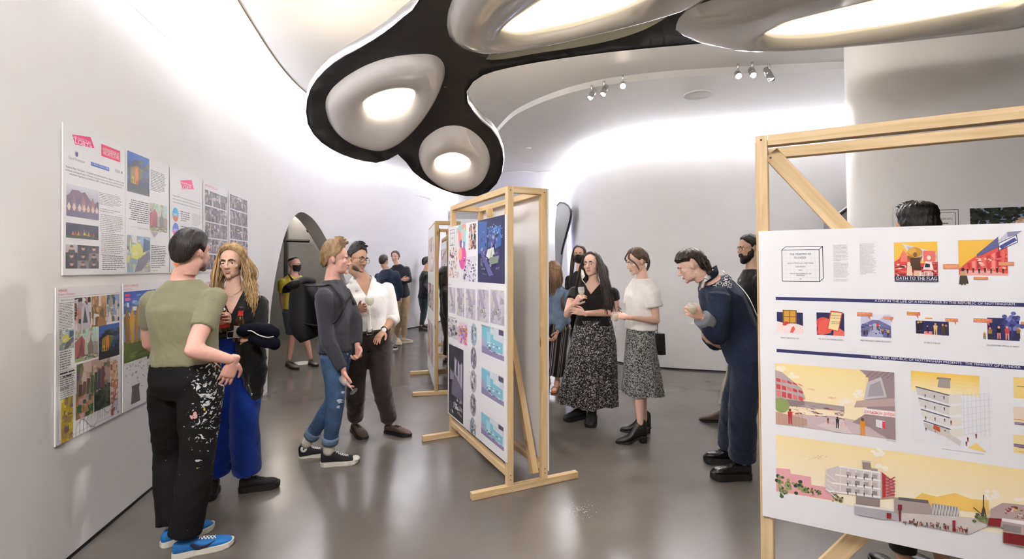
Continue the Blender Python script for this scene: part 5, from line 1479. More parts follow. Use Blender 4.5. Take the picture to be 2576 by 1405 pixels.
for i in (0, 1): p.shoe(i, SNEAK, C_LEATH, C_RUBBER)
p.finish()

# ------------------------------------------------------------------ 9. woman in denim jacket beside the stand
p = Person('woman in denim jacket and striped trousers half hidden by the central stand', 6.3, 205, (1392, 684), (1397, 716), (1399, 808), eL=(1424, 788, -0.02), wL=(1402, 836, -0.16), eR=(1368, 780, 0.0), wR=(1375, 830, -0.1),
           shoes=[((1404, 968), (1392, 990)), ((1380, 965), (1368, 985))], skin='pink', sw=0.165, build=1.0, fem=0.8, hyaw=215, hpitch=32, vox=0.012, hv=0.006)
p.top(mat('light_denim', (0.16, 0.225, 0.32), rough=0.9, bump=0.4, bscale=300, var=0.25, vscale=14), sleeve=1.9, hem=-0.06, ease=0.024, sease=0.020, wr=(0.006, 14), name='denim_jacket')
p.trousers(stripes_mat('striped_trousers', [(0, (0.012, 0.012, 0.02)), (0.42, (0.35, 0.25, 0.20)), (0.52, (0.012, 0.012, 0.02)), (0.62, (0.5, 0.48, 0.47)), (0.68, (0.02, 0.02, 0.03)), (0.84, (0.25, 0.17, 0.13))], 11, (0.9, 0.1, 0)), ease=0.03, ease_end=0.075, waist=0.1, end=1.72, wr=None)
parts = [p.head.cap([(0, 40), (45, 30), (70, 0), (100, -30), (180, -55)], 0.022, 6, 0.006)]
rs = np.random.RandomState(14)
for k in range(200):
    a = rs.uniform(-178, 178); e = rs.uniform(5, 60); q = p.head.scalp(a, e); d = norm(q); w0 = p.head.tow(q+d*0.012)
    dn = np.array((0, 0, -1.0)); o2 = np.array((d[0], d[1], 0)) @ p.head.R.T
    parts.append(p.head.lock([w0, w0+dn*0.08+o2*0.04, w0+dn*0.18+o2*0.035+rs.uniform(-0.02, 0.02, 3), w0+dn*rs.uniform(0.26, 0.36)+o2*0.02+rs.uniform(-0.02, 0.02, 3)], rs.uniform(0.005, 0.009), world=True))
p.hair(parts, H_LBROWN)
mk('bag_strap', *tube([p.SL+p.sp*0.07+p.r*0.05, p.SL+p.fw*0.09+p.r*0.03-p.sp*0.03, p.SL+p.fw*0.12-p.sp*0.12+p.r*0.02, p.SL+p.fw*0.06-p.sp*0.28], [(0.016, 0.003)]*4, side=p.r, seg=8), mat('brown_leather', (0.14, 0.05, 0.02), rough=0.5), p.root)
SAN = mat('tan_sandal', (0.36, 0.11, 0.03), rough=0.6)
for i in (0, 1):
    h, t = p.shoes[i]; d = norm(t-h); r = np.array((d[1], -d[0], 0))
    so = mk('sandal', *tube([h+np.array((0, 0, 0.015)), (h+t)/2+np.array((0, 0, 0.012)), t+np.array((0, 0, 0.012))], [(0.03, 0.012), (0.036, 0.011), (0.038, 0.010)], side=r, seg=12), SAN, p.root)
    for tt, hh in ((0.72, 0.05), (0.22, 0.10)):
        c = h+(t-h)*tt; mk('strap', *tube([c-r*0.042+np.array((0, 0, 0.02)), c-r*0.03+np.array((0, 0, hh)), c+r*0.03+np.array((0, 0, hh)), c+r*0.042+np.array((0, 0, 0.02))], [(0.013, 0.003)]*4, side=d, seg=8), SAN, so)
ft = []
for h, t in p.shoes:
    d = norm(t-h); r = np.array((d[1], -d[0], 0)); z = np.array((0, 0, 1.0))
    ft.append(tube([h+z*0.05+d*0.01, h+d*0.08+z*0.06, h+d*0.16+z*0.042, t-d*0.03+z*0.03], [(0.028, 0.03), (0.032, 0.042), (0.038, 0.026), (0.036, 0.012)], side=r, seg=14))
p.finish(extra_parts=ft, lh=dict(k=0.9))

# ------------------------------------------------------------------ 10. masked woman at the back
p = Person('woman with long dark hair, glasses and black mask behind the floral skirt', 6.7, 188, (1457, 640), (1460, 679), (1466, 800), skin='light', sw=0.165, fem=1.0, hyaw=188, vox=0.013, hv=0.005)
p.top(C_BLACK, sleeve=1.9, hem=0.0, vox=0.013); p.trousers(C_BLACK, vox=0.013)
hd = p.head; parts = [hd.cap([(0, 46), (8, 52), (40, 38), (65, 15), (85, -15), (120, -40), (180, -55)], 0.014, 6, 0.003)]+hd.brows(1.2); rs = np.random.RandomState(21)
for k in range(170):
    a = rs.choice((-1, 1))*rs.uniform(55, 175); e = rs.uniform(10, 60); q = hd.scalp(a, e); d = norm(q-np.array((0, -0.012, 0.03))); sx = math.copysign(rs.uniform(0.072, 0.10), q[0]); y1 = np.clip(q[1], -0.09, 0.03)
    parts.append(hd.lock([q+d*0.014, (sx, y1, -0.02), (sx*1.15, y1+0.01, -0.14), (sx*1.2, y1*0.7+0.04, -0.26), (sx*1.15+rs.uniform(-0.02, 0.02), y1*0.6+0.06, -rs.uniform(0.34, 0.46))], rs.uniform(0.005, 0.009)))
p.hair(parts, H_BROWN)
glasses(p, cmat('#c9a78c', rough=0.3), 0.025, 3.4, 0.0018, h=0.7)
mask(p, C_BLACK)
for i in (0, 1): p.shoe(i, SNEAK, C_LEATH, C_RUBBER)
p.finish()

# ------------------------------------------------------------------ 11. woman in black top and floral maxi skirt
p = Person('woman in black short-sleeved top and long black-and-white floral skirt holding a glass', 5.04, 192, (1489, 665), (1493, 706), (1493, 842),
           eR=(1427, 790, -0.10), wR=(1446, 762, -0.27), eL=(1550, 785, -0.06), wL=(1470, 788, -0.28), shoes=[((1492, 1048), (1484, 1077)), ((1474, 1050), (1419, 1060))], skin='fair', sw=0.195, build=1.22, fem=0.9, hyaw=204, hpitch=-4, hroll=3, hsize=1.04, hv=0.0042, vox=0.010,
           hd=dict(lip=(0.45, 0.17, 0.16), wide=1.06, eye_closed=0.5))
p.top(C_BLACK, sleeve=0.42, hem=0.18, ease=0.012, sease=0.010, v=(0.10, 0.13), wr=(0.003, 13))
p.skirt(spots_mat('black_floral_cotton', (0.008, 0.007, 0.007), (0.50, 0.48, 0.48), 75, 0.30, 0.42), 0.165, (0.285, 0.225), folds=9, amp=0.022, waist=0.28, hip=1.02, ease=0.016)
hd = p.head; parts = [hd.cap([(0, 47), (8, 54), (35, 42), (60, 22), (80, -8), (110, -40), (180, -55)], lambda a, e: 0.016, 8, 0.003)]+hd.brows(1.2); rs = np.random.RandomState(31)
for k in range(260):
    sg = rs.choice((-1, 1), p=(0.60, 0.40)); a = sg*rs.uniform(50, 175); e = rs.uniform(10, 65); q = hd.scalp(a, e); d = norm(q-np.array((0, -0.012, 0.03))); sx = math.copysign(rs.uniform(0.072, 0.115), q[0]); y1 = np.clip(q[1], -0.09, 0.035)
    ln = rs.uniform(0.24, 0.36); ou = rs.uniform(0.02, 0.10)*(1 if sg < 0 else 0.6)
    parts.append(hd.lock([q+d*0.014, (sx, y1, -0.02), (sx*1.2, y1+0.01, -0.12), (sx*1.25+math.copysign(ou*0.5, sx), y1*0.7+0.03, -0.13-ln*0.4), (sx*1.2+math.copysign(ou, sx), y1*0.5+0.05, -0.13-ln)], rs.uniform(0.0045, 0.009)))
p.hair(parts, H_DBROWN, label='long dark brown hair')
fmx = p.head; MW = cmat('#e8e4e0', rough=0.8)
mkk = [fmx.tow(q) for q in ((0.055, 0.085, -0.062), (0.085, 0.062, -0.045), (0.098, 0.050, -0.100), (0.070, 0.085, -0.150), (0.030, 0.100, -0.120), (0.062, 0.100, -0.10))]
o = mk('lowered_face_mask', mkk, [(0, 1, 5), (1, 2, 5), (2, 3, 5), (3, 4, 5), (4, 0, 5)], MW, p.root, smooth=False); md = o.modifiers.new('s', 'SOLIDIFY'); md.thickness = 0.003
mk('ear_loop', *tube([mkk[3], mkk[3]+np.array((0.05, -0.03, -0.07)), mkk[3]+np.array((0.045, -0.02, -0.13)), mkk[3]+np.array((0.0, -0.01, -0.14))], [0.003]*4, seg=6), MW, o)
BT = dict(sole=0.030, top=0.10, ankle=0.14, toeh=0.065, w=1.08)
for i in (0, 1): p.shoe(i, BT, mat('black_suede', (0.010, 0.010, 0.011), rough=0.8), C_RUBBER, name='boot')
p.finish(legs=True, rh=dict(d=P(1462, 742, 4.72)-p.WR, n=(0.8, 0.2, 0.2), curl=(38, 40, 25), tc=35, tref=(-0.3, -0.8, 0.3)), lh=dict(d=P(1445, 780, 4.74)-p.WL, n=(0.1, 0.8, -0.3), curl=(20, 30, 20), tref=(0, 0, 1)))
tt = []; rs = np.random.RandomState(2)
for k in range(7):
    t = 0.72+0.05*k; c = p.SL*(1-t)+p.EL*t; q = c+norm(np.array((0.55, -0.83, 0)))*0.058+np.array((0.012*(k % 3-1), 0, 0))
    tt.append(lathe([(0.0, 0.001), (0.008, 0.0)], 5, q, (0.55, -0.83, 0)))
mk('tattoo', *join(tt), cmat('#2a2422'), p.body, smooth=False)
FS = p

# ------------------------------------------------------------------ 12. woman in white T-shirt
p = Person('woman in white T-shirt and grey patterned midi skirt looking down, holding a glass', 4.6, 238, (1602, 657), (1616, 698), (1611, 852),
           eL=(1652, 806, -0.16), wL=(1580, 798, -0.26), eR=(1582, 800, 0.16), wR=(1562, 795, 0.02), shoes=[((1628, 1112), (1549, 1114)), ((1638, 1088), (1560, 1083))], skin='fair', sw=0.16, build=1.0, fem=1.0, hyaw=243, hpitch=18, hsize=1.0, hv=0.0042, kL=(1607, 985, -0.05), kR=(1613, 980, 0.06), pyaw=250,
           hd=dict(lip=(0.48, 0.21, 0.19)))
p.top(C_WHITE, sleeve=0.55, hem=0.16, ease=0.022, sease=0.030, sleeve_end=0.034, wr=(0.005, 11), seed=22)
p.skirt(spots_mat('grey_dotted_cotton', (0.020, 0.020, 0.018), (0.42, 0.43, 0.40), 100, 0.40, 0.52), 0.42, (0.215, 0.178), folds=7, amp=0.010, waist=0.24, hip=0.98, ease=0.010)
hd = p.head; parts = [hd.cap([(0, 50), (10, 52), (40, 40), (62, 10), (78, -10), (92, -8), (105, -16), (130, -40), (180, -50)], lambda a, e: 0.014, 4, 0.003)]+hd.brows(0.9); rs = np.random.RandomState(41)
for sg in (-1, 1):
    for k in range(16):
        z0 = rs.uniform(-0.006, 0.006); q = hd.scalp(sg*rs.uniform(2, 14), rs.uniform(54, 66)); d = norm(q)
        parts.append(hd.lock([q+d*0.010, (sg*(0.040+z0), 0.085, 0.058), (sg*(0.062+z0), 0.063, 0.018), (sg*(0.070+z0), 0.044, -0.025), (sg*(0.070+z0), 0.036, -0.045-rs.uniform(0, 0.03))], rs.uniform(0.004, 0.006)))
for k in range(34):
    q = hd.scalp(180+rs.uniform(-40, 40), rs.uniform(-25, 30)); d = norm(q)
    parts.append(hd.lock([q+d*0.008, (rs.uniform(-0.01, 0.01), -0.115, -0.045), (0.03+rs.uniform(-0.01, 0.01), -0.075, -0.12), (0.070+rs.uniform(-0.012, 0.012), 0.03, -0.19), (0.080+rs.uniform(-0.012, 0.012), 0.075, -0.30+rs.uniform(-0.05, 0.05))], 0.009))
p.hair(parts, H_BROWN, label='brown hair tied in a ponytail')
ANK = dict(sole=0.014, top=0.080, ankle=0.17, toeh=0.045, heelh=0.048, w=0.92)
for i in (0, 1): p.shoe(i, ANK, C_LEATH, C_RUBBER, name='ankle_boot')
p.finish(legk=0.86, lh=dict(d=P(1547, 792, 4.34)-p.WL, n=(-0.2, 0.5, -0.6), curl=(22, 30, 20), tc=25, tref=(-0.4, 0.1, 0.8)), rh=dict(d=(-0.9, -0.3, 0), n=(0, 0, 1.0), curl=(30, 30, 20)))
bg = empty('handbag', P(1655, 850, 4.80), 'black quilted handbag on a strap behind the woman in white', 'handbag')
c = P(1652, 862, 4.86); V, Fc = tube([c-np.array((0, 0, 0.10)), c+np.array((0, 0, 0.10))], [(0.045, 0.11), (0.040, 0.10)], side=(0.9, 0.3, 0), seg=20, power=4, n=6)
mk('bag_body', V, Fc, mat('black_pleated_leather', (0.012, 0.011, 0.012), rough=0.4, bump=0.8, bscale=60, stretch=(4, 4, 0.1)), bg)
mk('strap', *tube([c+np.array((0.0, -0.02, 0.09)), P(1654, 805, 4.82), P(1646, 740, 4.80), P(1630, 704, 4.72)], [(0.008, 0.003)]*4, side=(0.3, 0.9, 0), seg=8), C_LEATH, bg)
WT = p

# ------------------------------------------------------------------ 13. person in dark denim jacket bending forward
p = Person('person bending forward in oversized dark denim jacket with white lettering, holding a glass', 3.85, 270, (1738, 668), (1788, 697), (1882, 888),
           eL=(1806, 840, -0.24), wL=(1763, 796, -0.30), eR=(1790, 845, 0.22), wR=(1806, 868, 0.05), shoes=[((1890, 1203), (1788, 1204)), ((1852, 1168), (1770, 1161))], skin='fair', sw=0.18, build=1.06, fem=0.2, hyaw=268, hpitch=24, hsize=1.02, hv=0.004,
           kL=(1866, 1045, -0.14), kR=(1846, 1030, 0.10))
DKD = mat('dark_denim', (0.012, 0.021, 0.048), rough=0.85, bump=0.35, bscale=400, var=0.22, vscale=10)
add_folds(DKD, 0.35, 8)
STS = stripes_mat('striped_shirting', [(0, (0.62, 0.58, 0.55)), (0.34, (0.28, 0.13, 0.10)), (0.46, (0.62, 0.58, 0.55)), (0.70, (0.05, 0.05, 0.10)), (0.78, (0.62, 0.58, 0.55))], 38, (0.5, 0.85, 0.1))
p.top(STS, sleeve=0.3, hem=-0.16, ease=0.030, sease=0.0, wr=(0.004, 12), name='striped_shirt', sleeves=(), neck=0.7)
jk = p.top(DKD, sleeve=1.80, hem=-0.06, ease=0.045, sease=0.034, wr=(0.006, 9), name='denim_jacket', seed=17, neck=0.95)
for off, m_, nm in ((0.0, DKD, 'jacket_collar'),):
    cc = []; 
    for a in np.linspace(-140, 140, 15):
        ar = math.radians(a); cc.append(p.N-p.fw*0.070*math.cos(ar)+p.r*0.078*math.sin(ar)+p.sp*(0.015-0.035*abs(a)/140))
    V = np.vstack([np.array(cc), np.array(cc)+p.sp*0.055-p.fw*0.01]); n = len(cc)
    o = mk(nm, V, [(i, i+1, n+i+1, n+i) for i in range(n-1)], m_, p.root); md = o.modifiers.new('s', 'SOLIDIFY'); md.thickness = 0.006
for q in (-1, 1):
    a = [p.N+p.r*q*0.066-p.fw*0.01+p.sp*0.055, p.N+p.r*q*0.082+p.fw*0.05+p.sp*0.035, p.N+p.r*q*0.060+p.fw*0.115-p.sp*0.045]
    b = [x+(p.r*q*0.020-p.sp*0.045+p.fw*0.01) for x in a]; b[-1] = a[-1]+p.r*q*0.01-p.sp*0.05-p.fw*0.01
    V = np.vstack([catmull(a, 8), catmull(b, 8)]); o = mk('shirt_collar', V, [(i, i+1, 8+i+1, 8+i) for i in range(7)], STS, p.root); md = o.modifiers.new('s', 'SOLIDIFY'); md.thickness = 0.004
p.trousers(cloth('navy_cotton', (0.010, 0.015, 0.032), var=0.15), ease=0.020, ease_end=0.055, waist=0.05, end=1.86, wr=(0.005, 11), tease=0.012)
S, E, W = p.arm_chain('L'); c = E*0.22+W*0.78; d = norm(W-E)
mk('turned_cuff', *tube([c-d*0.045, c+d*0.035], [0.068, 0.064], seg=20), mat('denim_inside', (0.20, 0.21, 0.24), rough=0.9), p.root)
hd = p.head
parts = [hd.cap([(0, 16), (30, 14), (55, 12), (75, 8), (86, 2), (96, 14), (106, 4), (120, -40), (150, -60), (180, -66)], lambda a, e: 0.018+0.004*math.cos(math.radians(a)), 12, 0.004, freq=(15, 1))]+hd.brows(1.1)
rs = np.random.RandomState(51)
for k in range(40):
    q = hd.scalp(180+rs.uniform(-60, 60), rs.uniform(-50, 10)); d = norm(q)
    parts.append(hd.lock([q+d*0.010, q+d*0.020+np.array((0, -0.002, -0.025)), q+d*0.026+np.array((rs.uniform(-0.01, 0.01), 0.004, -0.058))], 0.007))
p.hair(parts, H_DBROWN, label='brown mullet haircut with straight fringe')
DM = dict(sole=0.050, top=0.105, ankle=0.145, toeh=0.085, w=1.12, lace=(0.42, 0.62))
for i in (0, 1): p.shoe(i, DM, mat('patent_black_leather', (0.010, 0.010, 0.010), rough=0.22, bump=0.25, bscale=90), C_RUBBER, name='platform_shoe', laces=C_LEATH, lace_rows=4)
p.finish(lh=dict(d=P(1738, 782, 3.52)-p.WL, n=(-0.3, 0.75, 0.1), curl=(48, 50, 32), tc=35, tref=(0, -0.2, 1)), rh=dict(d=(-0.8, -0.1, 0.3), n=(0, 0, 1.0)))
DJ = p

# ------------------------------------------------------------------ 14. bearded man behind
p = Person('bearded man with tied-back black hair, round glasses and black jumper behind the near stand', 5.1, 250, (1884, 622), (1892, 674), (1898, 838), eL=(1960, 770, -0.1), wL=(1950, 840, -0.15), eR=(1868, 770, 0.15), wR=(1872, 840, 0.1), shoes=[((1900, 1072), (1835, 1075)), ((1836, 1062), (1759, 1058))], skin='olive', sw=0.20, build=1.08, hyaw=246, hpitch=10, hsize=1.06, hv=0.0045)
p.top(C_BLACK, sleeve=1.95, hem=0.0, ease=0.018, sease=0.018, wr=(0.004, 12))
p.trousers(cloth('beige_chino', (0.45, 0.38, 0.29)), ease=0.012, ease_end=0.03, waist=0.1, wr=(0.004, 12))
hd = p.head
parts = [hd.cap(MEN_LINE, 0.012, 15, 0.002)]+hd.brows(1.3)
bd = [ellipsoid(hd.tow((0, 0.045, -0.098)), np.array((0.056, 0.055, 0.045))*hd.k, hd.R), ellipsoid(hd.tow((0, 0.072, -0.118)), np.array((0.036, 0.034, 0.036))*hd.k, hd.R), ellipsoid(hd.tow((0, 0.096, -0.051)), np.array((0.028, 0.009, 0.008))*hd.k, hd.R)]
for q in (-1, 1): bd += [ellipsoid(hd.tow((q*0.056, 0.020, -0.068)), np.array((0.014, 0.032, 0.040))*hd.k, hd.R), ellipsoid(hd.tow((q*0.026, 0.091, -0.066)), np.array((0.010, 0.010, 0.020))*hd.k, hd.R), ellipsoid(hd.tow((q*0.068, -0.002, -0.03)), np.array((0.010, 0.013, 0.035))*hd.k, hd.R)]
bv, bf = remesh(bd, 0.005, 1); bv = wrinkle(bv, bf, 0.0025, 160, 5)
p.hair(parts, H_BLACK); mk('beard', bv, bf.tolist(), H_BLACK, p.root)
glasses(p, cmat('#3c352f', rough=0.3, metal=0.6), 0.024, 2.0, 0.0012, h=0.9)
for i in (0, 1): p.shoe(i, dict(sole=0.020, top=0.085, ankle=0.13, toeh=0.055), SUE, C_RUBBER, name='boot')
p.finish()

# ------------------------------------------------------------------ 15-16. heads above the near board
p = Person('person with cropped glossy black hair whose head shows above the near board', 2.55, 318, (2303, 582), (2306, 665), (2310, 985), skin='tan', sw=0.19, hyaw=312, vox=0.012, hv=0.0045, hsize=1.0)
p.top(C_BLACK, sleeve=1.9, hem=0.0); p.trousers(C_BLACK)
short_hair(p, hair_mat('glossy_black_hair', (0.006, 0.005, 0.005), (0.016, 0.014, 0.014), rough=0.32), MEN_LINE, lambda a, e: 0.004+0.032*np.clip((e-22)/30, 0, 1), 19, 0.004, 40, freq=(21, 3))
for i in (0, 1): p.shoe(i, SNEAK, C_LEATH, C_RUBBER)
p.finish()
p = Person('fair-haired person at the right edge, only the hair showing above the near board', 2.75, 320, (2600, 612), (2604, 690), (2608, 985), skin='fair', sw=0.18, vox=0.012, hv=0.0055)
p.top(cloth('grey_shirt', (0.2, 0.2, 0.22)), sleeve=1.9, hem=0.0); p.trousers(C_BLACK)
short_hair(p, H_LBROWN, MEN_LINE, 0.028, 23, 0.007, 30)
for i in (0, 1): p.shoe(i, SNEAK, C_LEATH, C_RUBBER)
p.finish()
# ------------------------------------------------------------------ printed artwork: flat coloured shapes and lettering on the boards
M_PRINT = mat('ink_print', (1, 1, 1), rough=0.45, attr='Col')
_txt = {}
def text_vf(s):
    """outline of a string as filled 2D mesh, cached; unit cap height about 0.7"""
    if s in _txt: return _txt[s]
    cu = bpy.data.curves.new('t', 'FONT'); cu.body = s; cu.resolution_u = 2
    o = bpy.data.objects.new('t', cu)
    e = scratch_eval(o); me = e.to_mesh()
    V = np.array([tuple(v.co)[:2] for v in me.vertices]).reshape(-1, 2); Fc = [tuple(p.vertices) for p in me.polygons]
    e.to_mesh_clear(); bpy.data.objects.remove(o); bpy.data.curves.remove(cu)
    _txt[s] = (V, Fc); return V, Fc
class Art:
    def __init__(s, bd, corners=None):
        s.ob, (s.o, s.x, s.y, s.n), (s.w, s.h) = bd
        s.H = None
        if corners:
            dst = [(0, s.h), (s.w, s.h), (s.w, 0), (0, 0)]; A = []; b = []
            for (x, y), (u, v) in zip(corners, dst):
                A.append([x, y, 1, 0, 0, 0, -u*x, -u*y]); b.append(u); A.append([0, 0, 0, x, y, 1, -v*x, -v*y]); b.append(v)
            s.H = np.append(np.linalg.solve(np.array(A), np.array(b)), 1).reshape(3, 3)
        s.reset()
    def reset(s): s.V = []; s.F = []; s.C = []; s.lv = 0.0003; s.bounds = (0.002, 0.002, s.w-0.002, s.h-0.002)
    def uv(s, p):
        if s.H is not None:
            q = s.H @ np.array((p[0], p[1], 1.0)); u = q[:2]/q[2]
        else:
            a, b = ray(*p); d = np.array((a, 1.0, b)); o = np.array((0, 0, CAMH))
            t = np.dot(s.o-o, s.n)/np.dot(d, s.n); q = o+d*t-s.o; u = np.array((np.dot(q, s.x), np.dot(q, s.y)))
        return u
    def cl(s, U):
        U = np.array(U, float); b = s.bounds
        U[:, 0] = np.clip(U[:, 0], b[0], b[2]); U[:, 1] = np.clip(U[:, 1], b[1], b[3]); return U
    def add(s, U, F, c, step=True):
        U = s.cl(U); base = len(s.V)
        col = hexc(c) if isinstance(c, str) else tuple(c)
        if step: s.lv += 0.00002
        for u in U: s.V.append(s.o+s.x*u[0]+s.y*u[1]+s.n*s.lv); s.C.append(col)
        s.F += [tuple(base+i for i in f) for f in F]
    def poly(s, pts, c): s.add([s.uv(p) for p in pts], [tuple(range(len(pts)))], c)
    def upoly(s, U, c, step=True): s.add(U, [tuple(range(len(U)))], c, step)
    def rc(s, p0, p1):
        a, b = s.uv(p0), s.uv(p1); return min(a[0], b[0]), min(a[1], b[1]), max(a[0], b[0]), max(a[1], b[1])
    def urect(s, r, c, step=True): s.upoly([(r[0], r[1]), (r[2], r[1]), (r[2], r[3]), (r[0], r[3])], c, step)
    def rect(s, p0, p1, c): r = s.rc(p0, p1); s.urect(r, c); return r
    def clip(s, r): s.bounds = r
    def unclip(s): s.bounds = (0.002, 0.002, s.w-0.002, s.h-0.002)
    def ell(s, u, rx, ry, c, n=20, step=True):
        s.upoly([(u[0]+rx*math.cos(2*math.pi*i/n), u[1]+ry*math.sin(2*math.pi*i/n)) for i in range(n)], c, step)
    def grad(s, r, c0, c1, n=10):
        a, b = np.array(hexc(c0)), np.array(hexc(c1)); s.lv += 0.00004
        for i in range(n):
            t = i/(n-1) if n > 1 else 0
            s.urect((r[0], r[1]+(r[3]-r[1])*i/n, r[2], r[1]+(r[3]-r[1])*(i+1)/n), tuple(a*(1-t)+b*t), False)
    def frame(s, r, c, t=0.002):
        s.lv += 0.00004
        for q in ((r[0], r[1], r[2], r[1]+t), (r[0], r[3]-t, r[2], r[3]), (r[0], r[1], r[0]+t, r[3]), (r[2]-t, r[1], r[2], r[3])): s.urect(q, c, False)
    def line(s, u0, u1, t, c, step=True):
        u0, u1 = np.array(u0, float), np.array(u1, float); d = norm(u1-u0); nn = np.array((-d[1], d[0]))*t/2
        s.upoly([u0-nn, u1-nn, u1+nn, u0+nn], c, step)
    def text(s, st, u, width=None, h=None, c='#222222', align='l'):
        V, Fc = text_vf(st)
        if not len(V): return
        w0 = V[:, 0].max()-V[:, 0].min(); sy = (h/0.72) if h else width/w0; sx = width/w0 if width else sy
        U = (V-np.array((V[:, 0].min(), 0)))*np.array((sx, sy))
        if align == 'c': U[:, 0] -= w0*sx/2
        if align == 'r': U[:, 0] -= w0*sx
        s.add(U+np.array(u), Fc, c)
    def tx(s, st, p0, p1, hpx, c='#222222'):
        """text from photo pixel p0 to p1 (baseline ends), cap height in photo pixels"""
        a = s.uv(p0); b = s.uv(p1); h = np.linalg.norm(s.uv((p0[0], p0[1]-hpx))-a); s.text(st, a, abs(b[0]-a[0]), h, c)
    def lines(s, r, rows, c='#8a8785', seed=0, align='l', fill=0.42, last=0.6):
        rs = random.Random(seed); s.lv += 0.00004; H = (r[3]-r[1])/rows
        for k in range(rows):
            y = r[3]-(k+1)*H+H*0.3; W = (r[2]-r[0])*(rs.uniform(0.86, 1.0) if k < rows-1 else last); x = {'l': r[0], 'r': r[2]-W, 'c': (r[0]+r[2]-W)/2}[align]; xe = x+W
            while x < xe:
                w = min(xe-x, rs.uniform(0.7, 3.2)*H); s.urect((x, y, x+w, y+H*fill), c, False); x += w+H*0.42
    def shards(s, r, pal, n, seed=0, size=0.2, tall=1.0):
        rs = random.Random(seed); b = s.bounds; s.bounds = (max(b[0], r[0]), max(b[1], r[1]), min(b[2], r[2]), min(b[3], r[3])); W, Hh = r[2]-r[0], r[3]-r[1]
        for k in range(n):
            x, y = r[0]+rs.random()*W, r[1]+rs.random()*Hh; sx, sy = W*size*rs.uniform(0.2, 1), Hh*size*tall*rs.uniform(0.2, 1)
            q = [(x+sx*rs.uniform(-1, -0.3), y+sy*rs.uniform(-1, -0.3)), (x+sx*rs.uniform(0.3, 1), y+sy*rs.uniform(-1, -0.3)), (x+sx*rs.uniform(0.3, 1), y+sy*rs.uniform(0.3, 1)), (x+sx*rs.uniform(-1, -0.3), y+sy*rs.uniform(0.3, 1))]
            s.upoly(q, rs.choice(pal))
        s.bounds = b
    def person(s, u, h, c, head='#c9a58c', leg=None):
        """tiny printed figure standing at u with height h"""
        x, y = u; s.lv += 0.00004
        s.upoly([(x-h*.10, y+h*.45), (x-h*.14, y+h*.80), (x+h*.14, y+h*.80), (x+h*.10, y+h*.45)], c, False)
        s.upoly([(x-h*.10, y), (x-h*.10, y+h*.47), (x-h*.01, y+h*.47), (x-h*.03, y)], leg or c, False); s.upoly([(x+h*.03, y), (x+h*.01, y+h*.47), (x+h*.10, y+h*.47), (x+h*.10, y)], leg or c, False)
        s.ell((x, y+h*.90), h*.075, h*.10, head, 10, False)
    def end(s, name, label=None):
        if not s.V: return None
        o = mk(name, s.V, s.F, M_PRINT, s.ob, smooth=False, col=s.C)
        if label: o['label'] = label
        if name in ('lettering', 'drawing', 'title_box'): o['kind'] = 'stuff'
        s.reset(); return o
def zf(x0, y0, k): return lambda x, y: (x0+x/k, y0+y/k)
z1 = zf(130, 260, 3.0545); z2 = zf(120, 680, 3.0533); z5 = zf(1890, 480, 3.194); z6 = zf(1890, 880, 2.676); z7 = zf(1020, 440, 3.3444); z8 = zf(1020, 840, 3.1222)
PH = ['#3b3538', '#5a5355', '#2a2528', '#8d8586', '#b9b2b1', '#4a4038', '#d6d0cd', '#6b5a55', '#1f1b1d']
GREY = '#9a9796'; DK = '#3a3739'; PINK = '#e0417b'

# ---- upper row
a = Art(POST[0], [(165, 280), (318, 347), (303.5, 688), (142, 690)])
a.poly([z1(172, 160), z1(312, 180), z1(338, 270), z1(190, 240)], PINK); a.tx('ARCHITECTURE', z1(178, 187), z1(315, 208), 7.5, '#fbeaf1'); a.tx('LGBT+', z1(190, 228), z1(320, 250), 13, '#ffffff'); a.end('logo', 'pink logo reading ARCHITECTURE LGBT+')
a.rect(z1(392, 233), z1(532, 385), '#d9345f'); a.tx('LONDON FESTIVAL OF', z1(400, 282), z1(524, 325), 8, '#ffffff'); a.tx('ARCHITECTURE', z1(400, 316), z1(524, 362), 11, '#ffffff'); a.end('logo', 'pink logo reading LONDON FESTIVAL OF ARCHITECTURE')
a.tx('City of Westminster', z1(133, 352), z1(258, 388), 8, '#8d8a98'); u = a.uv(z1(198, 322)); a.ell(u, 0.011, 0.012, '#5d5c86'); a.upoly([u+(-0.013, 0.004), u+(0.013, 0.004), u+(0.008, 0.020), u+(0, 0.012), u+(-0.008, 0.020)], '#5d5c86')
a.rect(z1(306, 378), z1(442, 455), '#2d57a5'); a.tx("St Anne's Church, Soho", z1(312, 402), z1(438, 448), 8, '#cfd8f0')
a.tx('RIBA', z1(488, 462), z1(530, 472), 9, '#a6a2a4'); a.ell(a.uv(z1(541, 466)), 0.008, 0.008, '#6f6b70')
for k, (st, x0, y0, x1, y1) in enumerate((("'Rainbow After The Storm' - a colourful and interactive pavilion designed by a team of young", 108, 422, 552, 562), ('architects working at Foster + Partners - has been named as the winner of the Pride Pop Up', 106, 448, 550, 585), ('competition organised by Architecture LGBT+ and the London Festival of Architecture.', 130, 480, 540, 605))): a.tx(st, z1(x0, y0), z1(x1, y1), 5.5, DK)
for k, (y0, y1, n_) in enumerate(((622, 735, 8), (752, 790, 2), (800, 945, 10), (955, 1130, 12), (1145, 1245, 8))): a.lines(a.rc(z1(356, y0), z1(530, y1+30)), n_, '#aba7a6' if k < 4 else '#6b6767', k+3)
a.end('lettering')
r = a.rc(z1(106, 552), z1(342, 858)); a.grad(r, '#8a8098', '#dcdde4'); a.clip(r); W, Hh = r[2]-r[0], r[3]-r[1]; f = lambda x, y: (r[0]+x*W, r[1]+y*Hh)
a.upoly([f(0, .15), f(0, .62), f(.1, .72), f(.16, .84), f(.36, .86), f(.45, .80), f(.55, .85), f(.72, .62), f(.85, .52), f(1, .62), f(1, .15)], '#7c6674')
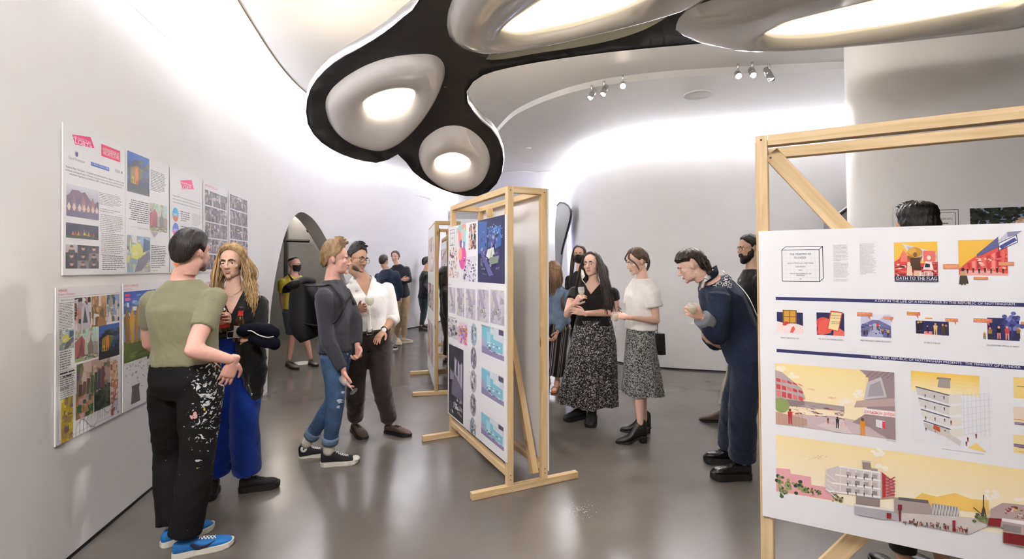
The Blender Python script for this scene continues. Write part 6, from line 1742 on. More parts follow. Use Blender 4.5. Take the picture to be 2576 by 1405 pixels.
for k, (x, c) in enumerate(zip((0, .14, .28, .42, .56, .72, .86), ('#5f5a74', '#8f7a86', '#6d5f78', '#a88486', '#7b6478', '#96707a', '#6c5b72'))): a.upoly([f(x, .25), f(x+.07, .62+.1*(k % 2)), f(x+.14, .55), f(x+.15, .25)], c)
for x in (.02, .17, .33, .47, .60, .75, .88): a.upoly([f(x, .30), f(x+.055, .45), f(x+.11, .30), f(x+.055, .14)], '#e6d6c4')
a.upoly([f(0, 0), f(0, .18), f(1, .22), f(1, 0)], '#6a5f78'); a.unclip(); a.end('picture', 'collage of a folded mauve pavilion')
r = a.rc(z1(86, 872), z1(332, 1022)); a.grad(r, '#141420', '#23243f'); W, Hh = r[2]-r[0], r[3]-r[1]; a.clip(r)
for k in range(9): a.upoly([f(.16+k*.08, .2), f(.20+k*.08, .62-.05*abs(k-4)/2), f(.24+k*.08, .2)], ('#b0643a', '#8a5a3c', '#c9a33a', '#6a4860')[k % 4])
a.upoly([f(.46, .2), f(.5, .7), f(.62, .5), f(.6, .2)], '#5a4560'); a.upoly([f(.5, .25), f(.54, .48), f(.6, .25)], '#e2cc3a'); a.upoly([f(0, 0), f(0, .2), f(1, .2), f(1, 0)], '#2e3a2a'); a.unclip(); a.end('picture', 'night view of glowing pavilion')
r = a.rc(z1(74, 1052), z1(324, 1258)); W, Hh = (r[2]-r[0])/3, (r[3]-r[1])/3
for i in range(3):
    for j in range(3):
        q = (r[0]+i*W, r[1]+j*Hh, r[0]+(i+1)*W, r[1]+(j+1)*Hh); a.urect(q, PH[(i*3+j*2) % 5]); a.clip(q); a.ell((q[0]+W*.5, q[1]+Hh*.1), W*.3, Hh*.35, ('#1d1c22', '#4a3f4a', '#2b2a35')[(i+j) % 3]); a.ell((q[0]+W*.5, q[1]+Hh*.58), W*.16, Hh*.27, '#c8a291'); a.ell((q[0]+W*.5, q[1]+Hh*.78), W*.17, Hh*.13, '#2a2020'); a.unclip()
a.end('picture', 'grid of nine video call faces')

a = Art(POST[1], [(326.4, 359), (436, 405), (433, 685), (316, 689)])
def pavilion(a, r, night=True):
    W, Hh = r[2]-r[0], r[3]-r[1]; f = lambda x, y: (r[0]+x*W, r[1]+y*Hh); a.grad(r, '#23252c', '#3f62a8'); a.clip(r); a.shards((r[0], r[1]+Hh*.3, r[2], r[1]+Hh*.85), ['#20242c', '#2c3340', '#36404a', '#454b46'], 30, 3, 0.2)
    a.upoly([f(.0, .62), f(.35, .83), f(.88, .64), f(.55, .55), f(.2, .6)], '#23262c'); a.upoly([f(.12, .2), f(.15, .6), f(.40, .70), f(.72, .62), f(.55, .35), f(.42, .18)], '#8f7634')
    a.upoly([f(.36, .2), f(.34, .62), f(.46, .66), f(.48, .4), f(.42, .2)], '#d77a3e'); a.upoly([f(.5, .3), f(.48, .64), f(.72, .6), f(.62, .42)], '#5f6038'); a.upoly([f(.14, .2), f(.2, .42), f(.34, .36), f(.36, .2)], '#c0a03c'); a.upoly([f(0, 0), f(0, .24), f(1, .18), f(1, 0)], '#2b2f30')
    for k in range(9): a.person(f(.1+.1*k, .16+.02*(k % 3)), Hh*.17, '#16171b', '#33302f')
    a.unclip()
pavilion(a, a.rc(z1(612, 318), z1(777, 680))); a.end('picture', 'photo of a pavilion glowing orange at night')
def church(a, r):
    W, Hh = r[2]-r[0], r[3]-r[1]; f = lambda x, y: (r[0]+x*W, r[1]+y*Hh); a.grad(r, '#a8b78c', '#c3ddd9'); a.clip(r); a.shards(r, ['#d6e3d3', '#a9b58e', '#c9b6ae', '#8f8c80', '#d9cfc8'], 40, 8, 0.16)
    a.upoly([f(.02, .12), f(.0, .62), f(.28, .8), f(.42, .62), f(.40, .15)], '#b06a6a'); a.upoly([f(.12, .15), f(.28, .78), f(.40, .2)], '#8d5054'); a.upoly([f(.55, .15), f(.55, .5), f(.64, .6), f(.67, .95), f(.70, .6), f(.78, .5), f(.8, .15)], '#8a7d78'); a.upoly([f(.8, .1), f(.8, .55), f(1, .5), f(1, .1)], '#a49a94'); a.shards((r[0], r[1], r[2], r[1]+Hh*.2), ['#7b8a4e', '#5f6b45', '#9aa05e', '#4e4a45'], 30, 9, 0.15); a.unclip()
church(a, a.rc(z1(778, 722), z1(914, 968))); a.poly([z1(778, 955), z1(840, 962), z1(806, 1006)], '#b9adb8'); a.end('picture', 'watercolour of a pavilion before a church tower')
def mapart(a, r, seed=4):
    W, Hh = r[2]-r[0], r[3]-r[1]; f = lambda x, y: (r[0]+x*W, r[1]+y*Hh); a.grad(r, '#b8bdc4', '#a3bcd0'); a.clip(r); a.shards(r, ['#8ea6b8', '#c9cfae', '#d8d98a', '#a9a7a6', '#7d8894', '#dfe3e0'], 50, seed, 0.18)
    a.upoly([f(.15, .4), f(.2, .75), f(.55, .8), f(.68, .55), f(.4, .35)], '#d8d878'); a.upoly([f(.3, .0), f(.45, .35), f(.95, .6), f(1, .4), f(.6, .05)], '#78747f'); a.upoly([f(.66, .55), f(.7, .95), f(.98, .9), f(.98, .65)], '#5a6a86'); a.upoly([f(.2, .5), f(.4, .62), f(.45, .5), f(.3, .42)], '#e6e6a8'); a.unclip()
mapart(a, a.rc(z1(588, 985), z1(770, 1292))); a.end('picture', 'yellow and blue aerial plan')
a.lines(a.rc(z1(792, 465), z1(910, 665)), 13, '#6d6a6a', 3); a.lines(a.rc(z1(612, 690), z1(768, 905)), 11, '#4f4c4d', 4, 'r'); a.lines(a.rc(z1(782, 1065), z1(905, 1258)), 13, '#4f4c4d', 5); a.lines(a.rc(z1(620, 912), z1(766, 950)), 2, '#bab6b4', 6, 'r'); a.lines(a.rc(z1(792, 675), z1(870, 700)), 1, '#c2bebc', 7); a.lines(a.rc(z1(776, 1270), z1(870, 1285)), 1, '#bab6b4', 8)
a.end('lettering')

a = Art(POST[2], [(437.7, 411), (521, 446), (519, 683), (435, 684)])
a.poly([z1(1016, 570), z1(1110, 568), z1(1128, 642), z1(1030, 640)], PINK); a.tx('ARCHITECTURE', z1(1018, 590), z1(1108, 592), 5.5, '#fbeaf1'); a.tx('LGBT+', z1(1026, 632), z1(1122, 640), 11, '#ffffff'); a.end('logo', 'pink logo reading ARCHITECTURE LGBT+')
for k, y in enumerate((690, 715, 740)): a.tx(('Architecture LGBT+ is a not for profit grassroots organisation. We aim to promote a safe,', 'inclusive and prejudice free environment for LGBT+ architects and those working and studying', 'within the profession through networking events, learning, mentoring and role models.')[k], z1(955, y), z1(1178, y+50), 4, DK)
for k, (y, c1, c2, st) in enumerate(((838, '#2f9ec4', '#b8624a', '39%'), (958, '#5a6fc8', '#d054a8', '40%'), (1080, '#e07a4a', '#8a4ab8', '42%'), (1190, '#eeb42c', '#e8862a', '50%'))):
    u = a.uv(z1(975, y)); a.ell(u, 0.052, 0.058, c1, 28); a.upoly([(u[0]+0.052*math.cos(t), u[1]+0.058*math.sin(t)) for t in np.linspace(math.pi*1.05, math.pi*1.95, 16)], c2); a.text(st, u-(0.034, 0.014), 0.068, 0.026, '#f4f0f4'); a.lines((u[0]+0.09, u[1]-0.045, u[0]+0.26, u[1]+0.045), 5, '#7a7677', k); a.lines((u[0]+0.31, u[1]-0.06, u[0]+0.50, u[1]+0.045), 9, '#b9b5b4', k+9)
a.end('lettering')
def photowall(a, x0, x1, rows, seed, title=False):
    W = a.w; rs = random.Random(seed); y = a.h-(0.07 if title else 0.02); hh = (y-0.02)/rows
    for k in range(rows):
        cuts = sorted([0.02, W-0.02]+[W*(0.3+0.33*i)+rs.uniform(-0.04, 0.04) for i in range(2)])
        for i in range(3):
            r = (cuts[i]+0.003, y-hh*(k+1)+0.006, cuts[i+1]-0.003, y-hh*k-0.006); a.urect(r, rs.choice(['#4a4448', '#6b6366', '#8f8789', '#544c58'])); a.shards(r, PH+['#a48f88', '#7d6a78', '#c9bfbc'], 26, rs.random(), 0.25, 1.0)
            for q in range(5): a.person((r[0]+(r[2]-r[0])*rs.uniform(.1, .9), r[1]), hh*rs.uniform(.4, .6), rs.choice(['#2a262b', '#3b3440', '#d8d2d0', '#57505a']))
            a.end('picture')
a = Art(POST[3], [(522, 449), (585, 476), (585, 678), (520, 683)]); photowall(a, 0, 0, 5, 5, True); a.text('ARCHITECTURE LGBT+', (0.03, a.h-0.045), 0.30, 0.022, '#d9447a'); a.end('lettering')
a = Art(POST[4], [(587, 477), (637, 497), (637, 674), (587, 678)]); photowall(a, 0, 0, 5, 8, False); r = (0.22, 0.70, 0.34, 0.81); a.urect(r, '#c8664a'); a.end('picture')

# ---- lower row
a = Art(POST[5], [(141.3, 712.8), (303.4, 706.9), (299.5, 1046), (133, 1125.5)])
a.tx('WINNER', z2(82, 138), z2(150, 134), 7.5, '#d8325f'); a.tx('Foster + Partners', z2(82, 166), z2(208, 160), 6.5, '#d66a86')
u0 = a.uv(z2(78, 180)); u1 = a.uv(z2(550, 160)); a.frame((0.018, 0.385, a.w-0.016, u0[1]), '#b99a9a', 0.0016); a.frame((0.018, 0.02, a.w-0.016, 0.372), '#a8a4a4', 0.0016)
a.text('RAINBOW AFTER THE STORM', a.uv(z2(100, 208)), 0.10, 0.007, DK); a.lines(a.rc(z2(88, 222), z2(194, 430)), 18, '#8a8786', 2); a.lines(a.rc(z2(85, 605), z2(182, 730)), 8, '#8a8786', 12); a.lines(a.rc(z2(82, 800), z2(200, 880)), 7, '#8a8786', 22); a.lines(a.rc(z2(82, 770), z2(195, 795)), 2, DK, 23, 'c')
a.lines(a.rc(z2(82, 895), z2(195, 955)), 6, '#9d9a99', 29); a.end('lettering')
for k, (x0, y0, x1, y1, pal, sd) in enumerate(((205, 188, 324, 425, ['#2b2a2e', '#3c4048', '#c99484', '#cfc6c9', '#a8a3ad', '#e3dee0'], 1), (334, 178, 446, 405, ['#a97f4c', '#c9a070', '#7f6a4a', '#c3aa98', '#dcd5d2', '#6d6650'], 2), (452, 168, 546, 370, ['#8aa0c0', '#5e6a6a', '#cbb9ac', '#e3d8d0', '#49557a', '#a3a08e'], 3), (212, 712, 466, 915, ['#b79a8e', '#d6c1b6', '#8a7a62', '#5e6a4e', '#6d5a72', '#c9b2a8'], 4), (202, 945, 336, 1098, ['#b98f5c', '#8f6f4c', '#3f6a4a', '#c9a3a0', '#a6864c'], 5), (344, 905, 466, 1040, ['#2b3428', '#3f4a38', '#4e5a44', '#5a4a44', '#20281f'], 6))):
    r = a.rc(z2(x0, y0), z2(x1, y1)); a.urect(r, pal[0]); a.shards(r, pal, 40, sd, 0.22, 1.4); W, Hh = r[2]-r[0], r[3]-r[1]
    if k == 0:
        a.clip(r)
        for q in range(9): a.line((r[0], r[1]+Hh*(.1+.1*q)), (r[0]+W*.35, r[1]+Hh*.55), 0.004, '#c98a70')
        a.upoly([(r[0]+W*.35, r[1]), (r[0]+W*.42, r[1]+Hh*.7), (r[0]+W*.65, r[1]+Hh*.85), (r[0]+W*.9, r[1]+Hh*.6), (r[0]+W, r[1])], '#c9c2cc'); a.upoly([(r[0]+W*.5, r[1]+Hh*.2), (r[0]+W*.62, r[1]+Hh*.72), (r[0]+W*.8, r[1]+Hh*.2)], '#55606a'); a.unclip()
    if k == 3:
        for q in range(7): a.upoly([(r[0]+W*(.04+.11*q), r[1]+Hh*.12), (r[0]+W*(.07+.11*q), r[1]+Hh*(.45+.05*q)), (r[0]+W*(.16+.11*q), r[1]+Hh*(.42+.05*q)), (r[0]+W*(.14+.11*q), r[1]+Hh*.14)], ('#5a3a3c', '#6a5040', '#55503a', '#4a5a40', '#3a5238', '#5a4a6a', '#7a4a4a')[q])
    a.end('picture')
mapart(a, a.rc(z2(85, 445), z2(192, 575))); a.end('picture'); church(a, a.rc(z2(202, 440), z2(376, 652))); a.end('picture'); pavilion(a, a.rc(z2(386, 412), z2(542, 640))); a.end('picture')
r = a.rc(z2(90, 985), z2(175, 1305)); a.urect(r, '#d8b73c'); a.shards(r, ['#e3c93a', '#cfae44', '#b8985a', '#a88a78', '#ecd85a', '#8f7a6a'], 60, 7, 0.3, 0.4); a.end('picture', 'yellow plan strip')
for k in range(4):
    r = a.rc(z2(472, 690+k*80), z2(528, 755+k*80)); a.urect(r, ('#d9b79a', '#d6a982', '#c98e62', '#b8705a')[k]); a.shards(r, ['#e3c9b4', '#c9956a', '#b87a58', '#a3604a', '#ded5cf'], 18, k, 0.3); a.end('picture')
r = a.rc(z2(472, 985), z2(528, 1108)); a.urect(r, '#c9c6cf'); a.shards(r, ['#b3b0bd', '#dedce3', '#a8604a'], 14, 3, 0.3)
for x0, y0, s_ in ((200, 1125, 1.0), (368, 1050, 0.6)):
    r = a.rc(z2(x0, y0), z2(x0+165*s_, y0+105*s_)); W, Hh = r[2]-r[0], r[3]-r[1]
    for q in range(6): a.line((r[0]+W*q/6, r[1]+Hh*.05), (r[0]+W*q/6, r[1]+Hh*(.5+.3*math.sin(q))), 0.0022, '#4a4748'); a.line((r[0]+W*q/6, r[1]+Hh*(.5+.3*math.sin(q))), (r[0]+W*(q+1)/6, r[1]+Hh*(.5+.3*math.sin(q+1))), 0.0022, '#4a4748'); a.line((r[0]+W*q/6, r[1]+Hh*.6), (r[0]+W*(q+.6)/6, r[1]+Hh*.95), 0.0018, '#6a6768')
a.end('drawing', 'line drawings of the structure')

a = Art(POST[6], [(315.5, 706.2), (434, 702), (432, 985), (313, 1037)])
a.tx('HIGHLY COMMENDED', z2(608, 108), z2(724, 102), 6, '#d8325f'); a.tx('Andr\u00e9 Kong', z2(608, 134), z2(668, 128), 5, '#d88a9c'); a.lines((0.30, 0.40, 0.44, 0.46), 6, '#9d9a99', 2); a.lines((0.45, 0.40, 0.58, 0.46), 6, '#9d9a99', 3); a.lines((0.30, 0.22, 0.44, 0.28), 6, '#9d9a99', 4); a.lines((0.45, 0.22, 0.58, 0.28), 6, '#9d9a99', 5); a.end('lettering')
r = a.rc(z2(606, 145), z2(1010, 590)); r = (0.012, r[1], a.w-0.012, r[3]); W, Hh = r[2]-r[0], r[3]-r[1]; f = lambda x, y: (r[0]+x*W, r[1]+y*Hh); a.grad(r, '#8aa0c4', '#2f57a8'); a.clip(r); a.shards(f(0, .55)+f(.8, .95), ['#5a80c0', '#a9bcd8', '#e3e8ee', '#7d9acb'], 26, 2, 0.12); a.urect(f(0, 0)+f(1, .3), '#5a6a2a'); a.shards(f(0, 0)+f(1, .3), ['#6a7a30', '#4a5a24', '#7d8a3c', '#3a4820'], 40, 5, 0.12)
for q in range(7): a.upoly([f(.04+.10*q, .26), f(.0+.11*q, .6), f(.06+.11*q, .80), f(.12+.10*q, .62), f(.11+.09*q, .26)], ('#8f6a20', '#c99a30', '#a87a24', '#d6ac44', '#9a7428', '#b98a2c', '#7a5c20')[q])
a.urect(f(.02, .93)+f(.12, .97), '#d8447a'); a.urect(f(.02, .87)+f(.13, .91), '#e06a94'); a.unclip(); a.end('picture', 'golden twisted structure under a blue sky')
r = (0.30, 0.295, 0.43, 0.385); a.urect(r, '#55605a'); a.shards(r, ['#3f4a44', '#6a7a6a', '#8a9488', '#2f3834'], 20, 3, 0.3); a.end('picture'); r = (0.445, 0.295, 0.575, 0.385)
for k, c in enumerate(('#c9624a', '#c9a04a', '#5a8a5a', '#5a80a0', '#6a5a8a')): a.urect((r[0], r[1]+(r[3]-r[1])*k/5, r[2], r[1]+(r[3]-r[1])*(k+1)/5), c)
a.end('picture'); a.shards((0.03, 0.12, 0.27, 0.30), ['#b9b5b4', '#a3a09f'], 40, 8, 0.06); a.upoly([(0.09, 0.03), (0.105, 0.12), (0.10, 0.15), (0.2, 0.15), (0.19, 0.12), (0.205, 0.03)], '#6b6868'); a.shards((0.36, 0.03, 0.52, 0.16), ['#77747a', '#9a979b', '#8a6a5a'], 30, 9, 0.15); a.end('drawing')
for k in (7, 8, 9):
    a = Art(POST[k]); r = (0.03, 0.45, a.w-0.03, a.h-0.09); pal = [['#6a7a8a', '#9aa4a8', '#c9c0b4', '#4a5058'], ['#b9a08a', '#8a6a5a', '#d6cabc', '#5a4a44'], ['#e3b4c0', '#e9c9d0', '#d98aa0', '#8a8690']][k-7]
    a.urect(r, pal[0]); a.shards(r, pal, 40, k, 0.25); a.end('picture'); a.lines((0.03, 0.06, 0.28, 0.40), 22, '#9d9a99', k); a.lines((0.31, 0.06, 0.56, 0.40), 22, '#9d9a99', k+5); a.text('COMMENDED', (0.03, a.h-0.05), 0.2, 0.024, '#d8325f'); a.end('lettering')

# ------------------------------------------------------------------ central stand board
a = Art(BD1, [(1119, 573), (1267.6, 546), (1267.6, 1166.7), (1125, 1038)])
r = a.rc(z7(345, 470), z7(385, 604)); a.frame(r, '#2c2a2c', 0.004); a.frame((r[0], r[3]-0.035, r[2], r[3]-0.031), '#2c2a2c', 0.004)
for k, (st, w_) in enumerate((('WHITE', .12), ('NOTE', .10), ('-', .02), ('THEY/THEM', .1), ('RIBA PART II', .1))): a.text(st, ((r[0]+r[2])/2, r[3]-0.09-0.055*k), w_*0.6, 0.018, DK, 'c')
a.lines(a.rc(z7(402, 455), z7(418, 500)), 6, '#8a8786', 3); a.lines(a.rc(z7(405, 835), z7(428, 895)), 7, '#c08a78', 4); a.tx('PLANS 1:100', z7(338, 945), z7(364, 950), 3, DK); a.tx('PHYSICAL PROJECTS MOVEMENT', z7(342, 1218), z7(405, 1232), 3, DK); a.tx('ELEVATION & SECTIONS 1:100', z7(618, 1310), z7(720, 1345), 4, DK); a.tx('SECTIONAL MODEL', z8(325, 92), z8(355, 105), 3, DK)
for k, st in enumerate(('Personal meeting corner', 'Water harvesting', 'Central library exhibits', 'Cross-support', 'Large openings')): a.tx(st, z8(488, 142+k*182 if k else -25), z8(548, 160+k*182 if k else -8), 3, '#6a6768')
a.end('lettering')
u = a.uv(z7(450, 585)); 
for rx, ry, dx, dy, c in ((.105, .17, 0, .09, '#e58f84'), (.05, .08, -.05, .17, '#8fd0cc'), (.055, .10, .05, .03, '#9ad6d2'), (.095, .11, .01, -.13, '#d8569a'), (.05, .06, -.05, -.10, '#e8a08e'), (.03, .035, -.03, -.01, '#4a5aa8'), (.025, .03, .045, -.02, '#7a6ab8'), (.035, .05, .0, .07, '#f0b8a8'), (.025, .03, .01, -.02, '#f3dfc8')): a.ell(u+np.array((dx, dy)), rx, ry, c)
a.end('diagram', 'coral, mint and magenta bubble diagram')
def scat(x0, y0, x1, y1, zz, pal, n, seed, bg=None, size=0.15, tall=1.0, label=None, post=None):
    r = a.rc(zz(x0, y0), zz(x1, y1))
    if bg: a.urect(r, bg)
    if pal: a.shards(r, pal, n, seed, size, tall)
    if post: a.clip(r); post(r, lambda x, y: (r[0]+x*(r[2]-r[0]), r[1]+y*(r[3]-r[1]))); a.unclip()
    return a.end('picture', label)
scat(342, 625, 412, 890, z7, ['#d9b3a4', '#8a5a62', '#e8d5cc', '#c98a78', '#5a3a48', '#e6ded8'], 90, 1, None, 0.10)
scat(506, 430, 570, 650, z7, ['#4a3a3c', '#8a6a5a', '#c9b8ae', '#2a2428', '#d98a5a', '#e3dcd8'], 90, 2, '#d9d4d6', 0.14)
scat(460, 712, 572, 935, z7, ['#8f86a8', '#6d648a', '#b8b0c4', '#4a4468', '#dcd8e2'], 80, 3, '#e3dfe4', 0.09)
def night(r, f):
    a.upoly([f(.03, .45), f(.03, .96), f(.36, .93), f(.36, .45)], '#3f5f9a'); a.upoly([f(.4, .5), f(.4, .85), f(.66, .82), f(.66, .6)], '#34508a'); a.upoly([f(.68, .5), f(.68, .83), f(.86, .83), f(.88, .55)], '#3a62a8')
    a.shards(f(.12, .2)+f(.82, .72), ['#4a4472', '#5f5788', '#3a3560', '#7a7098', '#2c2a4a', '#8f86a8'], 70, 5, 0.14, 0.8); a.shards(f(.1, .12)+f(.55, .35), ['#3a4a4e', '#2f3a44', '#55605a'], 30, 6, 0.14); a.upoly([f(.08, .5), f(.2, .48), f(.62, .12), f(.45, .1)], '#5a5488')
    a.upoly([f(.34, .40), f(.40, .50), f(.62, .53), f(.66, .44), f(.5, .36)], '#d6d8cc'); a.upoly([f(.46, .36), f(.56, .50), f(.60, .38)], '#b3b8b0'); a.upoly([f(.45, .33), f(.5, .38), f(.82, .40), f(.78, .3), f(.5, .27)], '#7d8a7a')
    rs = random.Random(3)
    for k in range(45): a.ell(f(rs.gauss(.68, .12), rs.gauss(.78, .05)), 0.006, 0.006, '#a9c0e0', 6, False)
scat(583, 385, 815, 968, z7, None, 0, 5, '#23254a', label='dark blue night collage of a gothic building', post=night)
def plan(r, f):
    a.upoly([f(.1, .95), f(.35, .98), f(.8, .2), f(.6, .1)], '#a39aae'); a.shards(f(.3, .15)+f(.8, .45), ['#7d8a6a', '#c9ccae', '#55605a', '#e3e3d0'], 14, 3, 0.2); a.line(f(.02, .05), f(.98, .3), 0.004, '#b9b2c0')
for k, x in enumerate((345, 410, 486, 582, 694)): scat(x, 962+k*11, x+(57, 66, 84, 100, 118)[k], 1195+k*33, z7, ['#c2bac8', '#b3aab8', '#d6d0da', '#9f97a6', '#cfc8b8'], 40, 20+k, '#cbc4d0', 0.25, post=plan)
scat(345, 1225, 420, 1400, z7, ['#c9c4c9', '#8a858c', '#4a464c', '#dedadf', '#2c2a2e'], 40, 31, '#d6d2d8', 0.2)
scat(430, 1262, 503, 1400, z7, ['#d8a44a', '#c9568a', '#5a6ab8', '#e3c0c8', '#b87a3a'], 30, 32, '#e0c8d2', 0.22)
scat(325, -60, 400, 75, z8, ['#c9c4c9', '#8a6a9a', '#dedadf', '#4a464c'], 24, 33, '#d6d2d8', 0.2)
scat(400, -30, 470, 125, z8, ['#d85a9a', '#8a7ac8', '#e8b8c0', '#d8a44a'], 24, 34, '#e8c8d0', 0.2)
def bldg(r, f):
    a.upoly([f(.4, .4), f(.4, .86), f(.72, .78), f(.95, .80), f(.95, .4)], '#9a92a4'); a.upoly([f(.45, .62), f(.6, .84), f(.64, .84), f(.64, .6)], '#5a5466')
    for q in range(3): a.line(f(.45+.2*q, .45), f(.5+.2*q, .82), 0.012, '#d6d0dc')
    a.upoly([f(.2, .3), f(.3, .65), f(.95, .45), f(.95, .3)], '#6a6274'); a.upoly([f(.1, .5), f(.12, .66), f(.35, .6), f(.35, .52)], '#8f879a'); a.shards(f(.1, .02)+f(.95, .3), ['#3a353f', '#544e5a', '#8f8994', '#2a262e', '#c9c4cc'], 30, 4, 0.2)
scat(328, 95, 446, 715, z8, ['#2c2a33', '#3a3742'], 10, 35, '#2f2d38', 0.3, label='dark sectional perspective of a tower', post=bldg)
for k in range(5):
    u = a.uv(z8(520, 40+k*178 if k else 40)); a.ell(u, .075, .100, '#dcd8dc', 24); a.ell(u, .068, .092, ('#9fb0bc', '#8a8894', '#b0aab2', '#a898a0', '#9aa6b0')[k], 24); rr = (u[0]-.042, u[1]-.065, u[0]+.042, u[1]+.065); a.shards(rr, ['#5a5a66', '#c9c9d0', '#e6e4e8', '#7a7a86', '#3f3e4a'], 18, k, 0.3); a.end('picture')
def elev(r, f):
    a.upoly([f(0, .55), f(0, .98), f(.4, .95), f(.4, .75), f(.55, .74), f(.55, .6), f(.95, .55), f(.95, .2), f(0, .2)], '#7fbccb'); a.upoly([f(.25, .2), f(.25, .8), f(.42, .78), f(.42, .2)], '#a3d0da'); a.upoly([f(0, 0), f(0, .26), f(1, .16), f(1, 0)], '#8c80a4'); a.upoly([f(.0, .26), f(.0, .55), f(.16, .5), f(.2, .24)], '#a9a0c0')
    a.shards(f(.25, .15)+f(.85, .45), ['#e3e6e8', '#5a5a66', '#b9bcc4', '#8a8a96', '#f0f0f2', '#3a3a44'], 34, 6, 0.14); a.upoly([f(.78, .80), f(.78, .98), f(.98, .97), f(.98, .80)], '#55506a')
for k in range(3):
    pts = [(622 if k == 0 else 582, (-60, 284, 600)[k]), (756, (290, 640, 960)[k])]
    scat(582, (-40, 290, 625)[k], 756, (262, 605, 935)[k], z8, ['#dfe3e8', '#cdd6de'], 12, 40+k, '#d9dde4', 0.3, post=elev)
# boards of the far stands
for bd, sd in ((BD2, 3), (BD3, 6)):
    a = Art(bd); a.clip((0.05, 0.05, a.w-0.05, a.h-0.05))
    for k, (x0, y0, x1, y1, c) in enumerate(((.05, .70, .95, .93, '#d9c9c6'), (.05, .45, .6, .62, '#5a4a4a'), (.65, .45, .95, .62, '#b9a8a0'), (.05, .1, .5, .36, '#c9a47a'), (.55, .1, .95, .36, '#a8a4ac'))):
        r = (x0*a.w, y0*a.h, x1*a.w, y1*a.h); a.urect(r, c); a.shards(r, ['#c9bcb8', '#8a7a7a', '#e3dcd8', '#b98a62'], 24, sd+k, 0.25); a.end('picture')

# ------------------------------------------------------------------ large landscape board at the right
a = Art(BD4)
r = a.rc(z5(250, 482), z5(545, 722)); a.clip((0, 0, a.w, a.h))
g = [z5(250, 482), z5(545, 470), z5(545, 718), z5(250, 724)]
U = [a.uv(q) for q in g]; up = np.array((0.012, 0.016))
def path(U, t, c, closed=True):
    for i in range(len(U) if closed else len(U)-1): a.line(U[i], U[(i+1) % len(U)], t, c, i == 0)
r = (U[3][0], U[3][1], U[1][0], U[1][1]); B = [(r[0], r[1]), (r[2], r[1]), (r[2], r[3]), (r[0], r[3])]
for k in range(9): a.line((r[0]+(r[2]-r[0])*k/9, r[1]), (r[0]+(r[2]-r[0])*k/9, r[3]), 0.0006, '#d6d4d4', False)
for k in range(8): a.line((r[0], r[1]+(r[3]-r[1])*k/8), (r[2], r[1]+(r[3]-r[1])*k/8), 0.0006, '#d6d4d4', False)
path(B, 0.0022, '#1d1b1c'); d = np.array((0.0125, 0.0125)); path([np.array(B[3]), np.array(B[3])+d, np.array(B[2])+d, np.array(B[1])+d, np.array(B[1])], 0.0022, '#1d1b1c', False); a.line(B[2], np.array(B[2])+d, 0.0022, '#1d1b1c')
cx = (r[0]+r[2])/2; H_ = r[3]-r[1]
for st, y, w_, h_, c in (('THE MINISTRY OF', .86, .075, .0088, '#1d1b1c'), ('PLUNDER', .75, .041, .0088, '#1d1b1c'), ('GLENN STRACHAN (THEY/THEM)', .585, .092, .0055, '#3a3839'), ('NON-BINARY', .475, .036, .0055, '#3a3839'), ('GAY', .365, .012, .0055, '#3a3839'), ('MArch THE UNIVERSITY OF', .255, .074, .0055, '#3a3839'), ('SHEFFIELD', .20, .030, .0055, '#3a3839'), ('UK', .09, .008, .0055, '#3a3839')): a.text(st, (cx, r[1]+H_*y-0.004), w_, h_, c, 'c')
a.end('title_box', 'outlined box reading THE MINISTRY OF PLUNDER')
for x0, y0, x1, st in ((658, 432, 838, 'Set in a (satirical) alternate|reality, the queer republic of|Nottingham has established|itself and existing hierarchies|of power are reversed. Every|day starts with an oath to|the (progress pride) flag and|roads into the city have been|blockaded leaving rail the|sole entry point. Trans clinics|and surgeries have begun|to replace coffee shops and|travel agents.||Coming from far... and not so|far, droves of displaced queer|people make their way to the|republic every year - and not|just for the excellent food.|These asylum seekers are|welcomed with open arms|and the ministry of plunder|has been charged with carving|up the old non-queer reserves|of wealth and sharing it out|amongst the new arrivals.||My design proposal explores|the Ministry of Plunder as'),
                       (870, 422, 1060, 'an arrival centre for Queer|asylum seekers and a focal|point for the redistribution of|wealth in the new republic.|The Ministry consists of 3|main structures; a reclamation|centre processes materials|plundered from Nottingham,|which are crafted into|items or stripped for raw|materials and sold in the|market below. This funds the|maintenance of temporary-|stay accommodation to house|new asylum seekers until they|can be allocated a home in the|city. Community facilities in|between the two facilitate the|transition of asylum seekers|into the city and help to|provide any support needed.|The remaining reclaimed|wealth is distributed amongst|the arrivals.')):
    u = a.uv(z5(x0, y0)); lh = 0.00505
    for k, ln in enumerate(st.split('|')):
        if ln: a.text(ln, u-np.array((0, 0.003+lh*k)), None, 0.0030, '#77747a')
a.end('lettering')
def collage(r, sky='#e3b34c'):
    a.urect(r, sky)
r = a.rc(z5(1146, 413), z5(1504, 730)); W, Hh = r[2]-r[0], r[3]-r[1]; f = lambda x, y: (r[0]+x*W, r[1]+y*Hh)
a.urect(r, '#e6b545'); a.clip(r)
a.upoly([f(.2, .97), f(.98, .72), f(.98, .45), f(.4, .6)], '#d6d0d6'); a.upoly([f(.3, .9), f(.98, .66), f(.98, .58), f(.4, .7)], '#b8b4c0'); a.upoly([f(0, .0), f(0, .5), f(.12, .58), f(.22, .80), f(.34, .6), f(.5, .45), f(1, .5), f(1, .0)], '#d0473c'); a.upoly([f(.15, .5), f(.16, .70), f(.22, .80), f(.30, .70), f(.31, .5)], '#e07a6a'); a.upoly([f(.68, .5), f(.68, .78), f(.95, .76), f(.95, .5)], '#d96a5c')
a.shards(f(.02, .14)+f(.98, .45), ['#c23a34', '#e0685a', '#8f2a34', '#e6b8a8', '#f0dcd2', '#6a2030', '#b8584a'], 60, 4, 0.14)
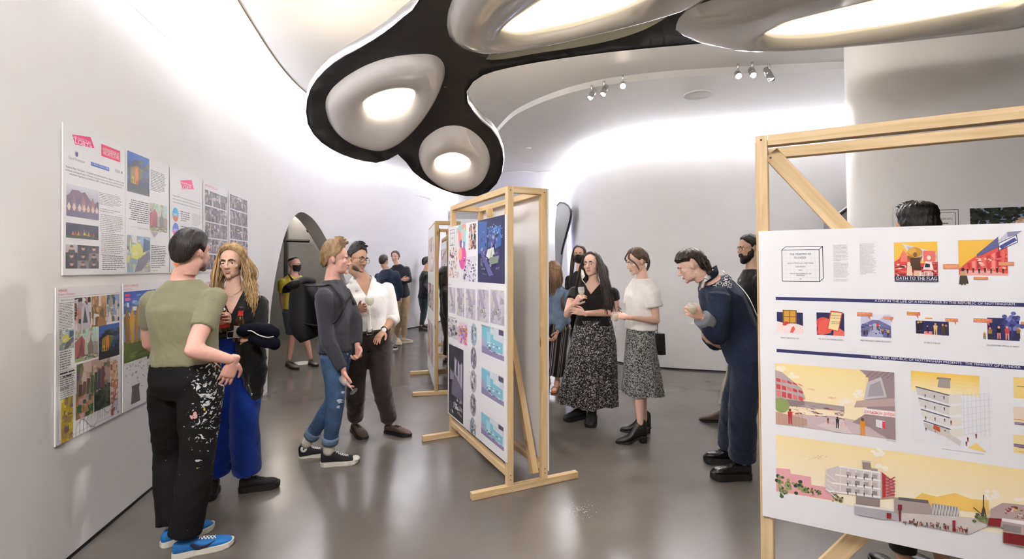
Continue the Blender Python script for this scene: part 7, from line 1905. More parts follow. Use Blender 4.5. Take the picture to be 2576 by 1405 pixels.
a.ell(f(.48, .74), W*.17, Hh*.13, '#c08a34'); a.ell(f(.42, .77), W*.10, Hh*.09, '#d6a24a'); a.upoly([f(.3, .66), f(.34, .56), f(.62, .52), f(.66, .64), f(.5, .6)], '#8a6428'); a.upoly([f(.37, .3), f(.38, .6), f(.6, .6), f(.62, .3)], '#4a3420'); a.ell(f(.49, .68), W*.045, Hh*.06, '#7a5234'); a.ell(f(.80, .60), W*.045, Hh*.06, '#f3e3d6'); a.upoly([f(.66, .3), f(.72, .52), f(.86, .5), f(.9, .3)], '#f0dcd2'); a.upoly([f(.70, .36), f(.72, .46), f(.82, .44), f(.82, .36)], '#1d1b22'); a.ell(f(.34, .44), W*.04, Hh*.06, '#f0d8cc'); a.upoly([f(.28, .15), f(.3, .4), f(.4, .4), f(.42, .15)], '#e6c8b4'); a.upoly([f(.44, .14), f(.46, .28), f(.62, .28), f(.64, .14)], '#e0b8a0')
for q in range(7): a.upoly([f(.58+.045*q, .14), f(.58+.045*q, .24), f(.61+.045*q, .24), f(.61+.045*q, .14)], ('#f0dcd2', '#c9b8d0', '#e6d6a8', '#c9a08a')[q % 4])
a.urect(f(0, 0)+f(1, .145), '#2a2740'); a.unclip(); a.text('OATH TO THE FLAG', (r[0]+W*.5, r[1]+Hh*.045), W*.94, Hh*.085, '#f6f4f6', 'c'); a.urect(f(.02, .012)+f(.98, .028), '#8a86a0'); a.end('picture', 'poster collage titled OATH TO THE FLAG')
r = a.rc(z5(1662, 395), z5(2066, 680)); W, Hh = r[2]-r[0], r[3]-r[1]; f = lambda x, y: (r[0]+x*W, r[1]+y*Hh)
a.urect(r, '#e6b545'); a.clip(r); a.upoly([f(0, 0), f(0, .18), f(.2, .4), f(.45, .62), f(.8, .95), f(1, .8), f(1, 0)], '#d9564a'); a.upoly([f(0, 0), f(.1, .14), f(.6, .14), f(1, .06), f(1, 0)], '#e3a098')
for q in range(8): a.upoly([f(.18+.1*q, .2), f(.18+.1*q, .34+.05*q), f(.25+.1*q, .36+.055*q), f(.25+.1*q, .18)], ('#c23a38', '#e88a7c', '#a82c34', '#e0685c')[q % 4])
a.shards(f(.3, .15)+f(1, .6), ['#c23a38', '#f0b8a8', '#e0685c', '#8f2430', '#f3d6cc'], 40, 6, 0.10)
for q in range(7): a.person(f(.18+.12*q, .06+.02*(q % 2)), Hh*.16, ('#3a2c24', '#5a3a24', '#2a2024')[q % 3])
a.unclip()
for q, (p0, p1, p2, p3) in enumerate(((z5(1810, 510), z5(1985, 365), z5(1985, 450), z5(1815, 530)), (z5(1985, 400), z5(2055, 330), z5(2060, 370), z5(1985, 440)), (z5(2055, 330), z5(2180, 318), z5(2130, 350), z5(2060, 372)), (z5(1990, 420), z5(2130, 352), z5(2140, 410), z5(1988, 478)))): a.poly([p0, p1, p2, p3], ('#5f628f', '#c9cad6', '#8f90a8', '#f0f0f4')[q])
U = [a.uv(q) for q in (z5(1990, 420), z5(2130, 352), z5(2140, 410), z5(1988, 478))]; path(U, 0.002, '#2c2a48'); a.line(a.uv(z5(2000, 455)), a.uv(z5(2125, 385)), 0.012, '#4a4c8a')
for x, y, w_, h_ in ((1542, 588, 130, 38), (1985, 570, 128, 30), (1786, 690, 118, 22)): q = a.rc(z5(x, y), z5(x+w_, y+h_)); a.urect(q, '#cd8468'); a.lines((q[0]+.003, q[1]+.002, q[2]-.003, q[3]-.002), 3 if h_ > 25 else 2, '#e8b45a', x)
u = a.uv(z5(1705, 755)); a.person(u, 0.062, '#c09a6a', '#3a2a20', '#3a3226'); a.upoly([u+(-.012, .004), u+(-.009, .034), u+(.010, .034), u+(.014, .006)], '#4a4030'); a.end('picture', 'red street collage with yellow sky')
r1 = a.rc(z5(197, 849), z5(2191, 876)); y0 = a.uv(z5(197, 875))[1]; y1 = a.uv(z5(197, 849))[1]
x0 = r1[0]; a.urect((x0, y0, a.w-0.06, y1), '#33335f'); a.text('A DAY IN THE LIFE OF A NON-QUEER IN THE REPUBLIC OF NOTTINGHAM', (a.uv(z5(992, 872))[0], y0+0.004), a.uv(z5(2118, 872))[0]-a.uv(z5(992, 872))[0], 0.0085, '#f4f4f8'); a.end('banner', 'navy banner with white lettering')
y0 = a.uv(z5(200, 1293))[1]; y1 = a.uv(z5(200, 1267))[1]; a.urect((x0, y0, a.w-0.06, y1), '#33335f'); a.text('THE QUEER REPUBLIC OF NOTTINGHAM PRESENTS:  THE MINISTRY OF PLUNDER', (a.uv(z5(957, 1330))[0], y0+0.004), a.uv(z5(2165, 1375))[0]-a.uv(z5(957, 1330))[0], 0.0085, '#f4f4f8'); a.end('banner', 'lower navy banner with white lettering')
def small(x0, y0, x1, y1, bg='#2a2a58'):
    r = a.rc(z5(x0, y0), z5(x1, y1)); a.urect(r, bg); return r, (lambda x, y: (r[0]+x*(r[2]-r[0]), r[1]+y*(r[3]-r[1])))
def cap(st, x0, x1, y, dy=0): a.tx(st, z5(x0, y), z5(x1, y+dy), 3.6, '#2c2a3a')
def bubble(x, y, w_, h_, sd): q = a.rc(z5(x, y), z5(x+w_, y+h_)); a.urect(q, '#c9765f'); a.lines((q[0]+.002, q[1]+.0015, q[2]-.002, q[3]-.0015), 2, '#ecb45c', sd); a.upoly([(q[0]+(q[2]-q[0])*.7, q[1]), (q[0]+(q[2]-q[0])*.85, q[1]), (q[0]+(q[2]-q[0])*.85, q[1]-.012)], '#c9765f')
r, f = small(205, 970, 418, 1148); a.upoly([f(0, 0), f(0, .55), f(.2, .5), f(.35, .42), f(.6, .5), f(.8, .45), f(1, .38), f(1, 0)], '#f0dcd6'); a.ell(f(.3, .42), .008, .006, '#cf3a34'); a.upoly([f(.5, .05), f(.58, .3), f(.66, .35), f(.7, .2), f(.6, .02)], '#d9584c'); q = a.rc(z5(252, 953), z5(368, 1065)); a.urect(q, '#7a5426'); a.urect((q[0]+.005, q[1]+.004, q[2]-.005, q[3]-.004), '#c9942e'); a.line(((q[0]+q[2])/2, q[1]), ((q[0]+q[2])/2, q[3]), .003, '#7a5426'); a.line((q[0], (q[1]+q[3])/2), (q[2], (q[1]+q[3])/2), .003, '#7a5426'); a.ell(((q[0]+q[2])/2-.012, q[1]+.001), .0085, .006, '#c23430'); cap('WHAT A BEAUTIFUL DAY!', 236, 388, 1182); a.end('picture', 'bed scene with window')
r, f = small(524, 974, 750, 1165); a.clip((r[0], r[1], r[2]+.01, r[3]+.02)); a.ell(f(.25, .5), .026, .026, '#cf443c'); a.upoly([f(0, .05), f(.1, .6), f(.4, .75), f(.62, .45), f(.5, .1), f(.2, 0)], '#d9584c'); a.upoly([f(.6, .0), f(.62, .25), f(.8, .35), f(1, .2), f(1, 0)], '#e0685a'); U = [f(.37, .28), f(.52, 1.1), f(.95, 1.05), f(.80, .18)]; a.upoly(U, '#cf443c'); a.upoly([f(.42, .30), f(.55, 1.04), f(.91, 1.0), f(.77, .22)], '#ecd9a0'); a.unclip()
for st, y in (('BREAKING', .86), ('NEWS!', .74), ('PREDATORY', .58), ('FROM HOMES', .50)): a.text(st, f(.53+.03*y, y), (r[2]-r[0])*.34, .0055, '#3a2c20')
cap('WE LOVE THE MORNING NEWS...', 540, 748, 1192, 8); a.end('picture', 'hands holding a phone of breaking news')
r, f = small(880, 985, 1126, 1180, '#6a6a96'); a.clip(r); a.upoly([f(.0, .5), f(.4, .75), f(.6, .75), f(1, .5), f(1, 1), f(0, 1)], '#c9c9dc'); a.upoly([f(.2, 0), f(.42, .6), f(.56, .6), f(.75, 0)], '#a9a9c4'); a.upoly([f(.36, .75), f(.2, 1), f(.8, 1), f(.6, .75)], '#e6e6ee'); a.shards(f(0, .1)+f(1, .6), ['#4a4a7a', '#8a8ab0', '#2a2a58', '#b9b9d0'], 26, 4, .12)
for x, y, h_, c in ((.12, .05, .022, '#3a2c20'), (.2, .08, .024, '#5a4a34'), (.38, .3, .02, '#7a5426'), (.56, .32, .03, '#d9443c'), (.72, .15, .024, '#b9873a'), (.9, .05, .03, '#c9a04a')): a.person(f(x, y), h_, c, '#8a6a4a', '#2a2430')
a.unclip(); bubble(850, 973, 124, 36, 3); bubble(1062, 1008, 80, 24, 4); cap('AND THE DAILY COMMUTE IS A JOY!', 876, 1124, 1203, 8); a.end('picture', 'train carriage collage')
r, f = small(1322, 1040, 1590, 1162); a.upoly([f(0, -.15), f(0, .05), f(.75, .02), f(.75, -.12)], '#f0e6e2'); a.upoly([f(.24, .02), f(.26, .25), f(.5, .26), f(.5, .02)], '#e08a80')
for x, y, h_, c in ((.08, .05, .046, '#1d1b22'), (.16, .1, .046, '#2a2430'), (.36, .12, .028, '#241c3a'), (.60, 0, .044, '#e3c070'), (.82, 0, .042, '#5a4226'), (.92, 0, .04, '#3a3024')): a.person(f(x, y), h_, c, '#c99a5a')
bubble(1250, 968, 108, 34, 5); bubble(1560, 1022, 102, 30, 6); q = a.rc(z5(1396, 1016), z5(1456, 1028)); a.urect(q, '#e0a03c'); cap('WORK IS A BLAST', 1388, 1522, 1222, 4); a.end('picture', 'office scene cut-outs')
r, f = small(1896, 1016, 2158, 1205)
for k in range(26):
    rs = random.Random(k); a.ell(f(.78+rs.gauss(0, .14), .82+rs.gauss(0, .16)), .007, .007, rs.choice(['#4a4f8a', '#5f66a8', '#3a3f72', '#7a80b8']), 8)
a.line(f(.78, .2), f(.78, .7), .004, '#3a3f72')
for x, y, h_, c in ((-.1, 0, .026, '#b98a4a'), (.08, 0, .044, '#a07a3a'), (.36, .05, .045, '#1d1b22'), (.62, .03, .048, '#c23c3c'), (.97, .1, .04, '#8a6a34')): a.person(f(x, y), h_, c, '#c98a6a', '#d98a7a' if x in (.36, .62) else '#3a3024')
bubble(1785, 1022, 152, 36, 7); bubble(2165, 1050, 60, 24, 8); cap('A LUNCHTIME STROLL IS GREAT', 1894, 2155, 1242, 8); a.end('picture', 'lunchtime stroll cut-outs with blue tree')
# big collages
r = a.rc(z6(160, 85), z6(972, 512)); r = (r[0], a.uv(z6(972, 602))[1], a.uv(z6(972, 602))[0], a.uv(z6(160, 85))[1]); W, Hh = r[2]-r[0], r[3]-r[1]; f = lambda x, y: (r[0]+x*W, r[1]+y*Hh)
a.grad(r, '#faeccb', '#f6dc9c', 12); a.clip(r)
rs = random.Random(5)
for x, y in ((.05, .93), (.16, .80), (.72, .62), (.62, .5), (.58, .46)):
    for k in range(7): a.ell(f(x+rs.gauss(0, .02), y+rs.gauss(0, .02)), .008, .006, '#fbf0d8', 10)
a.upoly([f(.0, 0), f(0, .16), f(.5, .24), f(1, .18), f(1, 0)], '#cbb8b8'); a.upoly([f(.1, .32), f(.1, .43), f(.6, .41), f(.6, .33)], '#a89a96'); a.shards(f(.12, .2)+f(.6, .36), ['#e6dcd8', '#6a5a58', '#c23c3c', '#f0e6e0', '#3a3438', '#b8a8a4'], 70, 8, .07)
a.upoly([f(0, .42), f(0, .88), f(.06, .86), f(.24, .62), f(.27, .46), f(.2, .40)], '#b9a8a8')
for i in range(5):
    for j in range(3): a.upoly([f(.01+.05*i, .46+.12*j-.005*i), f(.01+.05*i, .56+.12*j-.015*i-.02*j), f(.048+.05*i, .55+.115*j-.018*i-.02*j), f(.048+.05*i, .45+.12*j-.008*i)], '#c9484c' if (i+j) % 3 else '#d87a78')
a.upoly([f(0, .28), f(0, .42), f(.26, .42), f(.26, .36)], '#8a7a78'); a.ell(f(.05, .32), .03, .03, '#8a9a5a'); a.upoly([f(0, 0), f(0, .2), f(.28, .14), f(.28, .04)], '#bf9a8a')
for k in range(9): a.line(f(.03*k, .0), f(.03*k, .19), .0012, '#a88474', False)
a.upoly([f(.66, .18), f(.78, .35), f(.8, .9), f(.73, 1), f(1, 1), f(1, 0), f(.94, 0), f(.8, .15)], '#9a8688'); a.upoly([f(.76, .55), f(.79, .82), f(.9, .92), f(.94, .62)], '#c6c0c4'); a.upoly([f(.79, .6), f(.81, .78), f(.89, .86), f(.92, .64)], '#a39ca2'); a.upoly([f(.68, .42), f(.7, .52), f(1, .62), f(1, .5)], '#b8a29c')
for k in range(6): a.line(f(.78+.04*k, .9), f(.84+.04*k, 1), .003, '#7d6c70', False)
a.upoly([f(.36, .06), f(.5, .2), f(.58, .2), f(.66, .0), f(.5, 0)], '#d6c8c4'); a.text('MARKET', f(.42, .10), W*.2, Hh*.06, '#e0a49a')
for x, y, h_, c, lg in ((.13, .03, .062, '#b8322c', '#a02a28'), (.46, .12, .022, '#8a2c2c', None), (.54, .06, .045, '#3a3440', '#1d2a2a'), (.745, .0, .068, '#d98a2c', '#d98a2c')): a.person(f(x, y), h_, c, '#6a4430', lg)
a.urect(f(.75, .33)+f(1, .42), '#f3e6e2'); a.text('\u0434\u0436\u0435\u043d\u0434\u044a\u0440\u0438 \u0434\u043e\u0431\u0440\u0435', f(.76, .35), W*.235, Hh*.05, '#d8434a'); a.text('\u062a\u0641\u0636\u0644', f(.29, .62), W*.06, Hh*.03, '#c9484c'); a.text('\u0645\u0631\u062d\u0628\u0627', f(.47, .52), W*.06, Hh*.03, '#c9484c')
a.upoly([f(.85, .16), f(.85, .27), f(.92, .26), f(.92, .14)], '#e6e6ea'); a.upoly([f(.9, .15), f(.9, .25), f(.92, .25), f(.92, .14)], '#d8323a')
a.unclip(); a.text('View of market.', (r[2]-.028, r[1]-.008), .028, .0035, '#6a6768'); a.end('picture', 'market street collage under a yellow sky')
r = (a.uv(z6(1078, 300))[0], a.uv(z6(1078, 615))[1], a.uv(z6(1620, 300))[0], a.uv(z6(1078, 138))[1]); W, Hh = r[2]-r[0], r[3]-r[1]; f = lambda x, y: (r[0]+x*W, r[1]+y*Hh)
a.urect((r[0], r[1], r[2]-W*.02, r[3]), '#ecebee'); a.grad((r[0], r[1]+Hh*.72, r[0]+W*.86, r[3]), '#f4e3b0', '#edc35c', 6)
for q in range(4):
    y = .78-.155*q; a.upoly([f(.06+.05*q*.6, y-.04*q*.2), f(.48, y-.08), f(.48, y-.2), f(.08+.03*q, y-.11)], ('#cfc8c4', '#d9d3cf', '#e3ded8', '#cbc4c0')[q]); a.line(f(.06+.03*q, y), f(.5, y-.08), .004, '#5a5668'); a.upoly([f(.48, y-.08), f(.64, y-.04), f(.64, y-.16), f(.48, y-.2)], '#e6dfd4')
    for k in range(3): a.person(f(.18+.12*k, y-.14), .014, '#3a3440')
a.upoly([f(.34, .80), f(.36, .92), f(.5, .92), f(.5, .80)], '#a39890'); a.upoly([f(.33, .91), f(.34, .94), f(.51, .94), f(.51, .91)], '#8a8078')
for k in range(7): a.line(f(.64, .72-.09*k), f(.98, .78-.08*k), .0012, '#d3d2da', False); a.line(f(.66+.05*k, .2), f(.66+.05*k, .76), .0012, '#d3d2da', False)
a.upoly([f(.26, .22), f(.27, .28), f(.62, .1), f(.6, .03)], '#d6cfc6'); a.upoly([f(.27, .22), f(.28, .28), f(.36, .25), f(.36, .18)], '#c2543c'); a.upoly([f(.7, .02), f(.80, .1), f(.92, -.01)], '#eecb74'); a.text('Sectional perspective of temporary-stay accommodation.', (r[0]+W*.38, r[1]-.012), .115, .0035, '#6a6768')
for x, y in ((.68, .04), (.7, .1), (.8, .16), (.5, .3)): a.person(f(x, y), .018, '#8a3a3a')
a.end('picture', 'sectional perspective drawing of accommodation')
for k, (y0, y1) in enumerate(((180, 320), (378, 500), (566, 690))):
    q = (a.uv(z6(1765, y0))[0], a.uv(z6(1765, y1))[1], a.w-.09, a.uv(z6(1765, y0))[1]); a.urect(q, ('#f0cf80', '#e8d6c4', '#ecd49a')[k]); a.shards((q[0], q[1], q[2], q[1]+(q[3]-q[1])*.6), ['#5a5a44', '#c9564a', '#e6dcd8', '#8a7a6a', '#e8a84c', '#7a6a8a'], 50, k, .1); a.end('picture')
yt = a.uv(z6(165, 566))[1]; yb = a.uv(z6(168, 948))[1]; r = (a.uv(z6(165, 566))[0], yb, a.w-.06, yt); W, Hh = r[2]-r[0], r[3]-r[1]; f = lambda x, y: (r[0]+x*W, r[1]+y*Hh); X = lambda zx, zy: tuple(a.uv(z6(zx, zy)))
a.grad(r, '#fbf1d6', '#f6dfa6', 12)
rs = random.Random(8)
for zx, zy, n_ in ((860, 700, 12), (880, 790, 6), (1620, 975, 9), (1830, 1010, 6)):
    u = X(zx, zy)
    for k in range(n_): a.ell((u[0]+rs.gauss(0, .010), u[1]+rs.gauss(0, .006)), .008, .006, '#fbf3e0', 10)
for k in range(60): u = X(450+rs.gauss(0, 38), 720+rs.gauss(0, 10)); a.ell(u, .0008, .0008, '#8a7a5a', 5, False)
a.upoly([X(1100, 1000), X(1150, 960), X(1250, 985), X(1370, 960), X(1480, 1000), X(1600, 1010), X(1600, 1100), X(1100, 1040)], '#f0c468'); a.poly([z6(168, 792), z6(262, 800), z6(265, 830), z6(402, 852), z6(405, 905), z6(490, 918), z6(620, 1010), z6(620, 1022), z6(168, 948)], '#e3a3a8')
for zx, zy, s_ in ((190, 900, 1.3), (245, 905, 1.0), (325, 900, 1.2), (375, 935, .7), (415, 950, .5), (450, 955, .5), (560, 990, .6), (600, 1000, .6), (225, 945, .7)):
    u = X(zx, zy)
    for k in range(14): a.ell((u[0]+rs.gauss(0, .010*s_), u[1]+rs.gauss(0, .012*s_)), .006*s_, .006*s_, rs.choice(['#4a5a3a', '#6a7a4a', '#8a9a5a', '#3a4a44', '#a39a6a']), 8)
a.poly([z6(590, 775), z6(875, 815), z6(875, 1000), z6(700, 975), z6(500, 940), z6(505, 800)], '#d3c8c4'); a.poly([z6(875, 815), z6(960, 880), z6(965, 990), z6(875, 1000)], '#b89a94')
for k in range(4): a.line(X(590-25*k, 780+55*k), X(870, 822+55*k), .006, '#f6f3f2'); 
for k in range(6): a.line(X(600+52*k, 780+8*k), X(600+52*k, 945+8*k), .003, '#efeae8')
for k in range(3):
    for j in range(4): a.poly([z6(640+58*j, 815+55*k+6*j), z6(672+58*j, 820+55*k+6*j), z6(672+58*j, 845+55*k+6*j), z6(640+58*j, 840+55*k+6*j)], ('#a89c9a', '#c2b4ae', '#8f8684')[(j+k) % 3]); a.person(X(650+55*j, 858+55*k+6*j), .016, '#3a3038')
a.poly([z6(880, 820), z6(905, 838), z6(905, 985), z6(882, 990)], '#b8383c')
for k in range(6): a.line(X(905, 850+22*k), X(965, 880+18*k), .004, '#c2484a'); a.line(X(910, 880+20*k), X(968, 850+24*k), .003, '#b03a3e')
for k in range(4): a.line(X(500, 825+35*k), X(575, 880+38*k), .004, '#e8e3e0')
a.poly([z6(748, 740), z6(800, 748), z6(808, 800), z6(750, 795)], '#9a8a80'); a.poly([z6(745, 738), z6(803, 744), z6(803, 756), z6(745, 750)], '#c9bdb4'); a.poly([z6(808, 790), z6(850, 796), z6(850, 812), z6(808, 806)], '#a39890')
a.poly([z6(705, 975), z6(865, 1000), z6(865, 1050), z6(705, 1030)], '#8f827c'); a.poly([z6(695, 1040), z6(985, 1080), z6(985, 1140), z6(880, 1135), z6(695, 1100)], '#b3b0b4'); a.poly([z6(690, 1030), z6(985, 1072), z6(985, 1085), z6(690, 1044)], '#e6e3e2')
a.poly([z6(960, 985), z6(1190, 1010), z6(1215, 1060), z6(1215, 1130), z6(960, 1090)], '#a89a94'); a.poly([z6(990, 985), z6(1190, 1006), z6(1190, 1028), z6(990, 1004)], '#6a6464'); a.poly([z6(1215, 1025), z6(1395, 1052), z6(1395, 1130), z6(1215, 1105)], '#b9b4b0')
for k in range(9): a.line(X(1220+20*k, 1030+3*k), X(1232+20*k, 1105+3*k), .004, '#8f8a88'); a.line(X(1232+20*k, 1032+3*k), X(1222+20*k, 1100+3*k), .002, '#e6e3e0')
a.poly([z6(1010, 1090), z6(1600, 1130), z6(1600, 1175), z6(1460, 1235), z6(1010, 1150)], '#d3c9c4'); q = a.rc(z6(1015, 1120), z6(1470, 1220))
for k in range(110): zx = rs.uniform(1010, 1460); zy = 1155+(zx-1010)*.14+rs.gauss(0, 8); a.person(X(zx, zy), rs.uniform(.008, .016), rs.choice(['#3a3034', '#6a4a44', '#2a2428', '#e6dcd8', '#8a7a74', '#b8584a']))
a.poly([z6(985, 1030), z6(1012, 1033), z6(1012, 1068), z6(1003, 1068), z6(1003, 1145), z6(992, 1143), z6(992, 1066), z6(985, 1064)], '#7a1f28'); a.poly([z6(1350, 1136), z6(1370, 1138), z6(1370, 1212), z6(1350, 1210)], '#8a2a30'); a.poly([z6(910, 1088), z6(940, 1090), z6(940, 1125), z6(910, 1122)], '#8f2a30')
for k in range(16): a.ell((X(1535, 1120)[0]+rs.gauss(0, .012), X(1535, 1120)[1]+rs.gauss(0, .007)), .006, .005, rs.choice(['#6a7a4a', '#8a8a5a', '#5a5a44']), 8)
a.line(X(1558, 965), X(1558, 1110), .003, '#4a4038'); a.line(X(1545, 1110), X(1558, 1040), .003, '#4a4038'); a.line(X(1575, 1110), X(1558, 1040), .003, '#4a4038'); a.line(X(1490, 1050), X(1560, 1110), .003, '#4a4038'); a.poly([z6(1548, 1060), z6(1570, 1062), z6(1570, 1085), z6(1548, 1083)], '#5a4a40')
a.poly([z6(1605, 1060), z6(1685, 1018), z6(1900, 1040), z6(1900, 1330), z6(1690, 1285), z6(1690, 1190), z6(1605, 1160)], '#b3a09a'); a.poly([z6(1680, 1120), z6(1900, 1150), z6(1900, 1180), z6(1680, 1140)], '#f0ecea'); a.poly([z6(1690, 1215), z6(1900, 1245), z6(1900, 1320), z6(1690, 1285)], '#7a2228'); a.poly([z6(1690, 1160), z6(1810, 1180), z6(1810, 1225), z6(1690, 1205)], '#8f8a88'); a.poly([z6(1595, 1118), z6(1680, 1125), z6(1670, 1180), z6(1585, 1170)], '#8a2a30'); a.shards(a.rc(z6(1700, 1030), z6(1840, 1130)), ['#8f2a30', '#e3b85a', '#d6c8c0', '#6a4a44'], 24, 3, .15)
a.end('picture', 'long sectional streetscape under a yellow sky')
# board on the column wall behind
wa = np.array((3.14, 4.165, 0)); wb = np.array((4.4, 3.72, 0)); xd = norm(wb-wa); nd = np.array((xd[1], -xd[0], 0))
o = np.array((3.20, 4.14, 0.93))+nd*0.035; V = [o+xd*s_+np.array((0, 0, 1.0))*t_+nd*k for t_ in (0, 1.19) for k in (0, 0.008) for s_ in (0, 1.68)]
wp = recalc(mk('poster', V, [(0, 1, 3, 2), (4, 6, 7, 5), (0, 4, 5, 1), (2, 3, 7, 6), (0, 2, 6, 4), (1, 5, 7, 3)], M_BOARD, None, smooth=False, loc=o)); setp(wp, 'pale poster on the column wall behind the near board, with leafy photo', 'poster')
a = Art((wp, (o+nd*0.008, xd, np.array((0, 0, 1.0)), nd), (1.68, 1.19)))
U = [a.uv((2358, 537)), a.uv((2403, 533)), a.uv((2403, 600)), a.uv((2358, 600))]; r = (U[0][0], U[2][1], U[1][0], U[1][1]); path([(r[0], r[1]), (r[2], r[1]), (r[2], r[3]), (r[0], r[3])], .004, '#3a3839'); path([(r[0], r[3]), (r[0]+.02, r[3]+.02), (r[2]+.02, r[3]+.02), (r[2]+.02, r[1])], .004, '#3a3839', False); a.text('CHOMA LGBTQ+', ((r[0]+r[2])/2, r[3]-.06), (r[2]-r[0])*.7, .016, '#2c2a2c', 'c'); a.lines((r[0]+.03, r[3]-.12, r[2]-.03, r[3]-.08), 2, '#6a6768', 3); a.end('title_box')
p0 = a.uv((2440, 524)); r = (p0[0], p0[1]-.55, 1.62, p0[1]); a.grad(r, '#6a7a9a', '#8f9cc0', 8); a.clip(r); rs = random.Random(3)
for k in range(160):
    x = r[0]+abs(rs.gauss(0, .22)); y = r[3]-abs(rs.gauss(0, .10)); a.ell((x, y), rs.uniform(.008, .03), rs.uniform(.008, .022), rs.choice(['#23261f', '#2f332a', '#1b1d1a', '#3a3f33']), 7)
a.unclip(); a.end('picture', 'photo of dark leaves against the sky')
# ------------------------------------------------------------------ things people hold or carry
# backpack of the man in the charcoal jumper
p = PK
b0 = P(775, 852, 4.08); t0 = P(768, 712, 4.08)
bp = empty('backpack', b0, 'black roll-top backpack on the back of the man in the charcoal jumper', 'backpack')
M_PACK = mat('black_coated_canvas', (0.009, 0.009, 0.010), rough=0.65, bump=0.15, bscale=30, spec=0.3)
rr = norm(p.r*np.array((1, 1, 0))); ff = norm(p.fw*np.array((1, 1, 0)))
mid = (b0+t0)/2-ff*0.015
V, Fc = tube([b0+ff*0.02, b0*0.8+t0*0.2-ff*0.01, mid, t0*0.85+b0*0.15-ff*0.01, t0], [(0.125, 0.055), (0.15, 0.09), (0.15, 0.095), (0.15, 0.085), (0.15, 0.06)], side=rr, seg=28, power=3.2, n=24)
mk('pack_body', wrinkle(V, np.array([f[:4] for f in Fc if len(f) == 4]), 0.003, 14, 3), Fc, M_PACK, bp)
c = t0-ff*0.03+np.array((0, 0, 0.005))
mk('roll_top', *tube([c-rr*0.16, c-rr*0.05+np.array((0, 0, 0.012)), c+rr*0.05+np.array((0, 0, 0.012)), c+rr*0.16-np.array((0, 0, 0.015))], [(0.052, 0.030)]*4, side=ff+np.array((0, 0, 0.3)), seg=16, power=3), M_PACK, bp)
mk('flap', *tube([c-ff*0.035, c-ff*0.085-np.array((0, 0, 0.03)), c-ff*0.10-np.array((0, 0, 0.08))], [(0.14, 0.006), (0.14, 0.006), (0.13, 0.005)], side=rr, seg=16, power=4), M_PACK, bp)
for sg in (-1, 1):
    S = p.SR if sg > 0 else p.SL; i_ = -sg*p.r*0.075
    q = [t0+rr*sg*0.08+ff*0.03-np.array((0, 0, 0.02)), S+i_+p.sp*0.062-p.fw*0.03, S+i_+p.sp*0.060+p.fw*0.035, S+i_*0.9+p.fw*0.115-p.sp*0.06, S+i_*0.5+p.fw*0.125-p.sp*0.15, S-i_*0.1+p.fw*0.04-p.sp*0.25, b0*0.7+t0*0.3+rr*sg*0.13+ff*0.05]
    st = mk('shoulder_strap', *tube(q, [(0.024, 0.006)]*5+[(0.014, 0.004)]*2, side=p.r, seg=10, n=30), M_PACK, bp)
q = [p.SR-p.r*0.05+p.fw*0.126-p.sp*0.13, p.spine(0.73)+p.fw*0.145, p.SL+p.r*0.05+p.fw*0.126-p.sp*0.13]
ss = mk('sternum_strap', *tube(q, [(0.010, 0.003)]*3, side=p.sp, seg=8), C_RUBBER, bp)
mk('buckle', *tube([q[1]-p.r*0.02+p.fw*0.004, q[1]+p.r*0.02+p.fw*0.004], [(0.014, 0.005)]*2, side=p.sp, seg=8), C_RUBBER, ss)

# wine glasses
g0 = P(890, 984, 3.78); wine_glass(g0, P(862, 950, 3.84)-g0, 'empty wine glass hanging upside down from the right hand of the backpack man', 0)
wine_glass(P(929, 792, 4.24), (0.02, 0, 1.0), 'wine glass with white wine held by the man in the white shirt', 1.4, 1.05)
wine_glass(P(1465, 760, 4.70), (-0.08, 0, 1.0), 'small wine glass held up by the woman in the floral skirt', 0.3, 0.92)
wine_glass(P(1549, 828, 4.34), (-0.02, 0.05, 1.0), 'wine glass held low by the woman in the white T-shirt', 1.0, 0.95)
wine_glass(P(1744, 814, 3.50), (-0.03, 0.0, 1.0), 'wine glass held by the bending person in the denim jacket', 0.9, 0.95)

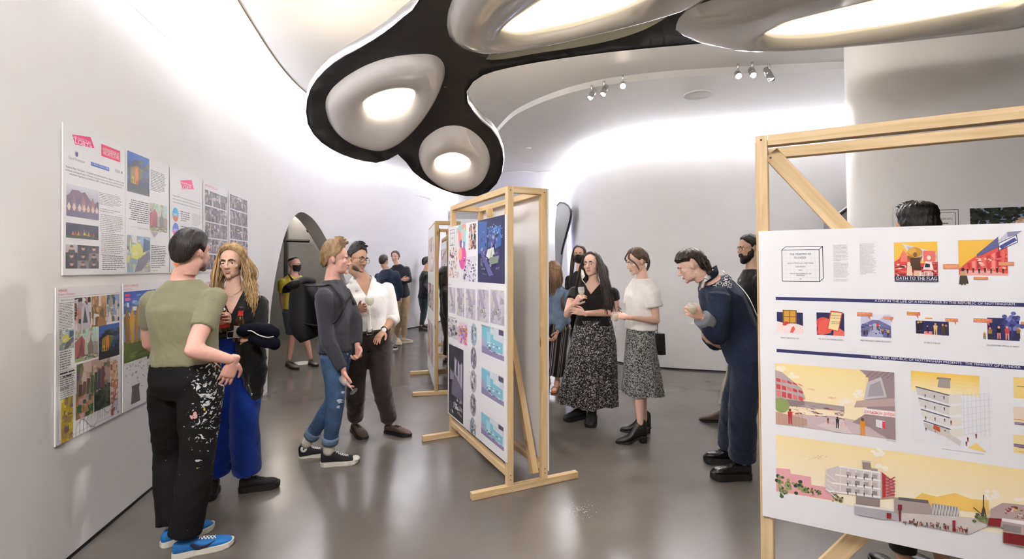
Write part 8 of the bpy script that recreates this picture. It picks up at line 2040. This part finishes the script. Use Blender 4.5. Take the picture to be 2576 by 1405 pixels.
# beer bottles
M_BROWNG = mat('brown_bottle_glass', (0.045, 0.018, 0.006), rough=0.08, spec=0.7, coat=0.5)
def wrap_text(st, base, ax, r, z, h, width, face, c):
    V, Fc = text_vf(st); ax = norm(ax); f = norm(face-ax*np.dot(face, ax)); s = np.cross(f, ax)
    w0 = V[:, 0].max()-V[:, 0].min(); X = (V[:, 0]-V[:, 0].min()-w0/2)*width/w0; Y = V[:, 1]*h/0.72
    W = np.array([base+ax*(z+y)-(s*math.sin(x/r)*r)*1.0+f*math.cos(x/r)*r for x, y in zip(X, Y)])
    return W, Fc
def bottle(base, axis, label, red, face):
    e = empty('beer_bottle', base, label, 'bottle', 'beer bottles'); ax = norm(axis); k = 1.0
    prof = [(0.0, 0.0), (0.026, 0.0), (0.0305, 0.006), (0.0305, 0.118), (0.028, 0.136), (0.019, 0.158), (0.0145, 0.180), (0.0135, 0.212), (0.015, 0.213), (0.015, 0.222), (0.012, 0.224), (0.0, 0.224)]
    mk('glass_body', *lathe(prof, 28, base, ax), M_BROWNG, e)
    mk('cap', *lathe([(0.0155, 0.214), (0.016, 0.220), (0.013, 0.226), (0.0, 0.2265)], 20, base, ax), cmat('#1b1718', rough=0.4) , e)
    lb = mk('label_band', *lathe([(0.0309, 0.028), (0.0311, 0.030), (0.0311, 0.102), (0.0309, 0.104)], 28, base, ax), cmat('#b8201f' if red else '#d6d0c8', rough=0.5), e)
    nb = mk('neck_label', *lathe([(0.0172, 0.166), (0.0150, 0.180), (0.0142, 0.200)], 24, base, ax), cmat('#c2221f' if red else '#a82420', rough=0.5), e)
    f = np.asarray(face, float)
    if red:
        mk('lettering', *wrap_text('HELLS', base, ax, 0.0316, 0.052, 0.030, 0.058, f, None), cmat('#f0e6dc'), lb, smooth=False)
        mk('lettering', *wrap_text('CAMDEN', base, ax, 0.0316, 0.088, 0.009, 0.036, f, None), cmat('#1d1718'), lb, smooth=False)
        mk('lettering', *wrap_text('HELLS', base, ax, 0.0162, 0.178, 0.014, 0.026, f, None), cmat('#f0e6dc'), nb, smooth=False)
    else:
        for j in range(5): mk('lettering', *wrap_text(('CAMDEN', 'TOWN', 'BREWERY', 'LAGER', 'BEER')[j], base, ax, 0.0316, 0.088-0.013*j, 0.008, 0.034, f, None), cmat('#2a2624'), lb, smooth=False)
b = P(567, 834, 3.20); bottle(b, P(553, 748, 3.20)-b, 'large-looking beer bottle with red label in the blonde woman\'s raised hand', True, np.array((0.25, -1, 0)))
b = P(598, 858, 3.24); bottle(b, P(606, 775, 3.24)-b, 'beer bottle with pale back label in the blonde woman\'s lower hand', False, np.array((0.3, -1, 0)))

# dark coat over the blonde woman's arm
M_FLEECE = mat('navy_fleece', (0.006, 0.006, 0.012), rough=0.95, bump=0.6, bscale=180, spec=0.1)
M_COAT = cloth('black_coat', (0.006, 0.006, 0.007), var=0.1)
ct = empty('coat', P(640, 1000, 3.38), 'black coat with navy fleece collar draped over the blonde woman\'s forearm', 'coat')
q = [P(632, 846, 3.33), P(634, 880, 3.30), P(638, 930, 3.32), P(640, 970, 3.34), P(645, 1003, 3.36)]
V, Fc = remesh([tube(q, [(0.055, 0.06), (0.085, 0.06), (0.085, 0.05), (0.065, 0.04), (0.03, 0.025)], side=(1, 0.1, 0), seg=22, n=20), tube([P(620, 850, 3.28), P(612, 880, 3.27), P(616, 930, 3.30)], [0.05, 0.045, 0.03], seg=14)], 0.01, 2)
mk('coat_body', wrinkle(V, Fc, 0.009, 20, 7, (1, 0, 0)), Fc.tolist(), M_COAT, ct)
for pl, r in (([P(612, 832, 3.22), P(640, 826, 3.18), P(668, 828, 3.18), P(688, 838, 3.22)], 0.044), ([P(640, 850, 3.18), P(668, 858, 3.16), P(690, 864, 3.20)], 0.045)):
    V, Fc = remesh([tube(pl, [(r, r*0.9)]*len(pl), seg=16, cap='round')], 0.008, 2); mk('fleece_collar', wrinkle(V, Fc, 0.004, 26, 5), Fc.tolist(), M_FLEECE, ct)
mk('piping', *tube([P(612, 832, 3.17), P(632, 832, 3.13), P(650, 842, 3.11), P(672, 848, 3.11), P(688, 846, 3.14)], [0.0035]*5, seg=6), cmat('#c9c2b8'), ct)
z_ = P(633, 992, 3.29); mk('zip_pull', *join([tube([P(624, 965, 3.29), z_], [0.002, 0.002], seg=6), ellipsoid(z_, (0.006, 0.004, 0.012))]), C_STEEL, ct)

# flat prints and worn patches laid on garments
from mathutils.bvhtree import BVHTree
def surf(ob):
    bm = bmesh.new(); bm.from_mesh(ob.data); t = BVHTree.FromBMesh(bm); bm.free(); o_ = np.array(origin_of(ob))
    def f(px, py, lift=0.003):
        a_, b_ = ray(px, py); d = norm((a_, 1.0, b_)); h = t.ray_cast(Vector(np.array((0, 0, CAMH))-o_), Vector(d))
        return None if h[0] is None else np.array(h[0])+o_-d*lift
    return f
def decal(ob, name, shapes, m):
    """shapes: list of (points in photo pixels, faces) dropped onto the surface of a garment"""
    f = surf(ob); parts = []
    for V2, F2 in shapes:
        pts = [f(*q) for q in V2]
        ok = [c for c in F2 if all(pts[i] is not None for i in c) and max(np.linalg.norm(pts[i]-pts[c[0]]) for i in c) < 0.06]
        if ok:
            us = sorted({i for c in ok for i in c}); mp_ = {v: k for k, v in enumerate(us)}
            parts.append((np.array([pts[i] for i in us]), [tuple(mp_[i] for i in c) for c in ok]))
    if parts: return mk(name, *join(parts), m, ob, smooth=False)
p = DJ
jo = [o for o in p.root.children if o.name.startswith('denim_jacket')][0]
sh = []
for row, (st, y0, y1, x0, x1) in enumerate((('PLACE', 690, 714, 1786, 1800), ('YOUR EYES', 676, 720, 1797, 1811), ('ON THE', 676, 716, 1809, 1823), ('SPACE', 680, 720, 1821, 1835), ('SOUNDS', 686, 724, 1833, 1847))):
    V2, F2 = text_vf(st); w0 = V2[:, 0].max(); sh.append(([(x0+(x1-x0)*(vy/0.72)*0.80+(vx/w0-0.5)*8, y1+(y0-y1)*vx/w0) for vx, vy in V2], F2))
decal(jo, 'shoulder_print', sh, cmat('#e3ded6', rough=0.8))
rs = random.Random(4); sh = []
for cx, cy, rx, ry in ((862, 986, 6, 4), (857, 1008, 9, 7), (851, 1023, 6, 5), (868, 962, 5, 8), (880, 900, 4, 3), (874, 890, 3, 3)):
    pts = [(cx+rx*rs.uniform(0.5, 1.2)*math.cos(t), cy+ry*rs.uniform(0.5, 1.2)*math.sin(t)) for t in np.linspace(0, 2*math.pi, 12, endpoint=False)]
    sh.append((pts+[(cx, cy)], [(i, (i+1) % 12, 12) for i in range(12)]))
for q in sh: decal(JN, 'ripped_patch', [q], cmat('#b9c4cf', rough=0.95))
# chain strap of a bag across the back of the bending person
mk('bag_chain', *tube([p.N-p.fw*0.10+p.r*0.05, p.spine(0.7)-p.fw*0.175-p.r*0.05, p.spine(0.4)-p.fw*0.175-p.r*0.12], [0.005]*3, seg=6, n=12), C_STEEL, p.root)

# screen glow panel beside the far niche, crumbs on the floor, round floor disc in the arch
s0 = [P(1399, 600, 12.2), P(1406, 590, 11.6), P(1406, 655, 11.6), P(1399, 662, 12.2)]
V = np.vstack([s0, np.array(s0)+np.array((0.03, 0.05, 0))])
o = setp(mk('wall_screen', V, [(0, 1, 2, 3), (7, 6, 5, 4), (0, 1, 5, 4), (1, 2, 6, 5), (2, 3, 7, 6), (3, 0, 4, 7)], mat('screen_glow', (0.5, 0.55, 1.0), emit=3.0, emitc='#c9ccff'), smooth=False), 'narrow glowing bluish screen on the wall beside the far niche', 'screen')
rs = np.random.RandomState(5); parts = []
for k in range(90):
    q = F(1455+rs.randn()*16+(abs(rs.randn())*14 if k % 4 == 0 else 0), 1282+rs.randn()*9); s_ = rs.uniform(0.0008, 0.0022)
    parts.append(ellipsoid(q+np.array((0, 0, s_*0.6)), (s_, s_*1.4, s_*0.6), None, 6, 4))
o = mk('crumbs', *join(parts), cmat('#d9d4cc', rough=0.8)); setp(o, 'scatter of pale crumbs on the concrete floor', 'crumbs', kind='stuff')
c = F(762, 912); o = mk('floor_disc', *lathe([(0.0, 0.006), (0.15, 0.006), (0.16, 0.0)], 32, c), cmat('#c9c7c6', rough=0.4)); setp(o, 'pale round disc on the floor between the masked man\'s feet', 'floor marker')

bpy.data.scenes.remove(TMP)
